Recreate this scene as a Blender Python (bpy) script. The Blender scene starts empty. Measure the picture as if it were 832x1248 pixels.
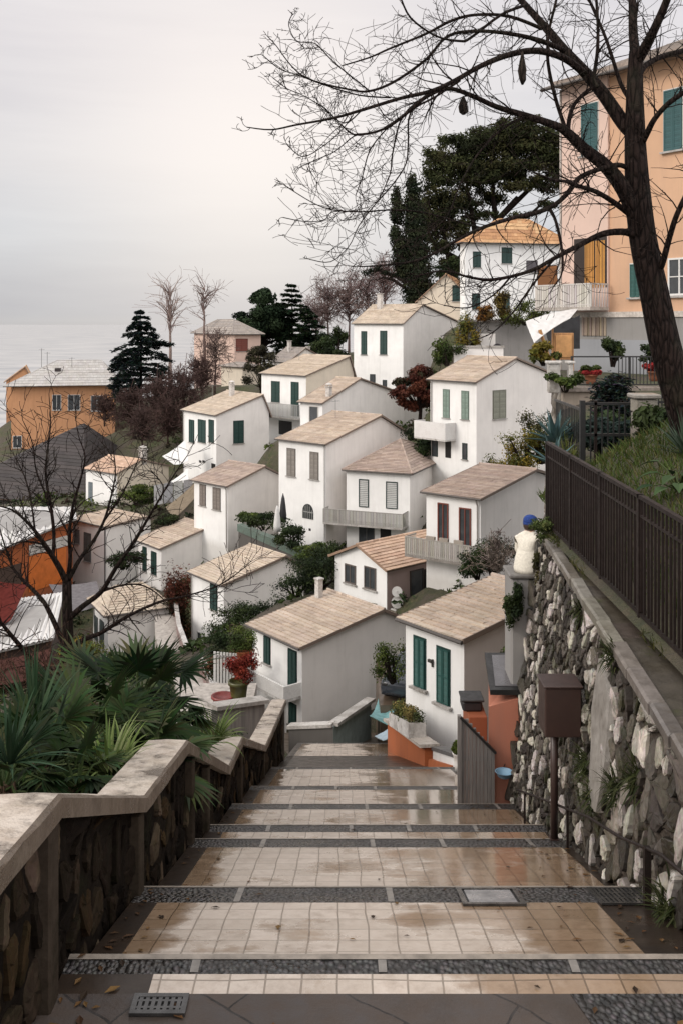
import bpy, bmesh, math, random
import numpy as np
from mathutils import Vector, Matrix, Euler, noise as mnoise
R = math.radians
scene = bpy.context.scene
COL = scene.collection
F, HZ, CU = 1200.0, 395.0, 416.0
# photo pixel (832x1248) at a chosen distance -> point of the place (eye at the origin, looking along +Y)
def P(u, v, Y): return Vector(((u - CU) * Y / F, Y, -(v - HZ) * Y / F))
def zst(Y): return -(461.0 * Y + 1831.0) / F          # line of the step edges

# ------------------------------------------------------------------ camera
cam = bpy.data.cameras.new('camera'); co = bpy.data.objects.new('camera', cam); COL.objects.link(co)
cam.lens = F / 1248 * 36; cam.sensor_width = 36; cam.shift_y = -(624 - HZ) / 1248
cam.clip_start = 0.2; cam.clip_end = 90000
co.rotation_euler = (R(90), 0, 0); scene.camera = co
scene.view_settings.view_transform = 'Standard'; scene.view_settings.look = 'None'
scene.view_settings.exposure = 0; scene.view_settings.gamma = 1

# ------------------------------------------------------------------ materials
MATS = {}
def nt(name):
    m = bpy.data.materials.new(name); m.use_nodes = True
    t = m.node_tree; b = t.nodes['Principled BSDF']; MATS[name] = m
    return m, t, b
def N(t, kind, **kw):
    n = t.nodes.new(kind)
    for k, v in kw.items():
        if k in n.inputs.keys(): n.inputs[k].default_value = v
        else: setattr(n, k, v)
    return n
def L(t, a, b): t.links.new(a, b)
def ramp(t, fac, stops):
    r = t.nodes.new('ShaderNodeValToRGB'); e = r.color_ramp.elements
    while len(e) < len(stops): e.new(0.5)
    for i, (p, c) in enumerate(stops):
        e[i].position = p; e[i].color = (c[0], c[1], c[2], 1) if isinstance(c, (tuple, list)) else (c, c, c, 1)
    L(t, fac, r.inputs[0]); return r.outputs[0]
def mixc(t, fac, a, b, mode='MIX'):
    m = t.nodes.new('ShaderNodeMix'); m.data_type = 'RGBA'; m.blend_type = mode; m.clamp_factor = True
    for s, x in ((0, fac), (6, a), (7, b)):
        if isinstance(x, (int, float)): m.inputs[s].default_value = x
        elif isinstance(x, (tuple, list)): m.inputs[s].default_value = (x[0], x[1], x[2], 1)
        else: L(t, x, m.inputs[s])
    return m.outputs[2]
def math_(t, op, a, b=0.0, c=None):
    m = t.nodes.new('ShaderNodeMath'); m.operation = op
    for i, x in enumerate((a, b, c)):
        if x is None: continue
        if isinstance(x, (int, float)): m.inputs[i].default_value = x
        else: L(t, x, m.inputs[i])
    return m.outputs[0]
def pos(t, scale=(1, 1, 1)):
    g = t.nodes.new('ShaderNodeNewGeometry'); mp = t.nodes.new('ShaderNodeMapping'); mp.inputs['Scale'].default_value = scale
    L(t, g.outputs['Position'], mp.inputs[0]); return mp.outputs[0]
def noise(t, vec, scale, detail=4, rough=0.55):
    n = N(t, 'ShaderNodeTexNoise', Scale=scale, Detail=detail, Roughness=rough); L(t, vec, n.inputs['Vector']); return n.outputs[0]
def bump(t, b, h, strength=0.3, dist=0.02):
    n = N(t, 'ShaderNodeBump', Strength=strength, Distance=dist); L(t, h, n.inputs['Height']); L(t, n.outputs[0], b.inputs['Normal'])

def plaster(name, base, dirt=(0.33, 0.30, 0.26), amount=0.35):
    m, t, b = nt(name)
    big = noise(t, pos(t), 0.55, 5, 0.6)
    streak = noise(t, pos(t, (1.6, 1.6, 0.16)), 1.6, 5, 0.65)
    fine = noise(t, pos(t), 26, 3)
    c = mixc(t, ramp(t, big, [(0.35, 0), (0.75, 1)]), base, tuple(x * 0.86 for x in base))
    s = ramp(t, streak, [(0.5, 0), (0.78, 1)])
    c = mixc(t, math_(t, 'MULTIPLY', s, amount), c, dirt)
    tc = t.nodes.new('ShaderNodeTexCoord'); sp = t.nodes.new('ShaderNodeSeparateXYZ'); L(t, tc.outputs['Object'], sp.inputs[0])
    low = ramp(t, math_(t, 'ADD', sp.outputs[2], math_(t, 'MULTIPLY', streak, 0.9)), [(0.3, 1), (1.15, 0)])
    c = mixc(t, math_(t, 'MULTIPLY', low, 0.45), c, dirt)
    c = mixc(t, math_(t, 'MULTIPLY', fine, 0.12), c, tuple(x * 0.7 for x in base))
    L(t, c, b.inputs['Base Color']); b.inputs['Roughness'].default_value = 0.85
    bump(t, b, math_(t, 'ADD', fine, math_(t, 'MULTIPLY', big, 2.0)), 0.25, 0.015)
    return m
def vcol(name, rough=0.75, tint=(1, 1, 1), nscale=9, namt=0.45, bumpd=0.01, spec=0.4, moss=None, wet=False):
    """colour from the mesh's face colours, broken up by noise"""
    m, t, b = nt(name)
    a = t.nodes.new('ShaderNodeAttribute'); a.attribute_name = 'Col'
    n1 = noise(t, pos(t), nscale, 5, 0.65); n2 = noise(t, pos(t), nscale * 0.12, 4)
    c = mixc(t, 1.0, a.outputs['Color'], tint, 'MULTIPLY')
    c = mixc(t, math_(t, 'MULTIPLY', ramp(t, n1, [(0.35, 0), (0.7, 1)]), namt), c, mixc(t, 1.0, c, (0.42, 0.4, 0.38), 'MULTIPLY'))
    c = mixc(t, math_(t, 'MULTIPLY', ramp(t, n2, [(0.45, 0), (0.7, 1)]), namt), c, mixc(t, 1.0, c, (0.6, 0.57, 0.54), 'MULTIPLY'))
    if moss: c = mixc(t, math_(t, 'MULTIPLY', ramp(t, noise(t, pos(t), 2.3, 6, 0.7), [(0.55, 0), (0.68, 1)]), 0.7), c, moss)
    L(t, c, b.inputs['Base Color'])
    if wet:
        L(t, ramp(t, n2, [(0.4, rough), (0.62, 0.28)]), b.inputs['Roughness'])
    else: b.inputs['Roughness'].default_value = rough
    b.inputs['Specular IOR Level'].default_value = spec
    bump(t, b, n1, 0.5, bumpd); return m
def plain(name, col, rough=0.6, var=0.25, nscale=6, metal=0.0, bumps=0.0, spec=0.5, stretch=(1, 1, 1)):
    m, t, b = nt(name)
    n1 = noise(t, pos(t, stretch), nscale, 5, 0.6)
    c = mixc(t, ramp(t, n1, [(0.3, 0), (0.75, 1)]), tuple(min(1, x * (1 + var)) for x in col), tuple(x * (1 - var) for x in col))
    L(t, c, b.inputs['Base Color']); b.inputs['Metallic'].default_value = metal
    L(t, ramp(t, n1, [(0.3, max(0.02, rough - 0.1)), (0.75, min(1, rough + 0.12))]), b.inputs['Roughness'])
    b.inputs['Specular IOR Level'].default_value = spec
    if bumps: bump(t, b, n1, bumps, 0.01)
    return m
def leafmat(name, rough=0.55, spec=0.35, trans=0.25):
    m, t, b = nt(name)
    a = t.nodes.new('ShaderNodeAttribute'); a.attribute_name = 'Col'
    L(t, a.outputs['Color'], b.inputs['Base Color']); b.inputs['Roughness'].default_value = rough
    b.inputs['Specular IOR Level'].default_value = spec
    tr = N(t, 'ShaderNodeBsdfTranslucent'); L(t, a.outputs['Color'], tr.inputs[0])
    mx = N(t, 'ShaderNodeMixShader'); mx.inputs[0].default_value = trans
    L(t, b.outputs[0], mx.inputs[1]); L(t, tr.outputs[0], mx.inputs[2]); L(t, mx.outputs[0], t.nodes['Material Output'].inputs[0]); return m

WHITE = plaster('white_plaster', (0.88, 0.875, 0.86), amount=0.19)
GREYISH = plaster('grey_white_plaster', (0.82, 0.785, 0.75), amount=0.2)
CREAM = plaster('cream_plaster', (0.70, 0.62, 0.51), amount=0.25)
ROSE = plaster('rose_grey_plaster', (0.76, 0.68, 0.64), amount=0.15)
PEACH = plaster('peach_plaster', (0.60, 0.375, 0.24), (0.4, 0.27, 0.2), 0.4)
PINKP = plaster('pale_pink_plaster', (0.68, 0.50, 0.42), (0.5, 0.4, 0.36), 0.3)
ORANGE = plaster('orange_plaster', (0.57, 0.295, 0.15), (0.3, 0.13, 0.06), 0.5)
TAUPE = plaster('taupe_plaster', (0.34, 0.26, 0.24), (0.2, 0.16, 0.14), 0.4)
GREYP = plaster('grey_cement', (0.27, 0.26, 0.25), (0.12, 0.11, 0.10), 0.6)
DKCEM = plaster('dark_cement', (0.13, 0.12, 0.11), (0.06, 0.055, 0.05), 0.6)
SALMON = plaster('salmon_plaster', (0.50, 0.19, 0.12), (0.3, 0.16, 0.12), 0.5)
RUST = plaster('rust_orange_plaster', (0.36, 0.10, 0.03), (0.14, 0.05, 0.03), 0.5)
TILE = vcol('stone_roof_tiles', 0.72, nscale=7, namt=0.4)
TILEH = vcol('roof_underside_wood', 0.8)
VC = vcol('painted_parts', 0.55, nscale=14, namt=0.25, bumpd=0.003)
STONE = vcol('rubble_stone', 0.75, nscale=19, namt=0.65, bumpd=0.018, spec=.22, moss=(0.035, 0.04, 0.015), wet=True)
CAPST = vcol('coping_stone', 0.6, nscale=9, namt=0.7, bumpd=0.014, moss=(0.085, 0.068, 0.045), wet=True)
m_, t_, b_ = nt('dark_bark')
a_ = t_.nodes.new('ShaderNodeAttribute'); a_.attribute_name = 'Col'
n1_ = noise(t_, pos(t_, (1, 1, .22)), 14, 6, .7); n2_ = noise(t_, pos(t_), 2.2, 4)
wv_ = N(t_, 'ShaderNodeTexVoronoi', Scale=17); wv_.feature = 'DISTANCE_TO_EDGE'; L(t_, pos(t_, (1, 1, .2)), wv_.inputs['Vector'])
h_ = math_(t_, 'ADD', math_(t_, 'MULTIPLY', math_(t_, 'MINIMUM', wv_.outputs['Distance'], .25), 3.0), n1_)
c_ = mixc(t_, ramp(t_, h_, [(.45, 0), (1.05, 1)]), mixc(t_, 1.0, a_.outputs['Color'], (.35, .33, .32), 'MULTIPLY'), mixc(t_, 1.0, a_.outputs['Color'], (1.9, 1.75, 1.65), 'MULTIPLY'))
c_ = mixc(t_, math_(t_, 'MULTIPLY', ramp(t_, n2_, [(.5, 0), (.7, 1)]), .35), c_, (.035, .036, .022))
L(t_, c_, b_.inputs['Base Color']); b_.inputs['Roughness'].default_value = .8; b_.inputs['Specular IOR Level'].default_value = .1; bump(t_, b_, h_, .9, .05); BARK = m_
LEAF = leafmat('leaf_blades', .6, .15, .2); PARST = vcol('dark_brown_stone', 0.85, nscale=19, namt=0.6, bumpd=0.015, spec=0.06, moss=(0.012, 0.012, 0.006)); NEEDLE = leafmat('needle_leaves', 0.8, 0.06, 0.1); GLOSSLEAF = leafmat('glossy_fronds', 0.62, 0.10, 0.1)  # parapet stone is darker and duller than the rubble stone
GLASS = plain('window_glass', (0.05, 0.055, 0.06), 0.08, 0.3, 2)
IRON = plain('brown_iron', (0.016, 0.0105, 0.009), 0.55, 0.35, 14, 0.0, 0.2, spec=.2)
BOXM = plain('brown_painted_metal', (0.040, 0.022, 0.018), 0.42, 0.25, 4, 0.0, 0.1)
BLACKM = plain('black_iron', (0.012, 0.012, 0.012), 0.5, 0.3, 10)
TARP = plain('white_canvas', (0.60, 0.595, 0.58), 0.7, 0.12, 3, bumps=0.2)
BLACKT = plain('black_tarpaulin', (0.018, 0.018, 0.02), 0.5, 0.4, 3, bumps=0.3)
GREYWOOD = plain('grey_weathered_wood', (0.17, 0.155, 0.145), 0.7, 0.3, 5, bumps=0.3, stretch=(9, 9, 0.5))
WOOD = plain('brown_wood', (0.32, 0.16, 0.06), 0.55, 0.35, 4, bumps=0.2, stretch=(6, 6, 0.6))
m_, t_, b_ = nt('parapet_coping')
a_ = t_.nodes.new('ShaderNodeAttribute'); a_.attribute_name = 'Col'
g1_, g2_, g3_ = noise(t_, pos(t_), 1.5, 8, .72), noise(t_, pos(t_), 5, 6, .7), noise(t_, pos(t_), 55, 3, .6)
c_ = mixc(t_, ramp(t_, g2_, [(.40, 0), (.66, .75)]), a_.outputs['Color'], mixc(t_, 1.0, a_.outputs['Color'], (.52, .46, .40), 'MULTIPLY'))
c_ = mixc(t_, ramp(t_, g1_, [(.50, 0), (.60, .85)]), c_, (.075, .052, .034)); c_ = mixc(t_, ramp(t_, g3_, [(.5, 0), (.72, .6)]), c_, mixc(t_, 1.0, c_, (.45, .42, .40), 'MULTIPLY'))
L(t_, c_, b_.inputs['Base Color']); L(t_, ramp(t_, g1_, [(.45, .62), (.6, .22)]), b_.inputs['Roughness']); bump(t_, b_, math_(t_, 'ADD', g2_, math_(t_, 'MULTIPLY', g3_, .5)), .7, .02); COPE = m_
TEAL = plain('teal_sheet', (0.16, 0.33, 0.34), 0.5, 0.3, 3, bumps=0.2)
CONC = plain('weathered_concrete', (0.34, 0.31, 0.28), 0.7, 0.4, 4, bumps=0.5)
ASPH = vcol('asphalt_shingles', 0.7, nscale=3, namt=0.5, bumpd=0.02)
SKIN = plain('skin', (0.48, 0.28, 0.20), 0.5, 0.08, 8)
KNIT = plain('cream_knit', (0.70, 0.66, 0.57), 0.9, 0.15, 30, bumps=0.5)
BLUEK = plain('blue_wool', (0.012, 0.04, 0.19), 0.9, 0.3, 40, bumps=0.5)
DENIM = plain('dark_trousers', (0.03, 0.035, 0.05), 0.8, 0.3, 30)

# ------------------------------------------------------------------ mesh collecting
class MB:
    def __init__(s): s.v = []; s.f = []; s.m = []; s.c = []
    def face(s, pts, mat=0, col=(.5, .5, .5)):
        i = len(s.v); s.v.extend([tuple(p) for p in pts]); s.f.append(tuple(range(i, i + len(pts)))); s.m.append(mat); s.c.append(col)
    def hexa(s, p, mat=0, col=(.5, .5, .5)):
        """p: 8 corners, bottom ring then top ring"""
        i = len(s.v); s.v.extend([tuple(q) for q in p])
        for q in ((3, 2, 1, 0), (4, 5, 6, 7), (0, 1, 5, 4), (1, 2, 6, 5), (2, 3, 7, 6), (3, 0, 4, 7)):
            s.f.append(tuple(i + k for k in q)); s.m.append(mat); s.c.append(col)
    def box(s, x0, x1, y0, y1, z0, z1, mat=0, col=(.5, .5, .5), M=None, bev=0.0):
        x0, x1 = min(x0, x1), max(x0, x1); y0, y1 = min(y0, y1), max(y0, y1); z0, z1 = min(z0, z1), max(z0, z1)
        if bev > 0:
            b = min(bev, (x1 - x0) / 3, (y1 - y0) / 3, (z1 - z0) / 3)
            def ring(z, k): return [(x0 + k, y0 + b, z), (x0 + b, y0 + k, z), (x1 - b, y0 + k, z), (x1 - k, y0 + b, z), (x1 - k, y1 - b, z), (x1 - b, y1 - k, z), (x0 + b, y1 - k, z), (x0 + k, y1 - b, z)]
            s.loft([ring(z0, b), ring(z0 + b, 0), ring(z1 - b, 0), ring(z1, b)], mat, col, M); return
        p = [(x0, y0, z0), (x1, y0, z0), (x1, y1, z0), (x0, y1, z0), (x0, y0, z1), (x1, y0, z1), (x1, y1, z1), (x0, y1, z1)]
        if M is not None: p = [M @ Vector(q) for q in p]
        s.hexa(p, mat, col)
    def loft(s, rings, mat=0, col=(.5, .5, .5), M=None, caps=True, closed=True):
        n = len(rings[0]); i0 = len(s.v)
        for r in rings:
            for q in r: s.v.append(tuple(M @ Vector(q)) if M is not None else tuple(q))
        for a in range(len(rings) - 1):
            for k in range(n if closed else n - 1):
                k2 = (k + 1) % n
                s.f.append((i0 + a * n + k, i0 + a * n + k2, i0 + (a + 1) * n + k2, i0 + (a + 1) * n + k)); s.m.append(mat); s.c.append(col)
        if caps:
            s.f.append(tuple(i0 + k for k in reversed(range(n)))); s.m.append(mat); s.c.append(col)
            a = len(rings) - 1
            s.f.append(tuple(i0 + a * n + k for k in range(n))); s.m.append(mat); s.c.append(col)
    def lathe(s, prof, c=(0, 0, 0), n=16, mat=0, col=(.5, .5, .5), M=None):
        s.loft([[(c[0] + r * math.cos(2 * math.pi * k / n), c[1] + r * math.sin(2 * math.pi * k / n), c[2] + z) for k in range(n)] for r, z in prof], mat, col, M)
    def tube(s, pts, rad, n=6, mat=0, col=(.5, .5, .5), caps=True):
        pts = [Vector(p) for p in pts]
        if not hasattr(rad, '__len__'): rad = [rad] * len(pts)
        up = None; rings = []
        for i, p in enumerate(pts):
            d = (pts[min(i + 1, len(pts) - 1)] - pts[max(i - 1, 0)])
            if d.length < 1e-9: d = Vector((0, 0, 1))
            d.normalize()
            if up is None: up = d.orthogonal().normalized()
            up = (up - d * up.dot(d))
            if up.length < 1e-6: up = d.orthogonal()
            up.normalize(); w = d.cross(up); r = rad[i]
            rings.append([p + (up * math.cos(2 * math.pi * k / n) + w * math.sin(2 * math.pi * k / n)) * r for k in range(n)])
        s.loft(rings, mat, col, None, caps)
    def bar(s, a, b, w, h=None, mat=0, col=(.5, .5, .5)):
        """square bar between two points"""
        a = Vector(a); b = Vector(b); d = (b - a).normalized(); h = h or w
        side = d.cross(Vector((0, 0, 1)))
        if side.length < 1e-3: side = Vector((1, 0, 0))
        side.normalize(); up = side.cross(d).normalized()
        p = []
        for q in (a, b):
            p.append([q + side * w / 2 * i + up * h / 2 * j for i, j in ((-1, -1), (1, -1), (1, 1), (-1, 1))])
        s.loft(p, mat, col)
    def build(s, name, mats, parent=None, smooth=False, fixn=False):
        me = bpy.data.meshes.new(name); me.from_pydata(s.v, [], s.f); me.update()
        if not isinstance(mats, (list, tuple)): mats = [mats]
        for m in mats: me.materials.append(m)
        n = len(me.polygons)
        if n:
            me.polygons.foreach_set('material_index', s.m)
            tot = np.zeros(n, dtype=np.int32); me.polygons.foreach_get('loop_total', tot)
            cols = np.array([(c[0], c[1], c[2], 1.0) for c in s.c], dtype=np.float32)
            at = me.color_attributes.new('Col', 'FLOAT_COLOR', 'CORNER'); at.data.foreach_set('color', np.repeat(cols, tot, axis=0).ravel())
            if smooth: me.polygons.foreach_set('use_smooth', [True] * n)
        if fixn:
            bm = bmesh.new(); bm.from_mesh(me); bmesh.ops.recalc_face_normals(bm, faces=bm.faces); bm.to_mesh(me); bm.free()
        o = bpy.data.objects.new(name, me); COL.objects.link(o)
        if parent is not None: o.parent = parent
        return o
def tag(o, label, cat, group=None):
    o['label'] = label; o['category'] = cat
    if group: o['group'] = group
    return o
def thing(name, label, cat, loc=(0, 0, 0), rz=0.0, group=None):
    o = bpy.data.objects.new(name, None); COL.objects.link(o); o.location = loc; o.rotation_euler = (0, 0, rz)
    o.empty_display_size = 0.2
    return tag(o, label, cat, group)
def struct(o): o['kind'] = 'structure'; return o
def stuff(o, label, cat): o['kind'] = 'stuff'; return tag(o, label, cat)
def jit(c, rng, a=0.15):
    k = 1 + rng.uniform(-a, a); return (c[0] * k, c[1] * k * (1 + rng.uniform(-a, a) * .15), c[2] * k * (1 + rng.uniform(-a, a) * .25))
def lerp(a, b, t): return a + (b - a) * t
def copy_tree(o, parent=None):
    c = o.copy(); COL.objects.link(c); c.parent = parent
    for ch in list(o.children): copy_tree(ch, c)
    return c

# ------------------------------------------------------------------ sky and light
w = bpy.data.worlds.new('World'); scene.world = w; w.use_nodes = True
t = w.node_tree; bg = t.nodes['Background']; out = t.nodes['World Output']
SUN_AZ, SUN_EL = R(-112), R(32)      # azimuth from +Y, clockwise
sk = N(t, 'ShaderNodeTexSky', sky_type='NISHITA'); sk.sun_disc = False; sk.sun_elevation = SUN_EL; sk.sun_rotation = SUN_AZ
sk.dust_density = 3.0; sk.air_density = 1.0
bg.inputs['Strength'].default_value = 0.03; L(t, sk.outputs[0], bg.inputs[0])
tc = t.nodes.new('ShaderNodeTexCoord'); sp = t.nodes.new('ShaderNodeSeparateXYZ'); L(t, tc.outputs['Generated'], sp.inputs[0])
mp = t.nodes.new('ShaderNodeMapping'); mp.inputs['Scale'].default_value = (1.0, 1.0, 9.0); L(t, tc.outputs['Generated'], mp.inputs[0])
cl = noise(t, mp.outputs[0], 2.2, 6, 0.55)
cl2 = noise(t, mp.outputs[0], 0.9, 3, 0.5)
zz = math_(t, 'ADD', sp.outputs[2], math_(t, 'MULTIPLY', math_(t, 'SUBTRACT', cl2, 0.5), 0.05))
grad = ramp(t, math_(t, 'MULTIPLY_ADD', zz, 0.5, 0.5), [(0.0, (.19, .17, .155)), (0.49, (.42, .41, .40)), (0.4985, (.56, .55, .55)), (0.505, (.525, .525, .545)), (0.518, (.56, .56, .585)),
    (0.545, (.61, .61, .635)), (0.575, (.70, .665, .655)), (0.64, (.745, .695, .68)), (0.72, (.82, .78, .755)), (1.0, (1.42, 1.37, 1.32))])
def glow(u, v, power, s=(1, 1, 1)):
    d = Vector((u - CU, F, HZ - v)).normalized()
    vm = t.nodes.new('ShaderNodeVectorMath'); vm.operation = 'DOT_PRODUCT'; L(t, tc.outputs['Generated'], vm.inputs[0]); vm.inputs[1].default_value = d
    return math_(t, 'POWER', math_(t, 'MAXIMUM', vm.outputs['Value'], 0.0), power)
g1 = math_(t, 'MULTIPLY', glow(310, 165, 60), 0.85)
cc = mixc(t, math_(t, 'MULTIPLY', ramp(t, cl, [(0.40, 0), (0.62, 1)]), 0.55), grad, mixc(t, 1.0, grad, (0.80, 0.80, 0.83), 'MULTIPLY'))
cc = mixc(t, g1, cc, (0.98, 0.88, 0.80))
backf = math_(t, 'MULTIPLY_ADD', math_(t, 'MAXIMUM', math_(t, 'MULTIPLY_ADD', sp.outputs[1], -.8, math_(t, 'MULTIPLY', sp.outputs[0], .6)), 0.0), 1.75, 1.0)  # unseen sky behind the camera brightened, added to lift the gable walls
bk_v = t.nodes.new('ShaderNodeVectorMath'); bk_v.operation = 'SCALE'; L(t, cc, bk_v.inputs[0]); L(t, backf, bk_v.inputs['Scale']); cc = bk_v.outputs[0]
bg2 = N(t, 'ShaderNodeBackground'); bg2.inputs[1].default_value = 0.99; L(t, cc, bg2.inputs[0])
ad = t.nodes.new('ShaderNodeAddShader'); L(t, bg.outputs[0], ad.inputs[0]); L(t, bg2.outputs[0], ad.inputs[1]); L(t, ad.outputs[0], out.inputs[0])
sl = bpy.data.lights.new('sun', 'SUN'); sl.energy = 1.65; sl.angle = R(22); sl.color = (1.0, 0.94, 0.87)
so = bpy.data.objects.new('sun', sl); COL.objects.link(so)
sd = Vector((math.sin(SUN_AZ) * math.cos(SUN_EL), math.cos(SUN_AZ) * math.cos(SUN_EL), math.sin(SUN_EL)))
so.rotation_euler = sd.to_track_quat('Z', 'Y').to_euler(); so.location = (-30, -10, 40)
# ------------------------------------------------------------------ roofs made of laid stone tiles
TILEC = [(0.51, 0.42, 0.34), (0.46, 0.375, 0.305), (0.545, 0.455, 0.37), (0.44, 0.355, 0.285), (0.50, 0.40, 0.315)]
TILEW = [(0.58, 0.41, 0.30), (0.54, 0.37, 0.27), (0.62, 0.45, 0.34), (0.50, 0.35, 0.26)]
TILEO = [(0.50, 0.27, 0.13), (0.56, 0.33, 0.17), (0.42, 0.22, 0.11), (0.60, 0.38, 0.20)]
TILEG = [(0.34, 0.30, 0.27), (0.38, 0.335, 0.30), (0.30, 0.27, 0.25)]
TILEL = [(0.54, 0.455, 0.365), (0.49, 0.41, 0.33), (0.58, 0.495, 0.40), (0.51, 0.42, 0.33)]
TILED = [(0.40, 0.31, 0.26), (0.35, 0.275, 0.235), (0.44, 0.35, 0.295)]
def roof_face(mb, pts, pal, rng, course=0.27, tl=0.48, th=0.10, under=(0.10, 0.07, 0.055)):
    """pts: planar polygon, the first edge is the eave. Lays lapped tiles on it."""
    pts = [Vector(p) for p in pts]
    o = pts[0]; ea = (pts[1] - pts[0]).normalized(); nrm = None
    for i in range(2, len(pts)):
        nrm = ea.cross(pts[i] - o)
        if nrm.length > 1e-6: break
    nrm.normalize()
    if nrm.z < 0: nrm = -nrm
    up = nrm.cross(ea)
    if up.z < 0: up = -up
    q = [((p - o).dot(ea), (p - o).dot(up)) for p in pts]
    top = [p for p in pts]; bot = [p - Vector((0, 0, th)) for p in pts]
    mb.face(top, 0, under)
    mb.face(list(reversed(bot)), 1, under)
    for i in range(len(pts)):
        j = (i + 1) % len(pts); mb.face([bot[i], bot[j], top[j], top[i]], 1, under)
    H = max(b for a, b in q); n = max(2, int(round(H / course))); dh = H / n
    def span(b):
        xs = []
        for i in range(len(q)):
            (a0, b0), (a1, b1) = q[i], q[(i + 1) % len(q)]
            if abs(b1 - b0) < 1e-9: continue
            s = (b - b0) / (b1 - b0)
            if -1e-6 <= s <= 1 + 1e-6: xs.append(a0 + (a1 - a0) * s)
        return (min(xs), max(xs)) if len(xs) >= 2 else None
    for k in range(n):
        b0, b1 = k * dh, (k + 1) * dh
        s0, s1 = span(min(b0 + 1e-4, H)), span(max(b1 - 1e-4, 0))
        if not s0 or not s1: continue
        a = max(-1e9, min(s0[0], s1[0])); aend = max(s0[1], s1[1])
        row = rng.choice(pal); lift = rng.uniform(0.045, 0.062)
        first = True
        while a < aend - 0.02:
            ln = tl * rng.uniform(0.7, 1.5) * (rng.uniform(0.3, 1) if first else 1); first = False
            e = min(aend, a + ln)
            if aend - e < 0.12: e = aend
            def cl(x, sp): return min(max(x, sp[0]), sp[1])
            l0, l1, u0, u1 = cl(a, s0), cl(e, s0), cl(a, s1), cl(e, s1)
            c = jit(rng.choice((row, row, row, rng.choice(pal))), rng, 0.075)
            hl = lift + rng.uniform(-0.008, 0.012); g = 0.006
            def pt(x, b, h): return o + ea * x + up * b + nrm * h
            if (l1 - l0) > 0.03 or (u1 - u0) > 0.03:
                bb = b0 - 0.03 + rng.uniform(-0.012, 0.012)
                mb.hexa([pt(l0 + g, bb, 0.002), pt(l1 - g, bb, 0.002), pt(u1 - g, b1, 0.002), pt(u0 + g, b1, 0.002),
                         pt(l0 + g, bb, hl), pt(l1 - g, bb, hl), pt(u1 - g, b1, 0.012), pt(u0 + g, b1, 0.012)], 0, c)
            a = e
def ridge(mb, a, b, pal, rng, r=0.10, seg=0.42):
    a = Vector(a); b = Vector(b); n = max(1, int((b - a).length / seg))
    for k in range(n):
        p = a.lerp(b, k / n); q = a.lerp(b, (k + 1.06) / n)
        mb.tube([p + Vector((0, 0, -0.01)), q + Vector((0, 0, 0.012))], [r, r * 0.88], 7, 0, jit(rng.choice(pal), rng, .12))

# ------------------------------------------------------------------ pieces of a facade.  W(a, out, z) maps onto the wall plane
GREEN = (0.010, 0.040, 0.034); GREEN2 = (0.022, 0.085, 0.075); PALEG = (0.20, 0.27, 0.23); BROWN = (0.10, 0.045, 0.03); DARKG = (0.012, 0.03, 0.027)
GREYF = (0.22, 0.20, 0.18); OLIVE = (0.22, 0.225, 0.18); WHITEC = (0.74, 0.73, 0.71); MAROON = (0.17, 0.045, 0.03)
class Wall:
    def __init__(s, fn): s.fn = fn
    def box(s, mb, a0, a1, b0, b1, z0, z1, mat=0, col=(.5, .5, .5)):
        f = s.fn
        mb.hexa([f(a0, b0, z0), f(a1, b0, z0), f(a1, b1, z0), f(a0, b1, z0), f(a0, b0, z1), f(a1, b0, z1), f(a1, b1, z1), f(a0, b1, z1)], mat, col)
def put(mb, name, mats, parent): return mb.build(name, mats, parent, fixn=True)
def leaf_(w, mb, a0, a1, z0, z1, out, col, slats):
    fr = min(0.06, (a1 - a0) * 0.16)
    w.box(mb, a0, a0 + fr, out, out + 0.045, z0, z1, 0, col); w.box(mb, a1 - fr, a1, out, out + 0.045, z0, z1, 0, col)
    for zz in ((z0, z0 + fr), ((z0 + z1) / 2 - fr / 2, (z0 + z1) / 2 + fr / 2), (z1 - fr, z1)): w.box(mb, a0 + fr, a1 - fr, out, out + 0.043, zz[0], zz[1], 0, col)
    w.box(mb, a0 + fr, a1 - fr, out, out + 0.006, z0 + fr, z1 - fr, 0, tuple(x * .35 for x in col))
    n = slats; step = (z1 - z0 - 2 * fr) / n
    for k in range(n):
        z = z0 + fr + k * step; f = w.fn
        lo, hi = z + step * .05, z + step * 1.0
        c = tuple(x * (0.95 + 0.1 * ((k * 7) % 3)) for x in col)
        p = [f(a0 + fr, out + .026, lo), f(a1 - fr, out + .026, lo), f(a1 - fr, out + .036, lo), f(a0 + fr, out + .036, lo),
             f(a0 + fr, out + .008, hi), f(a1 - fr, out + .008, hi), f(a1 - fr, out + .014, hi), f(a0 + fr, out + .014, hi)]
        mb.hexa(p, 0, c)
def shutters(w, par, a0, a1, z0, z1, col=GREEN, sill=True, slats=16, name='window', leaves=2, surround=None):
    mb = MB(); w.box(mb, a0 - .05, a1 + .05, 0.0, 0.02, z0 - .02, z1 + .05, 0, surround or tuple(x * .5 for x in col))
    o = put(mb, name, [VC], par)
    mid = (a0 + a1) / 2
    for l, r in (((a0, mid - .006), (mid + .006, a1)) if leaves == 2 else ((a0, a1),)):
        m2 = MB(); leaf_(w, m2, l, r, z0, z1, 0.022, col, slats); put(m2, 'shutter', [VC], o)
    if sill:
        m3 = MB(); w.box(m3, a0 - .12, a1 + .12, 0.003, 0.14, z0 - .09, z0 - .022, 0, (.48, .46, .44)); put(m3, 'sill', [CAPST], o)
    return o
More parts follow.
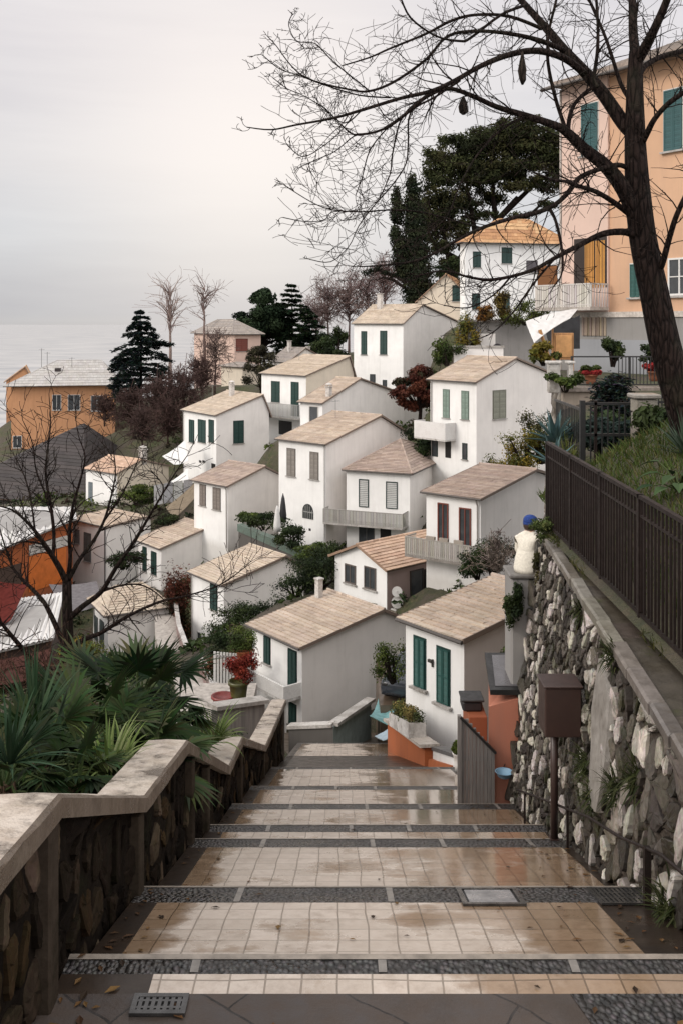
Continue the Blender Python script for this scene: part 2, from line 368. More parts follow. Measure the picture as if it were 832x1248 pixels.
def glazed(w, par, a0, a1, z0, z1, fcol=GREYF, bars=1, rows=1, sill=True, name='window', blind=None):
    mb = MB(); fr = 0.07
    w.box(mb, a0, a0 + fr, 0, .06, z0, z1, 0, fcol); w.box(mb, a1 - fr, a1, 0, .06, z0, z1, 0, fcol)
    w.box(mb, a0 + fr, a1 - fr, 0, .06, z1 - fr, z1, 0, fcol); w.box(mb, a0 + fr, a1 - fr, 0, .06, z0, z0 + fr, 0, fcol)
    for k in range(bars):
        a = lerp(a0, a1, (k + 1) / (bars + 1)); w.box(mb, a - .03, a + .03, 0.002, .052, z0 + fr, z1 - fr, 0, fcol)
    for k in range(rows - 1):
        z = lerp(z0, z1, (k + 1) / rows); w.box(mb, a0 + fr, a1 - fr, 0.004, .045, z - .02, z + .02, 0, fcol)
    o = put(mb, name, [VC], par)
    m2 = MB(); w.box(m2, a0 + fr, a1 - fr, 0.003, .015, z0 + fr, z1 - fr); put(m2, 'pane', [GLASS], o)
    if blind is not None:
        m4 = MB(); n = 14
        for k in range(n):
            za, zb = lerp(z0 + fr, z1 - fr, k / n), lerp(z0 + fr, z1 - fr, (k + .8) / n); w.box(m4, a0 + fr, a1 - fr, .016, .024, za, zb, 0, blind)
        put(m4, 'blind', [VC], o)
    if sill:
        m3 = MB(); w.box(m3, a0 - .1, a1 + .1, 0.003, 0.13, z0 - .085, z0 - .004, 0, (.46, .44, .42)); put(m3, 'sill', [CAPST], o)
    return o
def doorp(w, par, a0, a1, z0, z1, col, name='door', panels=2):
    mb = MB(); w.box(mb, a0 - .06, a1 + .06, 0, .03, z0, z1 + .06, 0, tuple(x * .6 for x in col)); w.box(mb, a0, a1, .03, .05, z0 + .02, z1, 0, col)
    for k in range(panels):
        w.box(mb, a0 + .1, a1 - .1, .05, .064, lerp(z0, z1, (k + .12) / panels), lerp(z0, z1, (k + .9) / panels), 0, tuple(x * .8 for x in col))
    o = put(mb, name, [VC], par)
    m2 = MB(); w.box(m2, a0 + .08, a0 + .12, .064, .11, z0 + (z1 - z0) * .45, z0 + (z1 - z0) * .5, 0, (.3, .27, .2)); put(m2, 'handle', [VC], o); return o
def dark(w, par, a0, a1, z0, z1, name='opening', col=(.012, .011, .011)):
    mb = MB(); w.box(mb, a0, a1, -.05, .012, z0, z1, 0, col); return put(mb, name, [VC], par)
def balcony(w, par, a0, a1, z, depth, style='bars', rail=0.95, col=(.42, .40, .38), slabc=(.55, .53, .50), solid=None, ends=True):
    mb = MB(); w.box(mb, a0, a1, 0.003, depth, z - .14, z, 0, slabc); o = put(mb, 'balcony', [CAPST], par)
    r = MB()
    if solid:
        w.box(r, a0, a1, depth - .1, depth - .004, z + .002, z + rail, 0, solid)
        if ends:
            w.box(r, a0, a0 + .09, .004, depth - .1, z + .002, z + rail, 0, solid); w.box(r, a1 - .09, a1, .004, depth - .1, z + .002, z + rail, 0, solid)
        put(r, 'parapet', [VC], o); return o
    n = max(4, int(abs(a1 - a0) / .13))
    for (b0, b1, zz0, zz1) in ((depth - .09, depth - .03, rail - .06, rail), (depth - .08, depth - .04, .06, .10)): w.box(r, a0, a1, b0, b1, z + zz0, z + zz1, 0, col)
    for k in range(n + 1):
        a = lerp(a0 + .03, a1 - .03, k / n); ww = .028 if style == 'bars' else .052
        w.box(r, a - ww, a + ww, depth - .075, depth - .045, z + .003, z + rail - .06, 0, jit(col, random, .2))
    m = max(3, int(depth / .14))
    for a in ((a0 + .03, a1 - .03) if ends else ()):
        w.box(r, a - .025, a + .025, 0.004, depth - .09, z + rail - .06, z + rail, 0, col)
        for k in range(m):
            b = lerp(.05, depth - .12, k / (m - 1)); w.box(r, a - .018, a + .018, b - .02, b + .02, z + .003, z + rail - .06, 0, jit(col, random, .2))
    put(r, 'railing', [VC], o); return o

class House:
    pass
def house(label, Y, c, ul, ur, td, peak, vb, roof='gable', wall=WHITE, gable=GREYISH, pal=TILEC, oh=0.28, name='house', cat='house', group='pale houses on the hillside', hip=None, course=0.27, found=3.0, h2=0.0, deepen=0.0, Wfix=None):
    tt = R(td); uc, ve = c; rng = random.Random(label)
    C0 = P(uc, ve, Y); zb = -(vb - HZ) * Y / F - deepen
    kl, kr = (ul - CU) / F, (ur - CU) / F
    W = (C0.x - kl * Y) / (math.cos(tt) + kl * math.sin(tt))
    D = (kr * Y - C0.x) / (math.sin(tt) - kr * math.cos(tt))
    W = Wfix or W
    h = C0.z - zb
    t_ = thing(name, label, cat, (C0.x, Y, zb), R(90) - tt, group)
    d1 = Vector((-math.cos(tt), math.sin(tt), 0)); d2 = Vector((math.sin(tt), math.cos(tt), 0))
    H_ = House(); H_.o = t_; H_.W, H_.D, H_.h = W, D, h; H_.zb = zb; H_.c = Vector((C0.x, Y, zb)); H_.d1 = d1; H_.d2 = d2
    def along(face, u):
        k = (u - CU) / F
        if face == 'f': return (C0.x - k * Y) / (math.cos(tt) + k * math.sin(tt))
        return (k * Y - C0.x) / (math.sin(tt) - k * math.cos(tt))
    def depth_at(face, a): return Y + a * (d1.y if face == 'f' else d2.y)
    def rect(face, u0, v0, u1, v1):
        a0, a1 = along(face, u0), along(face, u1); dm = depth_at(face, (a0 + a1) / 2)
        za, zb_ = -(v1 - HZ) * dm / F - zb, -(v0 - HZ) * dm / F - zb
        return min(a0, a1), max(a0, a1), za, zb_
    H_.rect = rect; H_.along = along
    H_.f = Wall(lambda a, b, z: Vector((-b, a, z))); H_.g = Wall(lambda a, b, z: Vector((a, -b, z)))
    if roof == 'gable':
        up, vp = peak; s = min(.9, max(.2, along('g', up) / D)); dp = depth_at('g', s * D); r = max(0.25, -(vp - HZ) * dp / F - C0.z)
        H_.s, H_.r = s, r; q = 0.13
        hb = h2
        m = MB()
        prof = [(0, -found), (D, -found), (D, h + hb - q), (s * D, h + r - q), (0, h - q)]
        m.face([(x, 0, z) for x, z in prof], 1); m.face([(x, W, z) for x, z in reversed(prof)], 1)
        for i in range(5):
            (xa, za), (xb, zb2) = prof[i], prof[(i + 1) % 5]
            m.face([(xa, 0, za), (xa, W, za), (xb, W, zb2), (xb, 0, zb2)], 0)
        put(m, 'wall', [wall, gable], t_)
        rm = MB(); sl1 = r / (s * D); sl2 = (r - hb) / ((1 - s) * D); og = oh * .75
        A = [(-oh, W + og, h - oh * sl1), (-oh, -og, h - oh * sl1), (s * D, -og, h + r), (s * D, W + og, h + r)]
        B = [(D + oh, -og, h + hb - oh * sl2), (D + oh, W + og, h + hb - oh * sl2), (s * D, W + og, h + r), (s * D, -og, h + r)]
        roof_face(rm, A, pal, rng, course); roof_face(rm, B, pal, rng, course)
        ridge(rm, (s * D, -og, h + r + .02), (s * D, W + og, h + r + .02), pal, rng)
        H_.roof = put(rm, 'roof', [TILE, TILEH], t_)
        H_.top = lambda fx, fy: Vector((fx * D, fy * W, h + (r * fx / s if fx < s else r - (r - hb) * (fx - s) / (1 - s))))
        for y0 in (-og - .012, W + og + .012):
            vb_ = MB()
            for pa, pb in ((A[1], A[2]), (A[2], B[0])):
                a = Vector((pa[0], y0, pa[2] - .03)); b = Vector((pb[0], y0, pb[2] - .03))
                vb_.bar(a, b, .03, .15, 0, (.21, .16, .13))
            vb_.build('verge_board', [VC], t_)
        gu = MB(); gu.tube([(-oh - .05, -og, h - oh * sl1 - .06), (-oh - .05, W + og, h - oh * sl1 - .03)], .055, 8, 0, (.085, .075, .07)); gu.build('gutter', [VC], t_)
    else:
        m = MB(); q = .1
        m.box(0, D, 0, W, -found, h - q, 0)
        for i in range(6): m.m[i] = 0
        m.m[2] = 1; m.m[4] = 1
        put(m, 'wall', [wall, gable], t_)
        r = hip[2]; rm = MB(); z0 = h - .04
        e = [(-oh, -oh, z0), (D + oh, -oh, z0), (D + oh, W + oh, z0), (-oh, W + oh, z0)]
        # hip = (ridge start, ridge end, rise): ridge along the longer side, as fractions
        if W > D: ra, rb = Vector((D / 2, W * hip[0], h + r)), Vector((D / 2, W * hip[1], h + r))
        else: ra, rb = Vector((D * hip[0], W / 2, h + r)), Vector((D * hip[1], W / 2, h + r))
        if W > D: faces = [[e[0], e[1], ra], [e[1], e[2], rb, ra], [e[2], e[3], rb], [e[3], e[0], ra, rb]]
        else: faces = [[e[0], e[1], rb, ra], [e[1], e[2], rb], [e[2], e[3], ra, rb], [e[3], e[0], ra]]
        if (ra - rb).length < .02: faces = [[f[0], f[1], ra] for f in faces]
        for f in faces: roof_face(rm, f, pal, rng, course)
        for f in faces:
            for k in range(1, len(f)):
                a, b = Vector(f[k]), Vector(f[(k + 1) % len(f)])
                ridge(rm, a + Vector((0, 0, .02)), b + Vector((0, 0, .02)), pal, rng, .09)
        H_.roof = put(rm, 'roof', [TILE, TILEH], t_); H_.r = r
        H_.top = lambda fx, fy: Vector((fx * D, fy * W, h + r * .5))
        gu = MB(); gu.tube([(-oh - .05, -oh, z0 - .07), (-oh - .05, W + oh, z0 - .05)], .055, 8, 0, (.085, .075, .07)); gu.tube([(-oh, -oh - .05, z0 - .07), (D + oh, -oh - .05, z0 - .05)], .055, 8, 0, (.085, .075, .07)); gu.build('gutter', [VC], t_)
    H_.shut = lambda face, u0, v0, u1, v1, col=GREEN, **k: shutters(getattr(H_, face), t_, *rect(face, u0, v0, u1, v1), col, **k)
    H_.glass = lambda face, u0, v0, u1, v1, col=GREYF, **k: glazed(getattr(H_, face), t_, *rect(face, u0, v0, u1, v1), col, **k)
    H_.door = lambda face, u0, v0, u1, v1, col=BROWN, **k: doorp(getattr(H_, face), t_, *rect(face, u0, v0, u1, v1), col, **k)
    H_.dark = lambda face, u0, v0, u1, v1, **k: dark(getattr(H_, face), t_, *rect(face, u0, v0, u1, v1), **k)
    return H_
def chimney(H_, fx, fy, hh=1.0, w=.34, pot=False, col=(.66, .63, .60)):
    p = H_.top(fx, fy); m = MB()
    m.box(p.x - w / 2, p.x + w / 2, p.y - w / 2, p.y + w / 2, p.z - .5, p.z + hh, 0, col, bev=.02)
    m.box(p.x - w * .65, p.x + w * .65, p.y - w * .65, p.y + w * .65, p.z + hh + .002, p.z + hh + .09, 0, tuple(x * .9 for x in col), bev=.02)
    if pot:
        for a in (-1, 1):
            for b in (-1, 1): m.box(p.x + a * w * .4 - .04, p.x + a * w * .4 + .04, p.y + b * w * .4 - .04, p.y + b * w * .4 + .04, p.z + hh + .09, p.z + hh + .3, 0, col)
        m.lathe([(w * .75, hh + .3), (w * .6, hh + .38), (.02, hh + .5)], (p.x, p.y, p.z), 10, 0, col)
    return m.build('chimney', [CAPST], H_.roof)

# ------------------------------------------------------------------ the houses
# front centre
A = house('white house with narrow green shutters and a white balcony at the foot of the steps', 46, (368, 786), 308, 496, 52, (465, 742), 890)
A.shut('f', 322.5, 776, 329.5, 808); A.shut('f', 352, 793, 361.5, 842, sill=False, leaves=2, slats=26, name='balcony_door'); A.shut('f', 353, 858, 361, 892, sill=False, name='door')
a0, a1, z0, z1 = A.rect('f', 305, 838, 362, 842); z0 += .42; balcony(A.f, A.o, A.along('f', 367) , A.along('f', 309), z0 + .05, 1.0, 'bars', .62, (.62, .61, .60), (.74, .73, .71), solid=(.80, .79, .77))
chimney(A, .60, 1.0 - .06, .95, .32)
for yy in (.35, A.W - .3): pm = MB(); pm.box(-.85, -.68, yy - .08, yy + .08, -2, z0 - .10, 0, (.7, .69, .67)); pm.build('balcony_post', [VC], A.o)
# front right
B = house('white house right beside the steps with two tall teal louvred shutters', 27, (565, 776), 494, 700, 51, (676, 722), 935, gable=ROSE, course=.23, oh=.2)
B.shut('f', 505, 778, 517.5, 837, GREEN2, slats=24); B.shut('f', 533, 791, 547, 857, GREEN2, slats=26)
lm = MB(); p = B.rect('f', 524, 803, 528, 812); B.f.box(lm, p[0], p[0] + .05, .003, .05, p[2], p[3], 0, (.05, .045, .04)); B.f.box(lm, p[0], p[1] , .05, .12, p[3] - .08, p[3], 0, (.05, .045, .04)); put(lm, 'wall_lamp', [VC], B.o)
# orange-roofed low house
C = house('low white house with orange tiled roof and satellite dishes at its corner', 56, (471, 691), 408, 570, 48, None, 750, roof='none', hip=(0, 1, .1), pal=TILEW) if False else None
def cross_gable(label, Y, c, ul, ur, td, vb, peakv, pal, wall, side, found=3):
    """gable facing the left-hand street, ridge running away along the long side"""
    tt = R(td); uc, ve = c; C0 = P(uc, ve, Y); zb = -(vb - HZ) * Y / F; rng = random.Random(label)
    kl, kr = (ul - CU) / F, (ur - CU) / F
    W = (C0.x - kl * Y) / (math.cos(tt) + kl * math.sin(tt)); D = (kr * Y - C0.x) / (math.sin(tt) - kr * math.cos(tt)); h = C0.z - zb
    t_ = thing('house', label, 'house', (C0.x, Y, zb), R(90) - tt, 'pale houses on the hillside')
    H_ = House(); H_.o = t_; H_.W, H_.D, H_.h = W, D, h
    dm = Y + W / 2 * math.sin(tt); r = -(peakv - HZ) * dm / F - C0.z; H_.r = r; q = .12; m = MB()
    prof = [(0, -found), (W, -found), (W, h - q), (W / 2, h + r - q), (0, h - q)]
    m.face([(0, y, z) for y, z in reversed(prof)], 0); m.face([(D, y, z) for y, z in prof], 0)
    for i in range(5):
        (ya, za), (yb, zb2) = prof[i], prof[(i + 1) % 5]; m.face([(0, ya, za), (0, yb, zb2), (D, yb, zb2), (D, ya, za)], 1)
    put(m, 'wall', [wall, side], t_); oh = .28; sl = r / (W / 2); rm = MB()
    A_ = [(-oh, -oh, h - oh * sl), (D + oh, -oh, h - oh * sl), (D + oh, W / 2, h + r), (-oh, W / 2, h + r)]
    B_ = [(D + oh, W + oh, h - oh * sl), (-oh, W + oh, h - oh * sl), (-oh, W / 2, h + r), (D + oh, W / 2, h + r)]
    roof_face(rm, A_, pal, rng); roof_face(rm, B_, pal, rng); ridge(rm, (-oh, W / 2, h + r + .02), (D + oh, W / 2, h + r + .02), pal, rng)
    H_.roof = put(rm, 'roof', [TILE, TILEH], t_)
    for pa, pb in ((A_[0], A_[3]), (A_[3], B_[1])): vb_ = MB(); vb_.bar(Vector(pa) - Vector((.012, 0, .03)), Vector(pb) - Vector((.012, 0, .03)), .03, .14, 0, (.3, .2, .14)); vb_.build('verge_board', [VC], t_)
    def along(face, u):
        k = (u - CU) / F
        return (C0.x - k * Y) / (math.cos(tt) + k * math.sin(tt)) if face == 'f' else (k * Y - C0.x) / (math.sin(tt) - k * math.cos(tt))
    def rect(face, u0, v0, u1, v1):
        a0, a1 = along(face, u0), along(face, u1); dm = Y + (a0 + a1) / 2 * (math.sin(tt) if face == 'f' else math.cos(tt))
        return min(a0, a1), max(a0, a1), -(v1 - HZ) * dm / F - zb, -(v0 - HZ) * dm / F - zb
    H_.f = Wall(lambda a, b, z: Vector((-b, a, z))); H_.g = Wall(lambda a, b, z: Vector((a, -b, z)))
    H_.top = lambda fx, fy: Vector((fx * D, fy * W, h + r * (1 - abs(fy - .5) * 2)))
    H_.rect = rect; H_.along = along
    H_.shut = lambda face, u0, v0, u1, v1, col=GREEN, **k: shutters(getattr(H_, face), t_, *rect(face, u0, v0, u1, v1), col, **k)
    H_.glass = lambda face, u0, v0, u1, v1, col=GREYF, **k: glazed(getattr(H_, face), t_, *rect(face, u0, v0, u1, v1), col, **k)
    H_.door = lambda face, u0, v0, u1, v1, col=BROWN, **k: doorp(getattr(H_, face), t_, *rect(face, u0, v0, u1, v1), col, **k)
    H_.dark = lambda face, u0, v0, u1, v1, **k: dark(getattr(H_, face), t_, *rect(face, u0, v0, u1, v1), **k)
    return H_
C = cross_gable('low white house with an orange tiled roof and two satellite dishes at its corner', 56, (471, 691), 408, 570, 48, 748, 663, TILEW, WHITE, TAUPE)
C.glass('f', 420.5, 688, 433.5, 711, (.12, .10, .09), bars=1); C.glass('f', 444, 691, 458, 718, (.12, .10, .09), bars=1)
C.glass('g', 499, 694, 515, 735, (.035, .03, .028), bars=0, sill=False, name='glass_door'); C.dark('g', 516, 692, 532, 735, name='doorway'); C.glass('g', 534, 693, 549, 735, (.6, .6, .58), bars=0, sill=False, name='glass_door')
dm_ = MB()
px = C.along('g', 478)
dm_.tube([(px, -.25, -.3), (px, -.25, 1.25)], .05, 8, 0, (.4, .39, .38)); dm_.box(px - .25, px + .25, -.5, -.05, -.8, .28, 0, (.5, .49, .47), bev=.03)
dm_.build('dish_mast', [VC], C.o)
for zz, s_ in ((1.25, .30), (.65, .34)):
    d_ = MB(); Mx = Matrix.Translation((px - .05, -.38, zz)) @ Euler((R(75), 0, R(-35))).to_matrix().to_4x4()
    d_.loft([[(r_ * s_ * math.cos(a_ / 16 * 6.2832), r_ * s_ * math.sin(a_ / 16 * 6.2832), .12 * r_ * r_) for a_ in range(16)] for r_ in (.05, .4, .75, 1.0)], 0, (.66, .65, .63), Mx)
    d_.tube([Mx @ Vector((0, 0, .02)), Mx @ Vector((0, 0, .4))], .02, 5, 0, (.3, .3, .3)); d_.build('satellite_dish', [VC], C.o)
# balcony house on the right
Dh = house('white house with brown framed glass doors onto a long grey slatted balcony', 54, (585, 606), 519, 676, 37, (650, 572), 715, pal=TILED)
Dh.glass('f', 533, 613, 546, 661, MAROON, bars=1, sill=False, name='glass_door'); Dh.glass('f', 559, 619, 573.5, 668, MAROON, bars=1, sill=False, name='glass_door')
z0 = Dh.rect('f', 540, 668, 560, 672)[2]
balcony(Dh.f, Dh.o, Dh.along('f', 588) , Dh.along('f', 506), z0 - .25, 1.15, 'planks', 1.0, (.36, .34, .31), (.30, .28, .26))
for i, u_ in enumerate((532, 548, 566)):
    fb = MB(); a_ = Dh.along('f', u_ + 4); Dh.f.box(fb, a_ - .28, a_ + .28, .95, 1.12, z0 + .74, z0 + .92, 0, (.34, .3, .26)); put(fb, 'flower_box', [VC], Dh.o)
# hipped house with the curved balcony
E = house('white house with a pyramid tile roof and two blinds behind a long grey balcony', 80, (499, 576), 422, 547, 22, None, 672, roof='hip', hip=(.5, .5, 1.95), pal=TILED)
E.glass('f', 437, 584, 449, 618, DARKG, bars=0, sill=False, blind=(.55, .56, .55), name='balcony_door'); E.glass('f', 470, 587, 484, 620, DARKG, bars=0, sill=False, blind=(.55, .56, .55), name='balcony_door')
z0 = E.rect('f', 440, 633, 480, 637)[2]
balcony(E.f, E.o, E.along('f', 497), E.along('f', 402), z0, 1.5, 'planks', 1.15, (.34, .33, .31), (.50, .48, .46))
E.glass('f', 437, 642, 456, 668, (.10, .10, .10), bars=1, sill=False, name='glass_door'); E.dark('f', 463, 640, 476, 664, name='doorway')
# large centre house
Fh = house('tall white house with an arched window low down and two grey shutters high up', 82, (397, 540), 340, 496, 42, (463, 506), 674)
Fh.shut('f', 350, 547, 360, 580, GREYF); Fh.shut('f', 378, 551.5, 388, 584, GREYF)
wn = MB(); a0, a1, z0, z1 = Fh.rect('f', 369, 614, 382, 632); ar = [(lerp(a0, a1, .5) - (a1 - a0) / 2 * math.cos(math.pi * k / 10), z0 + (z1 - z0) * .45 + (z1 - z0) * .55 * math.sin(math.pi * k / 10)) for k in range(11)]
prof = [(a0, z0)] + ar + [(a1, z0)]
wn.loft([[Fh.f.fn(a, .0, z) for a, z in prof], [Fh.f.fn(a, .05, z) for a, z in prof]], 0, (.03, .035, .035))
o_ = put(wn, 'arched_window', [VC], Fh.o); gb = MB()
for k in range(5):
    a = lerp(a0, a1, (k + .5) / 5); Fh.f.box(gb, a - .025, a + .025, .05, .08, z0, z0 + (z1 - z0) * (.45 + .5 * math.sin(math.pi * (k + .5) / 5)), 0, (.3, .3, .29))
Fh.f.box(gb, a0, a1, .05, .075, lerp(z0, z1, .42), lerp(z0, z1, .48), 0, (.3, .3, .29)); put(gb, 'window_grille', [VC], o_)
dp = MB(); dp.tube([(-.2, .12, Fh.h - .1), (-.1, .1, Fh.h - .5), (-.07, .1, 0)], .055, 8, 0, (.62, .61, .59)); dp.build('downpipe', [VC], Fh.o)
Fh.dark('f', 376.5, 644, 379, 647, name='vent')
G = house('low grey-walled house with a shallow tile roof behind the tall arched-window house', 100, (393, 490), 366, 492, 38, (438, 461), 530, wall=WHITE)
G.glass('f', 377, 495, 388, 519, (.55, .53, .5), bars=0); chimney(G, .1, .12, .9, .5, True)
Hh = house('white and cream house with two green shutters above a wire balcony', 115, (373, 457), 319, 431, 46, (428, 434), 545, gable=CREAM, pal=TILEL)
Hh.shut('f', 331, 465, 341, 490); Hh.shut('f', 355, 466, 364, 507, sill=False, slats=24, name='balcony_door')
z0 = Hh.rect('f', 330, 505, 360, 507)[2]; balcony(Hh.f, Hh.o, Hh.along('f', 371), Hh.along('f', 321), z0, 1.2, 'bars', 1.6, (.40, .40, .39), (.55, .53, .5))
Hh.dark('f', 340, 513, 356, 530, name='doorway')
I = house('tall white house with two green shutters and a chimney, below the cypress', 125, (491, 393), 431, 560, 38, (514, 371), 500, pal=TILEL)
I.shut('f', 440, 404, 446.5, 432); I.shut('f', 463, 403.5, 471, 432); I.glass('f', 450.5, 456, 457, 467, DARKG, bars=0); I.glass('f', 466, 463, 471, 472, DARKG, bars=0)
chimney(I, .8 * I.s, .78, 1.9, .6)
bk = house('rear white wing with dark side door below the tall house with two green shutters', 112, (486, 484), 474, 522, 42, (510, 474), 522, pal=TILEG)
bk.dark('f', 475, 488, 482, 519, name='doorway')
J = house('white house with pale green shutters and a small white corner balcony, beside the yellow shrubs', 82, (580, 464), 524, 680, 50, (627, 436), 588)
J.shut('f', 539.5, 475, 547, 509, PALEG); J.shut('f', 562, 477, 570.5, 511, PALEG); J.shut('g', 600, 476, 615.5, 510, OLIVE); J.glass('f', 563, 540, 569, 560, DARKG, bars=0)
z0 = J.rect('f', 520, 530, 556, 533)[2]; balcony(J.f, J.o, J.along('f', 555), J.along('f', 517), z0, 1.3, 'bars', 1.4, (.5, .5, .49), (.66, .65, .63), solid=(.72, .71, .70))
J.glass('f', 524, 536, 533, 556, DARKG, bars=0, sill=False, name='glass_door'); J.dark('f', 542, 537, 549, 558, name='doorway')
K = house('white house with three dark green front shutters and one on its grey side', 108, (264, 505), 224, 328, 56, (320, 481), 595, pal=TILEL)
for u_ in (231, 242, 255): K.shut('f', u_, 512, u_ + (9 if u_ == 242 else 6), 539)
K.shut('g', 285, 513, 297, 540); chimney(K, .7, .62, 1.3, .5, True)
for u_ in (243, 247): K.dark('f', u_, 561, u_ + 3, 564, name='vent')
K.dark('f', 258, 565, 263, 571, name='vent')
Lh = house('small white house with two grey-brown shutters, left of the arched-window house', 86, (278, 591), 237, 347, 44, (322, 568), 668, pal=TILED)
Lh.shut('f', 244, 591, 251, 616, (.20, .17, .15)); Lh.shut('f', 260, 595, 269, 621, (.20, .17, .15))
M = house('narrow white house with a single green shutter, above the flower pots', 68, (273, 711), 234, 370, 52, (347, 677), 825, pal=TILEL)
M.shut('f', 257, 713, 265, 743); M.glass('f', 241, 770, 247, 800, (.6, .6, .58), bars=0, sill=False, name='door')
Nh = house('low white house with two close-set green shutters beside the rusty hedge', 86, (197, 667), 169, 264, 52, (256, 641), 722)
Nh.shut('f', 174.5, 667, 179, 696); Nh.shut('f', 185, 673, 191, 700)
O = house('white house with one grey shutter seen through the bare branches of the left tree', 92, (130, 641), 88, 184, 42, (178, 632), 725)
O.shut('f', 103, 650, 111, 684, (.12, .13, .13)); O.shut('f', 92, 646, 97, 662, (.2, .2, .2))
for H__, yy in ((K, K.W - .15), (Dh, .15), (J, J.W - .2), (M, M.W - .15), (Lh, .12)):
    dp = MB(); dp.tube([(-.28, yy, H__.h - .12), (-.10, yy, H__.h - .45), (-.07, yy, .0)], .045, 8, 0, (.34, .32, .30)); dp.build('downpipe', [VC], H__.o)
for H__, fx_, fy_ in ((K, .5, .9), (Fh, .5, .7), (J, .55, .3), (Hh, .6, .8)):
    p = H__.top(fx_, fy_); m = MB(); m.tube([p - Vector((0, 0, .1)), p + Vector((0, 0, 1.7))], .022, 5, 0, (.2, .2, .2)); m.tube([p + Vector((-.5, 0, 1.55)), p + Vector((.5, 0, 1.55))], .014, 4, 0, (.2, .2, .2))
    for k in range(6): q = p + Vector((-.45 + k * .18, 0, 1.55)); m.tube([q - Vector((0, .22, 0)), q + Vector((0, .22, 0))], .01, 4, 0, (.2, .2, .2))
    m.build('antenna', [VC], H__.roof)
dp = MB(); dp.tube([(-.07, .15, O.h - .1), (-.07, .15, 0)], .06, 8, 0, (.1, .09, .09)); dp.build('downpipe', [VC], O.o)
Pq = house('squat white house with a hipped cream roof, directly behind the palms', 72, (132, 748), 114, 206, 62, None, 812, roof='hip', hip=(.25, .7, 1.35), pal=TILEL, oh=.35)
Pq.shut('f', 116, 752, 119.5, 780, (.07, .09, .09)); Pq.shut('f', 122.5, 757, 127, 786, (.07, .09, .09))
Q = house('white and cream house with a white chimney in front of the dark shingle roof', 112, (143, 576), 105, 206, 40, (172, 560), 618, gable=CREAM, pal=TILEW)
Q.shut('f', 108.5, 588, 113, 611, (.16, .19, .21)); chimney(Q, .52, .05, 1.2, .7, True)
# far houses
T = house('pinkish house with a grey hipped roof and red-brown shutters among the bare trees', 175, (286, 407), 237, 318, 66, None, 470, roof='hip', hip=(.3, .7, 2.6), wall=PINKP, gable=PINKP, pal=TILEG, oh=.6, course=.5)
T.shut('g', 288, 413, 302, 428, MAROON)
tl = house('little cream outbuilding with a flat grey roof beside the pinkish house', 165, (296, 447), 270, 318, 50, None, 480, roof='hip', hip=(.3, .7, .6), wall=CREAM, gable=CREAM, pal=TILEG, oh=.4, course=.5)
U = cross_gable('small cream house with a steep tiled gable and one green shutter behind the tall house', 135, (578, 366), 508, 600, 12, 400, 334, TILEO, CREAM, CREAM)
U.shut('f', 551, 348, 561, 367)
V = house('white villa with an orange hipped roof and green shutters below the umbrella pine', 120, (566, 295), 560, 690, 76, None, 392, roof='hip', hip=(.35, .65, 3.0), wall=WHITE, gable=WHITE, pal=TILEO, oh=.7, course=.5)
for u_, v_ in ((576, 307), (611, 302), (575, 358), (608, 358)): V.shut('g', u_, v_, u_ + 9 + (3 if u_ > 600 else 0), v_ + 19)
V.shut('g', 641, 318, 654, 332, (.09, .08, .09)); V.door('g', 655, 324, 678, 378, (.28, .11, .03))
# low roofs poking up behind
rr = house('low stone-roofed house half hidden behind the wire balcony house', 150, (352, 440), 330, 398, 50, (372, 424), 470, wall=GREYISH, pal=TILEG)
chimney(rr, .3, .6, 1.6, .5); chimney(rr, .75, .5, 1.2, .5)
# ------------------------------------------------------------------ terrain
HOUSES = [A, B, C, Dh, E, Fh, G, Hh, I, bk, J, K, Lh, M, Nh, O, Pq, Q, T, U, V]
cps = []
for h_ in HOUSES:
    M_ = Matrix.Translation(h_.o.location) @ Matrix.Rotation(h_.o.rotation_euler[2], 4, 'Z')
    for fx, fy in ((0, 0), (.5, 0), (0, 1), (1, 0), (1, 1), (.5, .5)):
        p = M_ @ Vector((h_.D * fx, h_.W * fy, 0)); cps.append((p.x, p.y, p.z - .1))
for Y in range(3, 40, 3):
    for x in (-14, -8, -3, 0, 3, 6): cps.append((x, Y, zst(Y) - .15 - max(0, -x - 6) * .12))
for x, Y, z in ((-30, 60, -27), (-20, 45, -21), (-45, 95, -30), (-40, 130, -25), (-40, 165, -21), (-52, 165, -21), (-75, 160, -34), (-30, 190, -16), (-22, 150, -15), (-15, 160, -10), (-10, 140, -11), (-4, 160, -7), (4, 170, -5), (12, 170, -3),
                (24, 108, .6), (15, 108, .3), (20, 104, .3), (34, 110, 1.5), (22, 97, -8), (14, 97, -9), (26, 80, -12), (24, 140, 1.8), (10, 140, 0), (20, 170, 1), (40, 170, 3), (14, 66, -12.5), (18, 56, -13.5), (9, 40, -13), (14, 30, -12.5), (20, 20, -9)):
    cps.append((x, Y, z))
CP = np.array(cps)
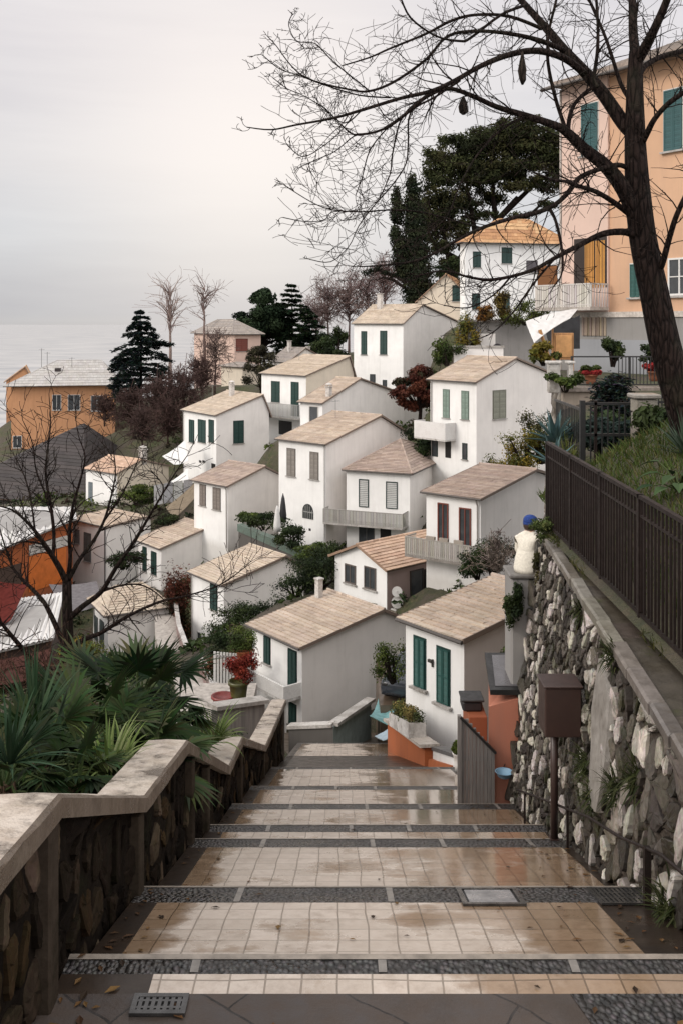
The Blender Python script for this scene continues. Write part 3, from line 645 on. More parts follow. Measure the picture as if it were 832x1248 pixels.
def terr(x, y):
    x = np.asarray(x, float); y = np.asarray(y, float); sh = x.shape; x = x.ravel(); y = y.ravel()
    out = np.empty_like(x)
    for i in range(0, len(x), 4000):
        dx = x[i:i + 4000, None] - CP[None, :, 0]; dy = y[i:i + 4000, None] - CP[None, :, 1]
        s = 1.2 + np.maximum(0, y[i:i + 4000, None]) * .012
        w_ = 1 / (dx * dx + dy * dy + s * s) ** 2.2; out[i:i + 4000] = (w_ * CP[None, :, 2]).sum(1) / w_.sum(1)
    far = np.clip((y - 190) / 150, 0, 1); lft = np.clip((-x - 60 - (y - 100) * .1) / 60, 0, 1)
    out = out * (1 - far) + (-60) * far; out = out * (1 - lft) + (-60) * lft
    st = (x > -1.9) & (x < 2.9) & (y < 39.5); zs = -(461 * y + 1831) / 1200
    out = np.where(st, np.minimum(out, zs - .9), out); cut = (x > 9.5) & (x < 34) & (y > 84) & (y < 104.2); out = np.where(cut, np.minimum(out, -6.5), out); out = np.where((x > -3.8) & (x < 6) & (y > 37.2) & (y < 46.4), np.minimum(out, -20.5), out)
    return out.reshape(sh)
def tz(x, y): return float(terr(np.array([x]), np.array([y]))[0])
gy = np.concatenate([np.arange(1, 50, .8), np.arange(50, 130, 1.5), np.arange(130, 240, 4), np.arange(240, 420, 18)])
gx = np.concatenate([np.arange(-220, -60, 12), np.arange(-60, -20, 2.0), np.arange(-20, 30, .8), np.arange(30, 60, 2), np.arange(60, 230, 12)])
GX, GY = np.meshgrid(gx, gy); GZ = terr(GX, GY)
rngn = np.random.default_rng(3)
GZ += (rngn.random(GZ.shape) - .5) * .12
def gridmesh(name, X, Y_, Z, mat, smooth=True, cols=None):
    ny, nx = X.shape; v = np.stack([X.ravel(), Y_.ravel(), Z.ravel()], 1)
    i = np.arange(ny * nx).reshape(ny, nx); f = np.stack([i[:-1, :-1].ravel(), i[:-1, 1:].ravel(), i[1:, 1:].ravel(), i[1:, :-1].ravel()], 1)
    me = bpy.data.meshes.new(name); me.from_pydata(v.tolist(), [], f.tolist()); me.materials.append(mat)
    if smooth: me.polygons.foreach_set('use_smooth', [True] * len(me.polygons))
    if cols is not None:
        at = me.color_attributes.new('Col', 'FLOAT_COLOR', 'POINT'); at.data.foreach_set('color', np.concatenate([cols.reshape(-1, 3), np.ones((ny * nx, 1))], 1).astype(np.float32).ravel())
    me.update(); o = bpy.data.objects.new(name, me); COL.objects.link(o); return o
m, t, b = nt('hillside_ground')
n1 = noise(t, pos(t), .35, 6, .65); n2 = noise(t, pos(t), 3, 6, .7)
c = ramp(t, n2, [(.3, (.018, .028, .010)), (.5, (.045, .055, .018)), (.62, (.085, .07, .035)), (.8, (.13, .10, .065))])
c = mixc(t, ramp(t, n1, [(.40, 0), (.60, 1)]), c, (.065, .052, .038))
L(t, c, b.inputs['Base Color']); b.inputs['Roughness'].default_value = .95; bump(t, b, n2, .9, .2)
GROUND = m
struct(gridmesh('ground', GX, GY, GZ, GROUND))
# ------------------------------------------------------------------ sea
m, t, b = nt('sea_water')
b.inputs['Roughness'].default_value = .45; b.inputs['IOR'].default_value = 1.33
n1 = noise(t, pos(t, (.0035, .012, 1)), 3.0, 8, .62)
L(t, mixc(t, ramp(t, n1, [(.4, 0), (.6, 1)]), (.27, .275, .285), (.42, .41, .40)), b.inputs['Base Color'])
bump(t, b, noise(t, pos(t, (.05, .12, 1)), 1.0, 6, .6), .5, 1.5)
sm = MB(); sm.face([(-60000, -200, -46), (60000, -200, -46), (60000, 80000, -46), (-60000, 80000, -46)]); struct(sm.build('sea', [m]))

# ------------------------------------------------------------------ stairs
def tilemat():
    m, t, b = nt('stair_tiles')
    mp_ = pos(t); br = N(t, 'ShaderNodeTexBrick', Scale=1.0); br.offset = 0.0; br.squash = 1.0
    br.inputs['Brick Width'].default_value = .205; br.inputs['Row Height'].default_value = .25; br.inputs['Mortar Size'].default_value = .006; br.inputs['Mortar Smooth'].default_value = .2
    br.inputs['Color1'].default_value = (.44, .375, .315, 1); br.inputs['Color2'].default_value = (.55, .475, .41, 1); br.inputs['Mortar'].default_value = (.21, .175, .14, 1)
    wob = t.nodes.new('ShaderNodeVectorMath'); wob.operation = 'ADD'; nv = N(t, 'ShaderNodeTexNoise', Scale=1.3, Detail=2)
    L(t, mp_, nv.inputs['Vector']); vs = t.nodes.new('ShaderNodeVectorMath'); vs.operation = 'SCALE'; vs.inputs['Scale'].default_value = .05; L(t, nv.outputs['Color'], vs.inputs[0])
    L(t, mp_, wob.inputs[0]); L(t, vs.outputs[0], wob.inputs[1]); L(t, wob.outputs[0], br.inputs['Vector']); stn = noise(t, mp_, 4.5, 7, .75)
    sp_ = t.nodes.new('ShaderNodeSeparateXYZ'); L(t, mp_, sp_.inputs[0])
    n1 = noise(t, mp_, 1.4, 6, .6); n3 = noise(t, mp_, 11, 6, .7); n4 = noise(t, pos(t, (.7, 1.6, 1)), .9, 4, .6)
    c = mixc(t, math_(t, 'MULTIPLY', ramp(t, n3, [(.42, 0), (.75, 1)]), .5), br.outputs['Color'], (.34, .26, .20))
    c = mixc(t, math_(t, 'MULTIPLY', ramp(t, stn, [(.5, 0), (.68, 1)]), .55), c, (.24, .185, .14))
    # soaked where water runs: right third and along the left edge
    xr = ramp(t, math_(t, 'MULTIPLY_ADD', sp_.outputs[0], .25, .5), [(.15, 1), (.23, .1), (.58, .1), (.74, .7), (.93, 1)])
    wet = math_(t, 'ADD', math_(t, 'MULTIPLY', xr, .62), math_(t, 'MULTIPLY', math_(t, 'SUBTRACT', n1, .5), 1.6))
    wet = math_(t, 'ADD', wet, math_(t, 'MULTIPLY', math_(t, 'SUBTRACT', n4, .5), .9))
    wf = ramp(t, wet, [(.20, 0), (.30, .6), (.44, 1)])
    L(t, mixc(t, wf, c, mixc(t, 1.0, c, (.55, .45, .35), 'MULTIPLY')), b.inputs['Base Color'])
    L(t, ramp(t, wet, [(.0, .42), (.22, .26), (.34, .07)]), b.inputs['Roughness']); b.inputs['Specular IOR Level'].default_value = .6
    h = math_(t, 'ADD', math_(t, 'MULTIPLY', br.outputs['Fac'], -1.0), math_(t, 'MULTIPLY', n3, .45))
    bump(t, b, math_(t, 'MULTIPLY', h, math_(t, 'SUBTRACT', 1.0, math_(t, 'MULTIPLY', wf, .7))), .5, .012)
    return m
def pebble():
    m, t, b = nt('pebble_band'); v = N(t, 'ShaderNodeTexVoronoi', Scale=30, Randomness=1.0); v.feature = 'F1'; L(t, pos(t, (1, .8, 1)), v.inputs['Vector'])
    n1 = noise(t, pos(t), 2.0, 4); n5 = noise(t, pos(t), 7, 6, .7)
    c = mixc(t, ramp(t, v.outputs['Distance'], [(.25, 0), (.6, 1)]), mixc(t, .92, v.outputs['Color'], (.5, .5, .5)), (.03, .03, .03))
    c = mixc(t, ramp(t, n5, [(.4, 0), (.65, .8)]), mixc(t, 1.0, c, (.17, .16, .158), 'MULTIPLY'), (.028, .024, .021)); L(t, c, b.inputs['Base Color'])
    L(t, ramp(t, n1, [(.4, .5), (.65, .2)]), b.inputs['Roughness']); bump(t, b, math_(t, 'MULTIPLY', v.outputs['Distance'], -1.0), .8, .03); return m
def slate():
    m, t, b = nt('wet_slate'); mp_ = t.nodes.new('ShaderNodeMapping'); mp_.inputs['Rotation'].default_value = (0, 0, R(38)); L(t, pos(t), mp_.inputs[0])
    br = N(t, 'ShaderNodeTexBrick', Scale=1.0); br.inputs['Brick Width'].default_value = .85; br.inputs['Row Height'].default_value = .5; br.inputs['Mortar Size'].default_value = .007
    br.inputs['Color1'].default_value = (.050, .038, .032, 1); br.inputs['Color2'].default_value = (.076, .060, .051, 1); br.inputs['Mortar'].default_value = (.025, .022, .02, 1)
    nv = N(t, 'ShaderNodeTexNoise', Scale=2.2, Detail=4); L(t, pos(t), nv.inputs['Vector']); vs = t.nodes.new('ShaderNodeVectorMath'); vs.operation = 'SCALE'; vs.inputs['Scale'].default_value = .12; L(t, nv.outputs['Color'], vs.inputs[0])
    va = t.nodes.new('ShaderNodeVectorMath'); va.operation = 'ADD'; L(t, mp_.outputs[0], va.inputs[0]); L(t, vs.outputs[0], va.inputs[1]); L(t, va.outputs[0], br.inputs['Vector'])
    n1 = noise(t, pos(t), 6, 6, .7); n2 = noise(t, pos(t), 1.1, 5)
    c = mixc(t, ramp(t, n1, [(.4, 0), (.7, .7)]), br.outputs['Color'], (.07, .065, .065)); c = mixc(t, ramp(t, n2, [(.5, 0), (.62, .6)]), c, (.045, .035, .028))
    L(t, c, b.inputs['Base Color']); L(t, ramp(t, n2, [(.42, .5), (.6, .2)]), b.inputs['Roughness']); b.inputs['Specular IOR Level'].default_value = .13
    bump(t, b, math_(t, 'ADD', n1, math_(t, 'MULTIPLY', br.outputs['Fac'], -1.2)), .5, .02); return m
TILES, PEB, SLATE = tilemat(), pebble(), slate()
GUT = plain('wet_gutter_slab', (.026, .018, .013), .34, .5, 3, bumps=.6, spec=.25)
EDGE = plain('nosing_stone', (.21, .18, .15), .45, .4, 9, bumps=.4)
EY = [5.96, 8.17, 11.03, 12.3, 14.8, 17.95, 23.2, 37.0]
XL, XT0, XT1, XR = -1.64, -1.43, 2.0, 2.62
st = MB(); RIS = .15
def strip(x0, x1, ya, za, yb, zb, mat, lift=0.0):
    n = max(1, int((yb - ya) / .5))
    for k in range(n):
        a, b_ = k / n, (k + 1) / n
        st.face([(x0, lerp(ya, yb, a), lerp(za, zb, a) + lift), (x1, lerp(ya, yb, a), lerp(za, zb, a) + lift), (x1, lerp(ya, yb, b_), lerp(za, zb, b_) + lift), (x0, lerp(ya, yb, b_), lerp(za, zb, b_) + lift)], mat)
rng = random.Random(5)
def band(y0, y1, z0, z1, x0=XL, x1=XR):
    strip(x0, x1, y0, z0, y1 - .05, lerp(z0, z1, (y1 - .05 - y0) / (y1 - y0)), 1)
    zz = lerp(z0, z1, (y1 - .05 - y0) / (y1 - y0)); strip(x0, x1, y1 - .05, zz, y1, z1, 3, .004)
    x = x0 + rng.uniform(.5, .9)
    while x < x1 - .3:
        strip(x, x + .05, y0 + .01, z0 + (z1 - z0) * .01 / (y1 - y0), y1 - .055, zz, 5, .005); x += rng.uniform(.7, 1.25)
zl = zst(EY[0])
st.face([(-2.2, -2, zl), (2.9, -2, zl), (2.9, 5.61, zl), (-2.2, 5.61, zl)], 2)
strip(-1.1, 2.9, 5.61, zl, 5.78, zl, 0); strip(XL, -1.1, 5.61, zl, 5.78, zl, 4); band(5.78, 5.96, zl, zl, XL, 2.75)
st.face([(1.40, 5.2, zl + .004), (2.02, 5.2, zl + .004), (1.93, 5.605, zl + .004), (1.30, 5.605, zl + .004)], 1)
for k in range(len(EY) - 1):
    y0, y1 = EY[k], EY[k + 1]; za, zb = zst(y0) - RIS, zst(y1); xr = XR
    st.face([(XL, y0, zst(y0)), (XR + .1, y0, zst(y0)), (XR + .1, y0, za - .05), (XL, y0, za - .05)], 3)
    bl = min(.50, (y1 - y0) * .3); yb = y1 - bl; zbb = lerp(za, zb, (yb - y0) / (y1 - y0))
    xt1 = [1.98, 2.35, 2.45, 2.5, 2.5, 2.5, 2.5, 2.5][k]
    if k == 6:   # wet asphalt landing
        ym = y0 + 6.4; zm = lerp(za, zb, (ym - y0) / (y1 - y0)); strip(XL, xr, y0, za, ym, zm, 4); strip(XT0, xt1, ym, zm, yb, zbb, 0)
    else: strip(XT0, xt1, y0, za, yb, zbb, 0)
    strip(XL, XT0, y0, za, yb, zbb, 4); strip(xt1, xr + .12, y0, za, yb, zbb, 4)
    band(yb, y1, zbb, zb, XL, XR + .1)
y1 = EY[-1]; st.face([(XL, y1, zst(y1)), (XR, y1, zst(y1)), (XR, y1 + .01, zst(y1) - 3), (XL, y1 + .01, zst(y1) - 3)], 3)
so_ = struct(st.build('stairs', [TILES, PEB, SLATE, EDGE, GUT, plain('divider_stone', (.17, .155, .14), .4, .35, 8, bumps=.4)]))

# drain grates
GRATE = plain('wet_cast_iron', (.075, .073, .072), .25, .4, 12, .6, .2)
def grate(name, label, x0, x1, y0, y1, zf, bars, frame=.03, group=None, plate=None):
    th = thing(name, label, 'drain grate', ((x0 + x1) / 2, (y0 + y1) / 2, zf((y0 + y1) / 2)), 0, group)
    cx, cy, cz = th.location; slope = (zf(y1) - zf(y0)) / (y1 - y0)
    S = lambda x, y, z: Vector((x - cx, y - cy, zf(y) - cz + z))
    def bx(mb, xa, xb, ya, yb, za, zb): mb.hexa([S(xa, ya, za), S(xb, ya, za), S(xb, yb, za), S(xa, yb, za), S(xa, ya, zb), S(xb, ya, zb), S(xb, yb, zb), S(xa, yb, zb)])
    fr_ = MB(); bx(fr_, x0, x1, y0, y0 + frame, .004, .022); bx(fr_, x0, x1, y1 - frame, y1, .004, .022); bx(fr_, x0, x0 + frame, y0 + frame, y1 - frame, .004, .022); bx(fr_, x1 - frame, x1, y0 + frame, y1 - frame, .004, .022)
    fr_.build('frame', [GRATE], th)
    pit = MB(); bx(pit, x0 + frame, x1 - frame, y0 + frame, y1 - frame, .004, .007); pit.build('pit', [BLACKM], th)
    br_ = MB()
    if plate: bx(br_, x0 + frame + .02, x1 - frame - .02, y0 + frame + .02, y1 - frame - .02, .008, .018); br_.build('cover_plate', [plate], th); return th
    for k in range(bars):
        x = lerp(x0 + frame, x1 - frame, (k + .5) / bars); w_ = (x1 - x0 - 2 * frame) / bars * .3; bx(br_, x - w_, x + w_, y0 + frame, y1 - frame, .008, .02)
    for q in (.33, .66): bx(br_, x0 + frame, x1 - frame, lerp(y0, y1, q) - .008, lerp(y0, y1, q) + .008, .0085, .0195)
    br_.build('bars', [GRATE], th); return th
grate('drain_grate', 'small square iron drain grate set in the dark slate landing', -1.17, -.86, 5.42, 5.585, lambda y: zl, 7)
k = 0; fz = lambda y: lerp(zst(EY[0]) - RIS, zst(EY[1]), (y - EY[0]) / (EY[1] - EY[0]))
grate('drain_cover', 'pale metal cover plate in the second dark pebble band', .93, 1.42, 7.56, 8.05, fz, 0, .04, None, plain('worn_steel_plate', (.30, .30, .31), .3, .5, 5, .5, .3))
grate('drain_grate', 'wide iron drain grate at the wall end of the second pebble band', 2.0, 2.5, 7.58, 8.06, fz, 12)

# ------------------------------------------------------------------ rubble walls: every stone modelled in the surface
def voro(U, V_, cell, seed, stretch=1.4, warp=.25):
    g = np.random.default_rng(seed); u0, u1, v0, v1 = U.min() - 1, U.max() + 1, V_.min() - 1, V_.max() + 1
    nu, nv_ = int((u1 - u0) / cell) + 1, int((v1 - v0) / (cell * stretch)) + 1
    iu, iv = np.meshgrid(np.arange(nu), np.arange(nv_)); pu = u0 + (iu + g.random(iu.shape) * .95) * cell; pv = v0 + (iv + g.random(iv.shape) * .95 + .5 * (iu % 2)) * cell * stretch
    cu = np.clip(((U - u0) / cell).astype(int), 0, nu - 1); cv = np.clip(((V_ - v0) / (cell * stretch)).astype(int), 0, nv_ - 1)
    d1 = np.full(U.shape, 1e9); d2 = np.full(U.shape, 1e9); idx = np.zeros(U.shape, int)
    for a in range(-2, 3):
        for b_ in range(-2, 3):
            x = np.clip(cu + a, 0, nu - 1); y = np.clip(cv + b_, 0, nv_ - 1); d = np.hypot(U - pu[y, x], (V_ - pv[y, x]) / stretch); i_ = y * nu + x
            same = i_ == idx; new = (d < d1) & ~same; d2 = np.where(new, d1, np.where((d < d2) & ~same & (d >= d1), d, d2)); idx = np.where(new, i_, idx); d1 = np.where(new, d, d1)
    return d1, d2, idx, g.random(nu * nv_ + 1), g.random((nu * nv_ + 1, 3))
def stones(U, V_, cell, seed, pal, mortar, relief=.07, gap=.03, stretch=1.4, probs=None):
    g = np.random.default_rng(seed + 1)
    wu = np.zeros(U.shape); wv = np.zeros(U.shape)
    for s_, a_ in ((9.0, .014), (21.0, .008)):
        ph = g.random(8) * 6.28
        wu += a_ * (np.sin(U * s_ + ph[0] + 1.3 * np.sin(V_ * s_ * .8 + ph[1])) + np.sin(V_ * s_ * 1.1 + ph[2])); wv += a_ * (np.sin(V_ * s_ + ph[3] + 1.3 * np.sin(U * s_ * .7 + ph[4])) + np.sin(U * s_ * .9 + ph[5]))
    d1, d2, idx, r1, r3 = voro(U + wu, V_ + wv, cell, seed, stretch)
    e = d2 - d1; gp = gap * (.6 + 1.3 * r3[idx, 0]); k = np.clip((e - gp) / (cell * .22), 0, 1); dome = np.sqrt(np.clip(1 - (1 - k) ** 2, 0, 1))
    rough = np.zeros(U.shape)
    for s_ in (17., 31., 53.):
        ph = g.random(4) * 6.28; rough += (.35 / s_) * np.sin(U * s_ + ph[0] + 2 * np.sin(V_ * s_ * .6 + ph[1])) * np.sin(V_ * s_ * 1.2 + ph[2] + r3[idx, 2] * 6)
    hgt = relief * np.clip(dome * 1.35, 0, 1) * (.35 + .8 * r3[idx, 1]) + rough * .8 + (g.random(U.shape) - .5) * .010
    pal = np.array(pal); pr = np.array(probs if probs else [1 / len(pal)] * len(pal)); ci = np.searchsorted(np.cumsum(pr), r1[idx] * .9999); ci = np.clip(ci, 0, len(pal) - 1)
    c = pal[ci] * (.8 + .4 * r3[idx, 2])[..., None]; edge = np.clip(e / gp - .6, 0, 1)[..., None]
    c = c * edge + np.array(mortar) * (1 - edge) * (.7 + .6 * g.random(U.shape))[..., None]
    return hgt, c
# right-hand retaining wall
ZT = -3.24
Yv = np.arange(2.2, 15.22, .02); tv = np.linspace(0, 1, 200)
YY, TT = np.meshgrid(Yv, tv); foot = -(461 * np.maximum(YY, 5.96) + 1831) / 1200 - .55; foot = np.where(YY < 5.96, zl - .4, foot); ZZ = foot + (ZT - foot) * TT
PALW = [(.50, .465, .415), (.27, .245, .21), (.125, .108, .09), (.072, .062, .052), (.045, .038, .031)]
def clip_poly(poly, nx, ny, c):
    o = []
    for i in range(len(poly)):
        (x0, y0), (x1, y1) = poly[i], poly[(i + 1) % len(poly)]; d0, d1_ = nx * x0 + ny * y0 - c, nx * x1 + ny * y1 - c
        if d0 <= 0: o.append((x0, y0))
        if d0 * d1_ < 0: q_ = d0 / (d0 - d1_); o.append((x0 + (x1 - x0) * q_, y0 + (y1 - y0) * q_))
    return o
def laid_stones(mb, u0, u1, v0f, v1f, size, to3d, seed, pal, probs, gap=(.012, .03), relief=(.02, .055), stretch=1.35):
    """separate stones: rounded Voronoi cells standing out of the mortar.  to3d(u, v, out)"""
    g = random.Random(seed); pts = []; vmin = min(v0f(u0 + (u1 - u0) * k / 20) for k in range(21)); vmax = max(v1f(u0 + (u1 - u0) * k / 20) for k in range(21)); cells = {}
    u = u0; iu = 0
    while u < u1:
        sz = size(u); v = vmin - g.random() * sz
        while v < vmax:
            p = (u + g.uniform(-.42, .42) * sz, v + g.uniform(-.42, .42) * sz * stretch + (.5 * sz * stretch if iu % 2 else 0))
            if u0 - .1 < p[0] < u1 + .1 and v0f(p[0]) - .15 < p[1] < v1f(p[0]) + .05: pts.append(p)
            v += sz * stretch
        u += sz; iu += 1
    for p in pts: cells.setdefault((int(p[0] // .6), int(p[1] // .8)), []).append(p)
    for p in pts:
        nb = [q for a_ in (-1, 0, 1) for b_ in (-1, 0, 1) for q in cells.get((int(p[0] // .6) + a_, int(p[1] // .8) + b_), []) if q != p]; r = .7
        poly = [(p[0] - r, p[1] - r), (p[0] + r, p[1] - r), (p[0] + r, p[1] + r), (p[0] - r, p[1] + r)]; gp = g.uniform(*gap)
        for q in nb:
            dx, dy = q[0] - p[0], q[1] - p[1]; d = math.hypot(dx, dy)
            if d < 1e-4: continue
            nx, ny = dx / d, dy / d; poly = clip_poly(poly, nx, ny, nx * p[0] + ny * p[1] + d / 2 - gp)
            if len(poly) < 3: break
        if len(poly) < 3: continue
        poly = [(x, min(max(y, v0f(x)), v1f(x) - .02)) for x, y in poly]
        for it in range(2):
            q = []
            for i in range(len(poly)): (x0, y0), (x1, y1) = poly[i], poly[(i + 1) % len(poly)]; f_ = .20 + g.uniform(-.05, .05); q += [(lerp(x0, x1, f_), lerp(y0, y1, f_)), (lerp(x0, x1, 1 - f_), lerp(y0, y1, 1 - f_))]
            poly = q
        cx, cy = sum(x for x, y in poly) / len(poly), sum(y for x, y in poly) / len(poly); poly = [(x + g.gauss(0, .005), y + g.gauss(0, .005)) for x, y in poly]
        x_ = g.random(); k = 0; acc = probs[0]
        while x_ > acc and k < len(pal) - 1: k += 1; acc += probs[k]
        c = jit(pal[k], g, .25); h_ = g.uniform(*relief) * (1.2 if k == 0 else .9); tx, ty = g.gauss(0, .12), g.gauss(0, .12)
        def ring(s_, o_, j_=0.0): return [to3d(cx + (x - cx) * s_, cy + (y - cy) * s_, o_ + (tx * (x - cx) + ty * (y - cy)) * s_ * (1 if o_ > .004 else 0) + g.gauss(0, j_)) for x, y in poly]
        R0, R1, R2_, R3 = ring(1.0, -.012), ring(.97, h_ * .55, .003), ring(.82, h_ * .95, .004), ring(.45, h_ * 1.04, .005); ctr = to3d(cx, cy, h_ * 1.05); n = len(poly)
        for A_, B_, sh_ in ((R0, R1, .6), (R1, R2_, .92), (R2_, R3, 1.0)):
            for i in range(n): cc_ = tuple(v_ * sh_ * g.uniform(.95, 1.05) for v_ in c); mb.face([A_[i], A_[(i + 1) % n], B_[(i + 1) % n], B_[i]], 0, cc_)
        for i in range(n): mb.face([R3[i], R3[(i + 1) % n], ctr], 0, tuple(v_ * g.uniform(.96, 1.04) for v_ in c))
def wx(y, z): return 2.45 + .022 * (y - 7.5) + .12 * (z - zst(max(y, 5.96)))
# mortar face with a rough surface
MR = np.random.default_rng(9).random(YY.shape); SM = (MR + np.roll(MR, 1, 0) + np.roll(MR, 1, 1) + np.roll(np.roll(MR, 1, 0), 1, 1)) / 4
XX = 2.45 + .022 * (YY - 7.5) + .12 * (ZZ + (461 * np.maximum(YY, 5.96) + 1831) / 1200) - SM * .03
cw = np.array([.060, .048, .038])[None, None, :] * (.55 + .9 * SM)[..., None]
ww_ = thing('stone_retaining_wall', 'tall rough stone retaining wall with pale stones in dark mortar, right of the steps', 'stone wall')
gridmesh('mortar_face', XX, YY, ZZ, STONE, True, cw).parent = ww_
sm_ = MB(); vf0 = lambda y: zst(max(y, 5.96)) - .45; vf1 = lambda y: ZT + .0
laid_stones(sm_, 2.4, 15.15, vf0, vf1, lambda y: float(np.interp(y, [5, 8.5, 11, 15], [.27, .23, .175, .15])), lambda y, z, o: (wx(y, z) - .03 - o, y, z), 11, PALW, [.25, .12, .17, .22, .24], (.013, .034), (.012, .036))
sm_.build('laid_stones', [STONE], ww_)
# far end face of the wall
tv2 = np.linspace(0, 1, 110); xs = np.linspace(0, 1, 45); SX, ST = np.meshgrid(xs, tv2); zf_ = zst(15.2) - .6; ZZ2 = zf_ + (ZT - zf_) * ST; XX2 = 2.62 + .12 * (ZZ2 - zst(15.2)) + SX * 1.2
h3, c3 = stones(XX2 * 1.0, ZZ2, .2, 31, PALW, (.05, .043, .036), .07, .022, 1.4, [.3, .2, .2, .2, .1])
gridmesh('end_face', XX2, 15.2 + h3 * (np.minimum(1, SX * 6)), ZZ2, STONE, True, c3).parent = ww_
# smooth old render patch on the wall
pm = MB(); pt_ = [(9.55, -4.75), (9.45, -4.2), (9.55, -3.62), (9.95, -3.50), (10.25, -3.45), (10.3, -4.0), (10.1, -4.35), (9.95, -4.85)]
pm.loft([[(wx(y, z) + .05, y, z) for y, z in pt_], [(wx(y, z) - .085, lerp(9.9, y, .97), lerp(-4.4, z, .97)) for y, z in pt_]], 0, (.33, .31, .285)); pm.build('render_patch', [CAPST], ww_, fixn=True)
cp = MB(); y = 2.0; rng = random.Random(8)
while y < 15.25:
    ln = min(rng.uniform(.45, .95), 15.3 - y)
    if ln < .15: break
    k_ = jit((.20, .18, .16), rng, .25); xa, xb = wx(y, ZT) - .07 + rng.uniform(-.012, .012), wx(y + ln, ZT) - .07 + rng.uniform(-.012, .012); zt_ = ZT + .085 + rng.uniform(-.012, .012); wd = .15 + rng.uniform(-.012, .012)
    cp.loft([[(xa, y + .004, ZT - .03), (xa + wd, y + .004, ZT - .03), (xb + wd, y + ln - .004, ZT - .03), (xb, y + ln - .004, ZT - .03)], [(xa - .008, y + .003, zt_ - .02), (xa + wd, y + .003, zt_ - .02), (xb + wd, y + ln - .003, zt_ - .02), (xb - .008, y + ln - .003, zt_ - .02)], [(xa + .018, y + .015, zt_), (xa + wd - .01, y + .015, zt_), (xb + wd - .01, y + ln - .015, zt_), (xb + .018, y + ln - .015, zt_)]], 0, k_); y += ln
cp.build('coping', [CAPST], ww_)
lm_ = MB(); y = 2.0
while y < 15.2:
    y2 = min(15.25, y + .5); lm_.face([(wx(y, ZT) + .06, y, ZT + .05), (3.55, y, ZT + .06), (3.55, y2, ZT + .06), (wx(y2, ZT) + .06, y2, ZT + .05)], 0, jit((.085, .07, .055), rng, .3)); y = y2
lm_.build('ledge', [vcol('mossy_ledge', .6, nscale=7, namt=.7, bumpd=.03, moss=(.05, .055, .015), wet=True)], ww_)
# left parapet: coping steps down in a zigzag
CZ = [(2.0, -2.25), (4.67, -2.52), (5.57, -2.66), (8.0, -3.83), (10.18, -4.30), (14.0, -6.27), (15.9, -6.66), (20.7, -8.85), (28.2, -10.75)]
def capz(y): return np.interp(y, [a for a, b_ in CZ], [b_ for a, b_ in CZ])
pw = thing('stair_parapet', 'low dark stone parapet with a zigzag concrete coping, left of the steps', 'parapet wall')
Yv = np.concatenate([np.arange(2.2, 14, .03), np.arange(14, 28.2, .07)]); tv = np.linspace(0, 1, 60); YY, TT = np.meshgrid(Yv, tv)
foot = np.where(YY < 5.96, zl - .3, -(461 * YY + 1831) / 1200 - .5); ZZ = foot + (capz(YY) - .08 - foot) * TT
PALP = [(.085, .063, .043), (.034, .024, .016), (.017, .012, .0085), (.042, .027, .014), (.011, .008, .006)]
MR = np.random.default_rng(19).random(YY.shape); SM = (MR + np.roll(MR, 1, 0) + np.roll(MR, 1, 1) + np.roll(np.roll(MR, 1, 0), 1, 1)) / 4
gridmesh('mortar_face', -1.70 + SM * .02, YY, ZZ, PARST, True, np.array([.012, .0088, .0066])[None, None, :] * (.5 + SM)[..., None]).parent = pw
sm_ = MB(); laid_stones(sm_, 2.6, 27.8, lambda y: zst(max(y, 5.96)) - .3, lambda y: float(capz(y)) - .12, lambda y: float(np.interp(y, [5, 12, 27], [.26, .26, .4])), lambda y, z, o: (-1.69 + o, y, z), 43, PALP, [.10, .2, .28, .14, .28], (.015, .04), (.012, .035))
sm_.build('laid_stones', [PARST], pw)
bk_ = MB()
for (ya, za), (yb, zb) in zip(CZ[:-1], CZ[1:]):
    bk_.face([(-1.98, ya, za - .08), (-1.98, yb, zb - .08), (-1.98, yb, zst(max(yb, 5.96)) - 1.2), (-1.98, ya, zst(max(ya, 5.96)) - 1.2)], 0, (.1, .09, .08))
ye, ze = CZ[-1]; bk_.box(-1.98, -1.62, ye - .3, ye, zst(ye) - 1, ze - .07, 0, (.13, .11, .09)); bk_.build('rear_face', [CAPST], pw)
cm = MB(); rings = []
sub = []
for (ya, za), (yb, zb) in zip(CZ[:-1], CZ[1:]):
    n = max(2, int((yb - ya) / .22))
    sub += [(lerp(ya, yb, k / n), lerp(za, zb, k / n)) for k in range(n)]
sub.append(CZ[-1]); rng = random.Random(4)
for y, z in sub:
    j = lambda a=.006: rng.uniform(-a, a)
    rings.append([(-2.0 + j(), y, z - .12), (-2.01 + j(), y, z - .02 + j(.003)), (-1.99, y, z + j(.004)), (-1.80, y, z + .008 + j(.004)), (-1.60, y, z + j(.004)), (-1.575 + j(), y, z - .02), (-1.575 + j(.004), y, z - .135)])
cm.loft(rings, 0, (.40, .345, .29))
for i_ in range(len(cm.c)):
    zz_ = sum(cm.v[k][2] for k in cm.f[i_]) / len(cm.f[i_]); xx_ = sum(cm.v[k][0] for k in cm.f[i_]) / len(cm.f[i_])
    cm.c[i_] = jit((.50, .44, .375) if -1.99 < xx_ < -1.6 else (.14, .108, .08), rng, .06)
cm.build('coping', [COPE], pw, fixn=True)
for y in (5.52, 7.95, 10.75, 12.0, 16.0, 20.7, 24.4):
    pl = MB(); zt = float(capz(y)) - .135; pl.box(-1.72, -1.605, y - .085, y + .085, zst(max(y, 5.96)) - .3, zt, 0, jit((.055, .042, .031), rng, .15), bev=.012); pl.build('pilaster', [PARST], pw)

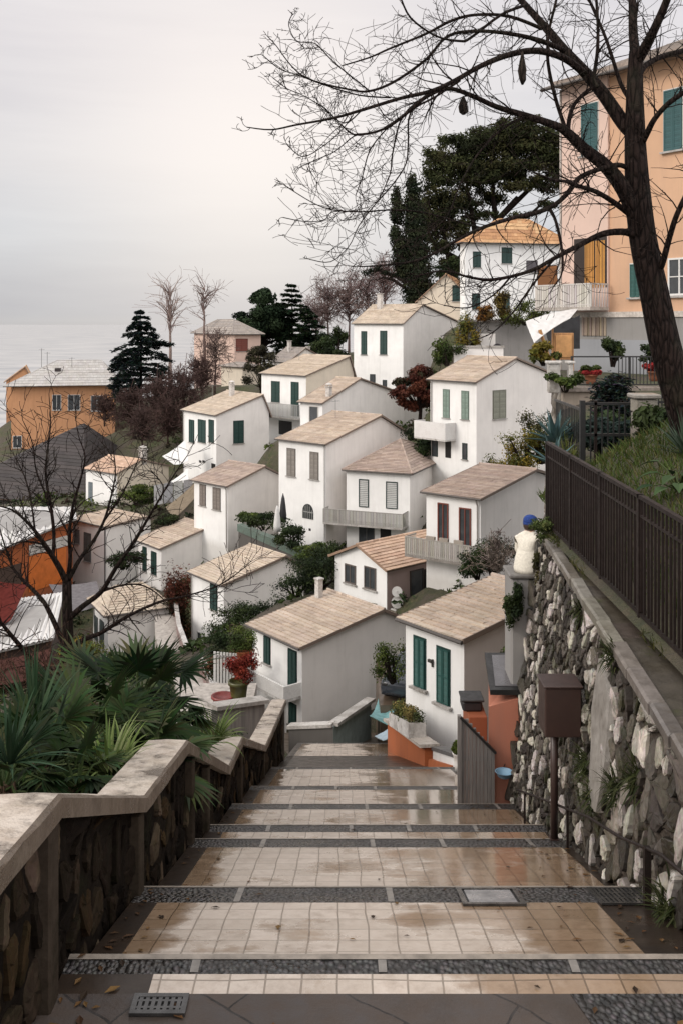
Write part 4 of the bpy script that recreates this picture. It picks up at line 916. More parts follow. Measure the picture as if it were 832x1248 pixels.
# iron fence on the retaining wall
fe = thing('iron_fence', 'dark brown iron bar fence on top of the stone retaining wall', 'fence', (3.12, 10, ZT + .1))
def fl(p): return Vector(p) - Vector((3.12, 10, ZT + .1))
rl = MB(); y0, y1 = 4.0, 14.95
for z, w_, h_ in ((-1.80, .055, .04), (-2.0, .03, .025), (-3.03, .04, .03)): rl.bar(fl((3.12, y0, z)), fl((3.12, y1, z)), w_, h_)
rl.build('rail', [IRON], fe)
n = int((y1 - y0) / .115)
for k in range(n):
    y = y0 + (k + .5) * .115; bm_ = MB(); bm_.bar(fl((3.12 + random.Random(k).uniform(-.004, .004), y, -3.0)), fl((3.12, y, -1.82)), .024, .024)
    if k == 0: allb = MB()
    allb.v, allb.f, allb.m, allb.c = allb.v + bm_.v, allb.f + [tuple(i + len(allb.v) for i in f) for f in bm_.f], allb.m + bm_.m, allb.c + bm_.c
allb.build('bars', [IRON], fe)
y = y1
while y > y0:
    pb = MB(); pb.bar(fl((3.12, y, ZT + .08)), fl((3.12, y, -1.78)), .055, .055); pb.build('post', [IRON], fe); y -= 1.55
# ------------------------------------------------------------------ right-hand hill behind the fence
def hillz(x, y):
    x = np.asarray(x, float); y = np.asarray(y, float)
    near = np.interp(x, [3.0, 3.3, 3.7, 4.3, 5.2, 7, 12], [-3.12, -2.95, -2.3, -1.9, -1.45, -.8, -.2]); mid = np.full(x.shape, -2.85) + np.clip((x - 5.6) * .35, 0, .9)
    k = np.clip((y - 15.2) / 2.0, 0, 1); z = near * (1 - k) + mid * k; k = np.clip((y - 29.2) / .4, 0, 1); return z * (1 - k) + (-1.95) * k
Hy = np.concatenate([np.arange(1, 29, .35), np.array([29.15, 29.4, 29.7]), np.arange(30, 56, 1.5)]); Ht = np.linspace(0, 1, 60) ** 1.6
HX = np.zeros((len(Hy), 60)); HY = np.zeros_like(HX)
for i, y in enumerate(Hy):
    xb = max(3.02, .2215 * y + .12 * math.sin(y * .9)); HX[i] = xb + Ht * (42 - xb); HY[i] = y
HZ_ = hillz(HX, HY) + (np.random.default_rng(5).random(HX.shape) - .5) * .06 * (HY < 17) * (HX > 3.4)
hm = gridmesh('hill_terrace', HX, HY, HZ_, GROUND); struct(hm)
# rough stone bank holding the terrace, dropping towards the houses
bt = np.linspace(0, 1, 70); by = np.concatenate([np.arange(15.3, 20, .12), np.arange(20, 50, .2)]); BY, BT = np.meshgrid(by, bt)
BXb = np.maximum(3.02, .2215 * BY + .12 * np.sin(BY * .9)); top = hillz(BXb, BY); BZ = top - (1 - BT) * 12; hS, cS = stones(BY, BZ, .5, 51, [(.30, .27, .23), (.20, .17, .14), (.13, .11, .09), (.38, .34, .3)], (.04, .035, .028), .14, .06, 1.0)
bank = gridmesh('terrace_bank_wall', BXb - hS - (1 - BT) * .8, BY, BZ, STONE, True, cS); tag(bank, 'rough stone bank wall below the iron railing, at the edge of the hill garden', 'stone wall')

# tall peach building
W_ = house('tall peach building with teal shutters behind the big bare tree', 35.05, (900, 42.7), 686, 1290, 56, (1180, -60), 458, wall=PEACH, gable=PEACH, pal=TILEG, oh=.75, name='apartment_building', cat='building', group=None, course=.5, found=1.5)
def fx(u): return W_.along('f', u)
f = W_.f
bm_ = MB(); zf0 = W_.rect('f', 700, 380, 740, 384)[2]
f.box(bm_, fx(742), fx(686) - .004, .002, .10, zf0, W_.h - .02); put(bm_, 'bay_wall', [PINKP], W_.o)
gb = MB(); f.box(gb, -.3, fx(686) - .006, .0, .13, -1.2, zf0 - .1); put(gb, 'ground_floor_wall', [GREYP], W_.o)
sb = MB(); f.box(sb, -.3, fx(686), .0, .20, zf0 - .1, zf0 + .12, 0, (.60, .55, .5)); put(sb, 'string_course', [CAPST], W_.o)
ev = MB(); f.box(ev, -.3, fx(684), .0, .62, W_.h - .26, W_.h - .04, 0, (.33, .27, .23)); put(ev, 'eave_soffit', [CAPST], W_.o)
Wo = Wall(lambda a, b, z: Vector((-b - .10, a, z)))
shutters(Wo, W_.o, *W_.rect('f', 710.5, 127, 730, 189), (.035, .10, .105), slats=30, surround=(.62, .6, .57))
for r_ in ((809, 109, 831, 183), (861, 95, 886, 172)): shutters(f, W_.o, *W_.rect('f', *r_), (.035, .10, .105), slats=30, surround=(.62, .6, .57))
shutters(f, W_.o, *W_.rect('f', 768, 322, 779, 362), (.03, .10, .09), slats=22, surround=(.6, .58, .55))
glazed(f, W_.o, *W_.rect('f', 814, 314, 842, 360), (.70, .69, .67), bars=1, rows=2)
# loggia with wooden doors, amber put into their colour for the lit interior
a0, a1, z0, z1 = W_.rect('f', 701, 290, 741, 351); lg = MB(); Wo.box(lg, a0, a1, .0, .012, z0, z1, 0, (.03, .02, .016)); o_ = put(lg, 'loggia_opening', [VC], W_.o)
for i, (q0, q1) in enumerate(((.05, .33), (.37, .66))):
    ld = MB(); l, r = lerp(a0, a1, q0), lerp(a0, a1, q1)
    for k in range(6): Wo.box(ld, lerp(l, r, k / 6) + .01, lerp(l, r, (k + 1) / 6) - .01, .013, .035 + .01 * (k % 2), z0, z1 - .15, 0, jit((.50, .24, .06), random.Random(k + i * 9), .35))
    put(ld, 'amber_lit_curtain', [VC], o_)
z0 = W_.rect('f', 700, 374, 740, 379)[2]
Wo2 = Wall(lambda a, b, z: Vector((-b - .135, a, z)))
balcony(Wo2, W_.o, fx(744), fx(676), z0 + .15, 1.1, 'planks', .95, (.56, .53, .50), (.50, .46, .42))
cu = MB(); a0, a1, z0, z1 = W_.rect('f', 712, 386, 741, 409); n = 12
for k in range(n): Wo2.box(cu, lerp(a0, a1, k / n), lerp(a0, a1, (k + 1) / n) - .01, .002, .04 + .03 * (k % 2), z0, z1, 0, jit((.30, .235, .185), random.Random(k), .4))
put(cu, 'striped_curtain', [VC], W_.o)
dark(Wo2, W_.o, *W_.rect('f', 687, 384, 708, 438), name='doorway'); lw = MB(); a0, a1, z0, z1 = W_.rect('f', 700, 414, 800, 458); Wo2.box(lw, a0, a1, .002, .05, z0 - .3, z1); put(lw, 'rendered_plinth', [plaster('blue_grey_cement', (.30, .31, .33), (.18, .18, .19), .5)], W_.o)  # near-black doorway panel paints the shaded store interior under the awning
pp = MB(); pp.tube([f.fn(fx(684), .06, -.5), f.fn(fx(684), .06, W_.h - .3)], .06, 8, 0, (.45, .4, .36)); pp.build('downpipe', [VC], W_.o)

# awning over the side terrace
def sheet(name, label, cat, pts, n, m_, mat, sag=.15, thick=.03, group=None, rng=None):
    """four corners -> a softly sagging cloth"""
    a, b, c, d = [Vector(p) for p in pts]; nrm = (b - a).cross(d - a).normalized()
    if nrm.z < 0: nrm = -nrm
    o = MB(); G_ = []
    for i in range(n + 1):
        row = []
        for j in range(m_ + 1):
            s, q = i / n, j / m_; p = a.lerp(b, s).lerp(d.lerp(c, s), q); p = p - Vector((0, 0, 1)) * sag * 4 * (s * (1 - s)) * (1 - abs(2 * q - 1) * .4) + nrm * .006 * math.sin(s * 23 + q * 9)
            row.append(p)
        G_.append(row)
    for i in range(n):
        for j in range(m_):
            q = [G_[i][j], G_[i + 1][j], G_[i + 1][j + 1], G_[i][j + 1]]; o.face(q)
            o.face([p - nrm * thick for p in reversed(q)])
    for i in range(n):
        for j in (0, m_): o.face([G_[i][j], G_[i + 1][j], G_[i + 1][j] - nrm * thick, G_[i][j] - nrm * thick])
    for j in range(m_):
        for i in (0, n): o.face([G_[i][j], G_[i][j + 1], G_[i][j + 1] - nrm * thick, G_[i][j] - nrm * thick])
    ob = o.build(name, [mat], None, True); return tag(ob, label, cat, group)
aw = thing('awning', 'white canvas awning with a wooden prop beside the peach building', 'awning', P(690, 418, 36))
ab = aw.location
s_ = sheet('canvas', '', '', [P(641, 391, 33.5), P(704, 376, 37.2), P(694, 388, 35.2), P(651, 417, 32.3)], 14, 10, TARP, -.10); s_.parent = aw; s_.matrix_parent_inverse = Matrix.Translation(-ab)
for k_ in ('label', 'category'): del s_[k_]
vl_ = sheet('canvas', '', '', [P(641, 391.5, 33.5), P(651, 417, 32.3), P(653, 421, 32.3), P(642, 396, 33.5)], 8, 6, TARP, .02); vl_.name = 'valance'; vl_.parent = aw; vl_.matrix_parent_inverse = Matrix.Translation(-ab)
for k_ in ('label', 'category'): del vl_[k_]
pr = MB(); pr.tube([P(657, 402, 33) - ab, P(670, 442, 33) - ab], .06, 6, 0); pr.build('prop', [WOOD], aw)
sheet('dark_store_shade', 'black sheet standing in for the shaded store space under the white awning', 'cloth', [P(664, 402, 37.6), P(706, 384, 37.9), P(706, 425, 37.9), P(670, 425, 37.6)], 8, 6, BLACKT, .02)  # black sheet added as the shade of the open store behind the awning
cab = thing('wooden_cabinet', 'open-topped brown wooden cabinet standing under the white awning', 'cabinet', P(686, 441, 34), R(-10))
cm_ = MB(); cm_.box(-.33, .33, -.25, .25, .08, 1.0, 0, bev=.01); cm_.build('body', [WOOD], cab); dr = MB(); dr.box(-.27, .27, -.28, -.252, .16, .92, 0, bev=.01); dr.build('door', [plain('light_wood_panel', (.46, .24, .09), .5, .25, 5)], cab)
for a_ in (-.3, .3): lg = MB(); lg.box(a_ - .04, a_ + .04, -.22, .22, -.3, .08); lg.build('leg', [WOOD], cab)
fr = MB(); fr.box(-.40, -.345, -.25, .25, -.3, 1.2); fr.build('side_post', [WOOD], cab)

# terrace railing in front of the peach building, on its retaining wall
tw = thing('terrace_wall', 'beige terrace wall under the dark railing of the peach building', 'wall', (6.6, 29, -3.2))
m1 = MB(); m1.box(-.05, 16, 0, .4, -.6, 1.2, 0); m1.build('wall', [plaster('beige_terrace_wall', (.38, .32, .26), (.16, .14, .11), .7)], tw); m2 = MB(); m2.box(-.2, 16, -.14, .45, 1.2, 1.36, 0, (.26, .22, .19), bev=.02); m2.build('coping', [CAPST], tw)
tr = thing('terrace_railing', 'dark iron terrace railing with thin bars, level with the tree trunk', 'railing', (6.75, 29, -1.84))
m1 = MB()
for k in range(90): m1.bar((1.4 + k * .105, .0, .05), (1.4 + k * .105, .0, .86), .022)
m1.build('bars', [BLACKM], tr); m2 = MB(); m2.bar((0, 0, .88), (11, 0, .88), .05, .04); m2.bar((0, 0, .06), (11, 0, .06), .03, .03); m2.build('rail', [BLACKM], tr)
for k in range(7): m3 = MB(); m3.bar((.02 + k * 1.7, 0, -.01), (.02 + k * 1.7, 0, .9), .06); m3.build('post', [BLACKM], tr)
for i, (u_, wd, lb) in enumerate(((674, .34, 'white squat pillar at the left end of the terrace railing'), (694, .13, 'slim white post next to the squat white pillar on the terrace'))):
    p = P(u_, 466, 28.9); t_ = thing('pillar', lb, 'pillar', p); m1 = MB(); m1.box(-wd / 2 * 1.0, wd / 2, -.15, .15, -.3 if i == 0 else -.05, .55, 0, (.60, .58, .55), bev=.02); m1.build('shaft', [CAPST], t_)
    m1 = MB(); m1.box(-wd / 2 - .05, wd / 2 + .05, -.2, .2, .552, .63, 0, (.66, .64, .61), bev=.015); m1.build('cap', [CAPST], t_)

# black garden gate and its side fence
gt = thing('garden_gate', 'tall black iron garden gate below the terrace, right behind the retaining wall fence', 'gate', P(709, 575, 18.2))
g0 = Vector(gt.location); X1 = (690 - 600) * 18.2 / F
def gp(u, v): return P(u, v, 18.2) - g0
m1 = MB()
for (v,) in ((492,), (574,), (530,)): m1.bar(gp(709, v), gp(772, v), .05, .05)
m1.build('frame', [BLACKM], gt); m1 = MB()
for k in range(9): u_ = 712 + k * 7; m1.bar(gp(u_, 494), gp(u_, 572), .024)
m1.build('bars', [BLACKM], gt)
for u_ in (709, 725, 772): m1 = MB(); m1.bar(gp(u_, 578), gp(u_, 488), .09 if u_ != 725 else .05); m1.build('post', [BLACKM if u_ != 725 else IRON], gt)
sf = thing('side_fence', 'short green-black iron fence running back from the garden gate to the bank edge', 'fence', P(708, 575, 18.2)); s0 = Vector(sf.location); m1 = MB(); a, b = P(708, 575, 18.2) - s0, P(676, 545, 24) - s0
for k in range(18): q = a.lerp(b, k / 18); m1.bar(q, q + Vector((0, 0, 1.15)), .02)
m1.build('bars', [BLACKM], sf); m1 = MB(); m1.bar(a + Vector((0, 0, 1.15)), b + Vector((0, 0, 1.15)), .05); m1.bar(a + Vector((0, 0, .08)), b + Vector((0, 0, .08)), .04); m1.build('rail', [BLACKM], sf)
uf = thing('garden_railing', 'black iron railing with close bars between the stone gate pillar and the tree trunk', 'railing', P(780, 545, 19.5)); s0 = Vector(uf.location); m1 = MB()
for k in range(16): u_ = 768 + k * 4.2; m1.bar(P(u_, 545, 19.5) - s0, P(u_, 480, 19.5) - s0, .022)
m1.build('bars', [BLACKM], uf); m1 = MB(); m1.bar(P(766, 490, 19.5) - s0, P(836, 490, 19.5) - s0, .05); m1.bar(P(766, 540, 19.5) - s0, P(836, 540, 19.5) - s0, .05); m1.build('rail', [BLACKM], uf)
gpil = thing('gate_pillar', 'stone gate pillar with a pale cap slab beside the black gate', 'pillar', P(784, 582, 17.6)); m1 = MB()
for k in range(7): m1.box(-.19 + .01 * (k % 2), .19 - .012 * (k % 3), -.19, .19, -.3 + k * .245, -.3 + (k + 1) * .245 - .008, 0, jit((.27, .245, .215), random.Random(k), .25), bev=.02)
m1.build('shaft', [STONE], gpil); m1 = MB(); m1.box(-.24, .24, -.24, .24, 1.418, 1.5, 0, (.33, .31, .28), bev=.02); m1.build('cap', [CAPST], gpil)
pip = MB(); pip.tube([P(762, 572, 14.5), P(811, 545, 14.5)], .035, 6); tag(pip.build('garden_pole', [CONC]), 'pale pole lying slantwise on the grass behind the iron fence', 'pole')
cl_ = sheet('white_cloth', 'crumpled white cloth hanging on the end of the slanting garden pole', 'cloth', [P(804, 544, 14.3), P(815, 537, 14.3), P(817, 562, 14.2), P(806, 556, 14.4)], 6, 8, TARP, .06)
# grey walls under the villa
rw = thing('villa_retaining_wall', 'tall grey cement retaining wall with an arched dark door, below the white villa', 'retaining wall', (10.4, 104, -12))
m1 = MB(); m1.box(2.0, 14.5, 0, .6, 0, 12.2); m1.build('wall', [GREYP], rw); m1 = MB(); m1.box(1.9, 14.6, -.15, .7, 12.2, 12.45, 0, (.36, .34, .32)); m1.build('coping', [CAPST], rw)
m1 = MB(); m1.box(3.4, 5.8, -.05, -.0, 5.5, 11.0); m1.build('lighter_panel', [GREYISH], rw)
m1 = MB(); pts = [(-.55, 0), (-.55, 2.6)] + [(-.55 * math.cos(math.pi * k / 8), 2.6 + .55 * math.sin(math.pi * k / 8)) for k in range(1, 8)] + [(.55, 2.6), (.55, 0)]
m1.loft([[(6.0 + a_, -.08, 6.8 + z) for a_, z in pts], [(6.0 + a_, -.052, 6.8 + z) for a_, z in pts]], 0, (.04, .035, .04)); m1.build('arched_door', [VC], rw, fixn=True)
rw2 = thing('garden_wall', 'pale garden wall stepping down between the tall house and the villa terrace', 'wall', (12.2, 100, -12)); m1 = MB(); m1.box(-.8, 4.2, 0, .5, 0, 9.6); m1.build('wall', [GREYISH], rw2); m1 = MB(); m1.box(-.9, 4.3, -.1, .6, 9.6, 9.8, 0, (.5, .48, .45)); m1.build('coping', [CAPST], rw2)

# ------------------------------------------------------------------ left: orange house, dark shingle roof, market sheds
Rr = house('orange house with a pale grey roof and white windows by the sea', 165, (14, 470), -6, 140, 78, None, 552, roof='hip', hip=(.42, .86, 4.0), wall=ORANGE, gable=ORANGE, pal=[(.46, .445, .43), (.49, .475, .46), (.44, .42, .40)], oh=1.1, group=None, course=.7, found=6, Wfix=9.5)
for u0, u1, v0 in ((64, 75, 481), (83, 98, 481), (111, 126, 482)): Rr.glass('g', u0, v0, u1, v0 + 19, (.70, .69, .67), bars=1)
Rr.glass('g', 16, 531, 27, 546, (.66, .65, .63), bars=1)
for u_, v_, h_ in ((51, 452, 4.0), (58, 452, 3.4), (88, 443, 1.2)):
    p = P(u_, v_ + 8, 170) - Vector(Rr.o.location); p.rotate(Euler((0, 0, -Rr.o.rotation_euler[2]))); m1 = MB(); m1.tube([p, p + Vector((0, 0, h_ + 1.0))], .05, 5, 0, (.2, .2, .2)); m1.tube([p + Vector((-.5, 0, h_ + .8)), p + Vector((.5, 0, h_ + .8))], .03, 4, 0, (.2, .2, .2)); m1.build('antenna', [VC], Rr.roof)
p = P(71, 455, 169) - Vector(Rr.o.location); p.rotate(Euler((0, 0, -Rr.o.rotation_euler[2]))); m1 = MB(); m1.box(p.x - .5, p.x + .5, p.y - .5, p.y + .5, p.z - 1, p.z + .9, 0, (.05, .04, .04), bev=.05); m1.build('chimney', [CAPST], Rr.roof)
R2 = house('orange gabled rear house with a bare end wall, behind the pale grey roof', 192, (8, 464), -8, 40, 74, (31, 447), 500, wall=ORANGE, gable=ORANGE, pal=TILEO, oh=.4, group=None, found=8, Wfix=8)
R3 = house('low orange annexe with a brown canopy, left of the orange house', 158, (14, 512), -30, 16, 60, (10, 504), 560, wall=ORANGE, gable=RUST, pal=TILEG, oh=.5, group=None, found=8) if False else None
SHIN = [(.050, .042, .042), (.042, .036, .036), (.060, .050, .049), (.047, .040, .039)]
S_ = thing('shingled_pavilion', 'large hall with a dark grey shingled pyramid roof behind the white market roofs', 'hall', P(60, 612, 128))
s0 = Vector(S_.location); ap = P(103, 516, 140) - s0; cn = [P(-70, 600, 134) - s0, P(104, 618, 128) - s0, P(178, 566, 146) - s0, P(40, 545, 170) - s0]
class _r: pass
m1 = MB(); rg = random.Random(2)
roof_face(m1, [cn[0], cn[1], ap], SHIN, rg, .6, 1.6, .2); roof_face(m1, [cn[1], cn[2], ap], SHIN, rg, .6, 1.6, .2); roof_face(m1, [cn[2], cn[3], ap], SHIN, rg, 1.0, 3, .2); roof_face(m1, [cn[3], cn[0], ap], SHIN, rg, 1.0, 3, .2)
m1.build('roof', [ASPH, TILEH], S_)
m1 = MB(); c_ = sum(cn, Vector()) / 4; q = [c_ + (p - c_) * .93 for p in cn]; m1.loft([[p - Vector((0, 0, 6.5)) for p in q], [p - Vector((0, 0, .25)) for p in q]]); m1.build('wall', [DKCEM], S_)
m1 = MB(); a, b = P(0, 603, 133.2) - s0, P(62, 594, 133.2) - s0
m1.bar(a.lerp(b, .0) + Vector((0, -1.0, .1)), b + Vector((0, 0.2, .9)), 1.1, .12, 0, (.20, .19, .185)); m1.build('skylight_strip', [CAPST], S_)
def shed(label, name, cat, corners, wallz, roofm, wallm, thick=.12, side=None):
    """mono-pitch shed: corners = front left, front right, back right, back left of the roof"""
    o_ = thing(name, label, cat, (corners[0].x, corners[0].y, wallz)); b0 = Vector(o_.location); c4_ = [p - b0 for p in corners]
    m1 = MB(); n = 26
    for k in range(n):   # corrugated sheet
        a, b = c4_[0].lerp(c4_[1], k / n), c4_[0].lerp(c4_[1], (k + 1) / n); d, c = c4_[3].lerp(c4_[2], k / n), c4_[3].lerp(c4_[2], (k + 1) / n); hh = Vector((0, 0, .07)) if k % 2 else Vector((0, 0, 0)); h2_ = Vector((0, 0, .07)) if not k % 2 else Vector((0, 0, 0))
        m1.face([a + hh, b + h2_, c + h2_, d + hh], 0, jit((.62, .61, .60), random.Random(k), .08))
    m1.loft([[p - Vector((0, 0, thick)) for p in c4_], [p - Vector((0, 0, .02)) for p in c4_]], 0, (.3, .29, .28)); m1.build('roof', [roofm], o_)
    cc_ = sum(c4_, Vector()) / 4; q = [cc_ + (p - cc_) * .92 for p in c4_]; m1 = MB(); m1.loft([[Vector((p.x, p.y, -2)) for p in q], [p - Vector((0, 0, thick + .02)) for p in q]]); m1.build('wall', [wallm], o_); return o_, q
CORR = vcol('white_corrugated_sheet', .5, nscale=1.2, namt=.35)
sh, q = shed('orange market shed with a white corrugated roof, left of the bare branches', 'market_shed', 'shed', [P(-30, 682, 78), P(94, 632, 88), P(92, 618, 104), P(-30, 618, 104)], P(40, 742, 80).z, CORR, RUST)
wl = Wall(lambda a, b, z: Vector((lerp(q[0].x, q[1].x, a), lerp(q[0].y, q[1].y, a), 0)) + Vector((.55, -.83, 0)) * b + Vector((0, 0, z)))
m1 = MB(); wl.box(m1, .50, .92, .02, .08, .3, 3.3); put(m1, 'door', [plain('orange_painted_door', (.50, .13, .025), .5, .2, 2)], sh)
m1 = MB(); wl.box(m1, .50, .95, .02, .10, 3.4, 4.3, 0, (.62, .60, .57)); put(m1, 'fascia', [CAPST], sh); m1 = MB(); wl.box(m1, .05, .42, .02, .06, .0, 3.0, 0, (.07, .045, .035)); put(m1, 'dark_panel', [VC], sh)
sh2, _ = shed('low shed under a white sheet roof in front of the maroon awning', 'market_shed', 'shed', [P(-30, 800, 60), P(66, 778, 62), P(78, 722, 72), P(20, 730, 74)], P(30, 822, 62).z, CORR, plain('dark_brown_boards', (.05, .03, .025), .7, .4, 3))
mar = plain('maroon_canvas', (.075, .014, .011), .95, .3, 3, bumps=.3, spec=.08)
sheet('maroon_awning', 'maroon canvas awning beside the orange market shed', 'awning', [P(-30, 700, 72), P(34, 712, 72), P(14, 755, 66), P(-30, 770, 66)], 12, 8, mar, .3)
sheet('maroon_awning', 'dull maroon ground sheet below the low white shed roof', 'canvas sheet', [P(-20, 806, 56), P(62, 790, 58), P(60, 822, 54), P(-20, 836, 52)], 12, 8, plain('dull_maroon_canvas', (.05, .02, .016), .95, .4, 3, bumps=.3, spec=.08), .2)
sheet('grey_tarpaulin', 'dark grey tarpaulin stretched behind the left bare tree trunk', 'tarpaulin', [P(60, 712, 80), P(118, 708, 82), P(126, 735, 76), P(80, 748, 74)], 10, 8, plain('grey_tarp', (.11, .10, .105), .55, .3, 3, bumps=.3), .25)
sheet('white_canopy', 'white canvas canopy left of the house with three green front shutters', 'canopy', [P(198, 556, 108), P(226, 536, 110), P(230, 561, 104), P(212, 566, 103)], 8, 8, TARP, .25)
sheet('white_canopy', 'small low white canvas below the larger white canopy by the grey screen', 'canopy', [P(206, 588, 102), P(230, 570, 103), P(230, 584, 100), P(216, 590, 99)], 8, 6, TARP, .2)
sheet('black_tarpaulin', 'black tarpaulin sagging between two white houses under the wire balcony', 'tarpaulin', [P(311, 573, 104), P(346, 536, 108), P(347, 566, 100), P(340, 577, 98)], 10, 8, BLACKT, .5)
scr = thing('screen_fence', 'grey panel screen fence with a brown sloping cover beside the white canopies', 'fence', P(190, 618, 98)); s0 = Vector(scr.location); 
for k in range(4): m1 = MB(); a, b = P(188 + k * 12, 616 - k * 2, 98) - s0, P(199 + k * 12, 614 - k * 2, 98) - s0; m1.loft([[a, b, b + Vector((0, .06, 0)), a + Vector((0, .06, 0))], [p + Vector((0, 0, 2.0)) for p in (a, b, b + Vector((0, .06, 0)), a + Vector((0, .06, 0)))]], 0, jit((.36, .36, .38), random.Random(k), .2)); m1.build('panel', [CAPST], scr, fixn=True)
sheet('brown_tarpaulin', 'brown sloping tarpaulin over the grey screen fence', 'tarpaulin', [P(202, 618, 96), P(238, 588, 98), P(238, 606, 94), P(212, 632, 93)], 8, 6, plain('brown_tarp', (.15, .115, .075), .7, .3, 3, bumps=.3), .2)
# ------------------------------------------------------------------ vegetation
BARKC = (.0135, .0095, .0085)
def smooth(pts, rad, n=4):
    """Catmull-Rom through traced joints"""
    o, r = [], []
    for i in range(len(pts) - 1):
        p0, p1, p2, p3 = pts[max(i - 1, 0)], pts[i], pts[i + 1], pts[min(i + 2, len(pts) - 1)]
        for k in range(n):
            t_ = k / n; t2, t3 = t_ * t_, t_ ** 3
            o.append(.5 * ((2 * p1) + (p2 - p0) * t_ + (2 * p0 - 5 * p1 + 4 * p2 - p3) * t2 + (3 * p1 - p0 - 3 * p2 + p3) * t3)); r.append(lerp(rad[i], rad[i + 1], t_))
    o.append(pts[-1]); r.append(rad[-1]); return o, r
def twig(mb, p, d, ln, r, rng, lvl, bend, kids, minr, col=BARKC, sides=4):
    n = 5 if lvl > 0 else 4; pts = [p.copy()]; q = p.copy(); d = d.normalized(); cv = Vector((rng.gauss(0, 1), rng.gauss(0, 1), rng.gauss(0, 1))) * .16
    for k in range(n):
        d = (d + cv + bend * .10 + Vector((rng.gauss(0, .09), rng.gauss(0, .09), rng.gauss(0, .09)))).normalized(); q = q + d * ln / n; pts.append(q.copy())
    rr = [max(minr, r * (1 - .75 * k / n)) for k in range(n + 1)]; mb.tube(pts, rr, sides if r > minr * 2 else 3, 0, col, False)
    if lvl <= 0: return
    for k in range(kids):
        i = rng.randint(1, n); a = pts[i - 1].lerp(pts[i], rng.random()); dd = (pts[i] - pts[i - 1]).normalized(); side = dd.orthogonal(); side.rotate(Matrix.Rotation(rng.uniform(0, 6.283), 3, dd)); ang = rng.uniform(.45, 1.0)
        twig(mb, a, dd * math.cos(ang) + side * math.sin(ang), ln * rng.uniform(.35, .7), max(minr, rr[i] * .6), rng, lvl - 1, bend, max(2, kids - 1), minr, col, sides)
def leafquad(mb, c, nrm, size, asp, rng, col):
    u_ = nrm.orthogonal().normalized(); u_.rotate(Matrix.Rotation(rng.uniform(0, 6.283), 3, nrm)); v_ = nrm.cross(u_); a, b = size * .5, size * .5 * asp
    mb.face([c - u_ * a, c - v_ * b + nrm * size * .12, c + u_ * a, c + v_ * b + nrm * size * .12], 0, col)
def crown(mb, blobs, n, size, pal, rng, asp=.5, surf=.55, updark=True, spread=.5):
    vol = [max(1e-4, (b[1].x * b[1].y * b[1].z)) ** .7 for b in blobs]; tot = sum(vol); zl_ = min(b[0].z - b[1].z for b in blobs); zh_ = max(b[0].z + b[1].z for b in blobs)
    for (c, r), v_ in zip(blobs, vol):
        base = rng.choice(pal); k_ = rng.uniform(.75, 1.2)
        for i in range(int(n * v_ / tot)):
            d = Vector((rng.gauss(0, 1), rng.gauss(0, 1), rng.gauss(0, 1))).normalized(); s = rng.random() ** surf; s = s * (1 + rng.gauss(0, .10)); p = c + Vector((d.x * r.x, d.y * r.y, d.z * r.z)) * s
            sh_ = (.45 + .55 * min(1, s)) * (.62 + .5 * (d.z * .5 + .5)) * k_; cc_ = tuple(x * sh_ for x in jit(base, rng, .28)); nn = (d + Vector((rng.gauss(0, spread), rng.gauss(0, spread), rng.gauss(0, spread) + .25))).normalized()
            leafquad(mb, p, nn, size * rng.uniform(.6, 1.35), asp, rng, cc_)
DARKGR = [(.028, .046, .016), (.042, .060, .020), (.020, .033, .013)]
MIDGR = [(.062, .092, .022), (.088, .115, .026), (.045, .068, .018)]
YELGR = [(.15, .15, .028), (.20, .16, .028), (.10, .115, .028), (.25, .18, .025)]
RUSTC = [(.10, .030, .018), (.13, .040, .02), (.07, .026, .016)]
REDC = [(.22, .03, .02), (.28, .05, .03), (.15, .025, .018)]
def bush(name, label, cat, base, w_, d_, h_, n, size, pal, seed, group=None, blobsn=13, stems=True, mat=None, asp=.55):
    rng = random.Random(seed); t_ = thing(name, label, cat, base, 0, group); bl = []
    for k in range(blobsn): bl.append((Vector((rng.uniform(-.36, .36) * w_, rng.uniform(-.36, .36) * d_, h_ * rng.uniform(.12, .76))), Vector((w_ * rng.uniform(.16, .3), d_ * rng.uniform(.16, .3), h_ * rng.uniform(.16, .28)))))
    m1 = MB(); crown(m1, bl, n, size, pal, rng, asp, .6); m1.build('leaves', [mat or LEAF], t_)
    if stems:
        m1 = MB()
        for k in range(5): c = bl[k % len(bl)][0]; m1.tube([Vector((c.x * .15, c.y * .15, -.15)), c * .6, c], [.05 * h_, .03 * h_, .01 * h_], 5, 0, BARKC, False)
        m1.build('stems', [BARK], t_)
    return t_
def ground(u, Y): x = (u - CU) * Y / F; return Vector((x, Y, tz(x, Y)))

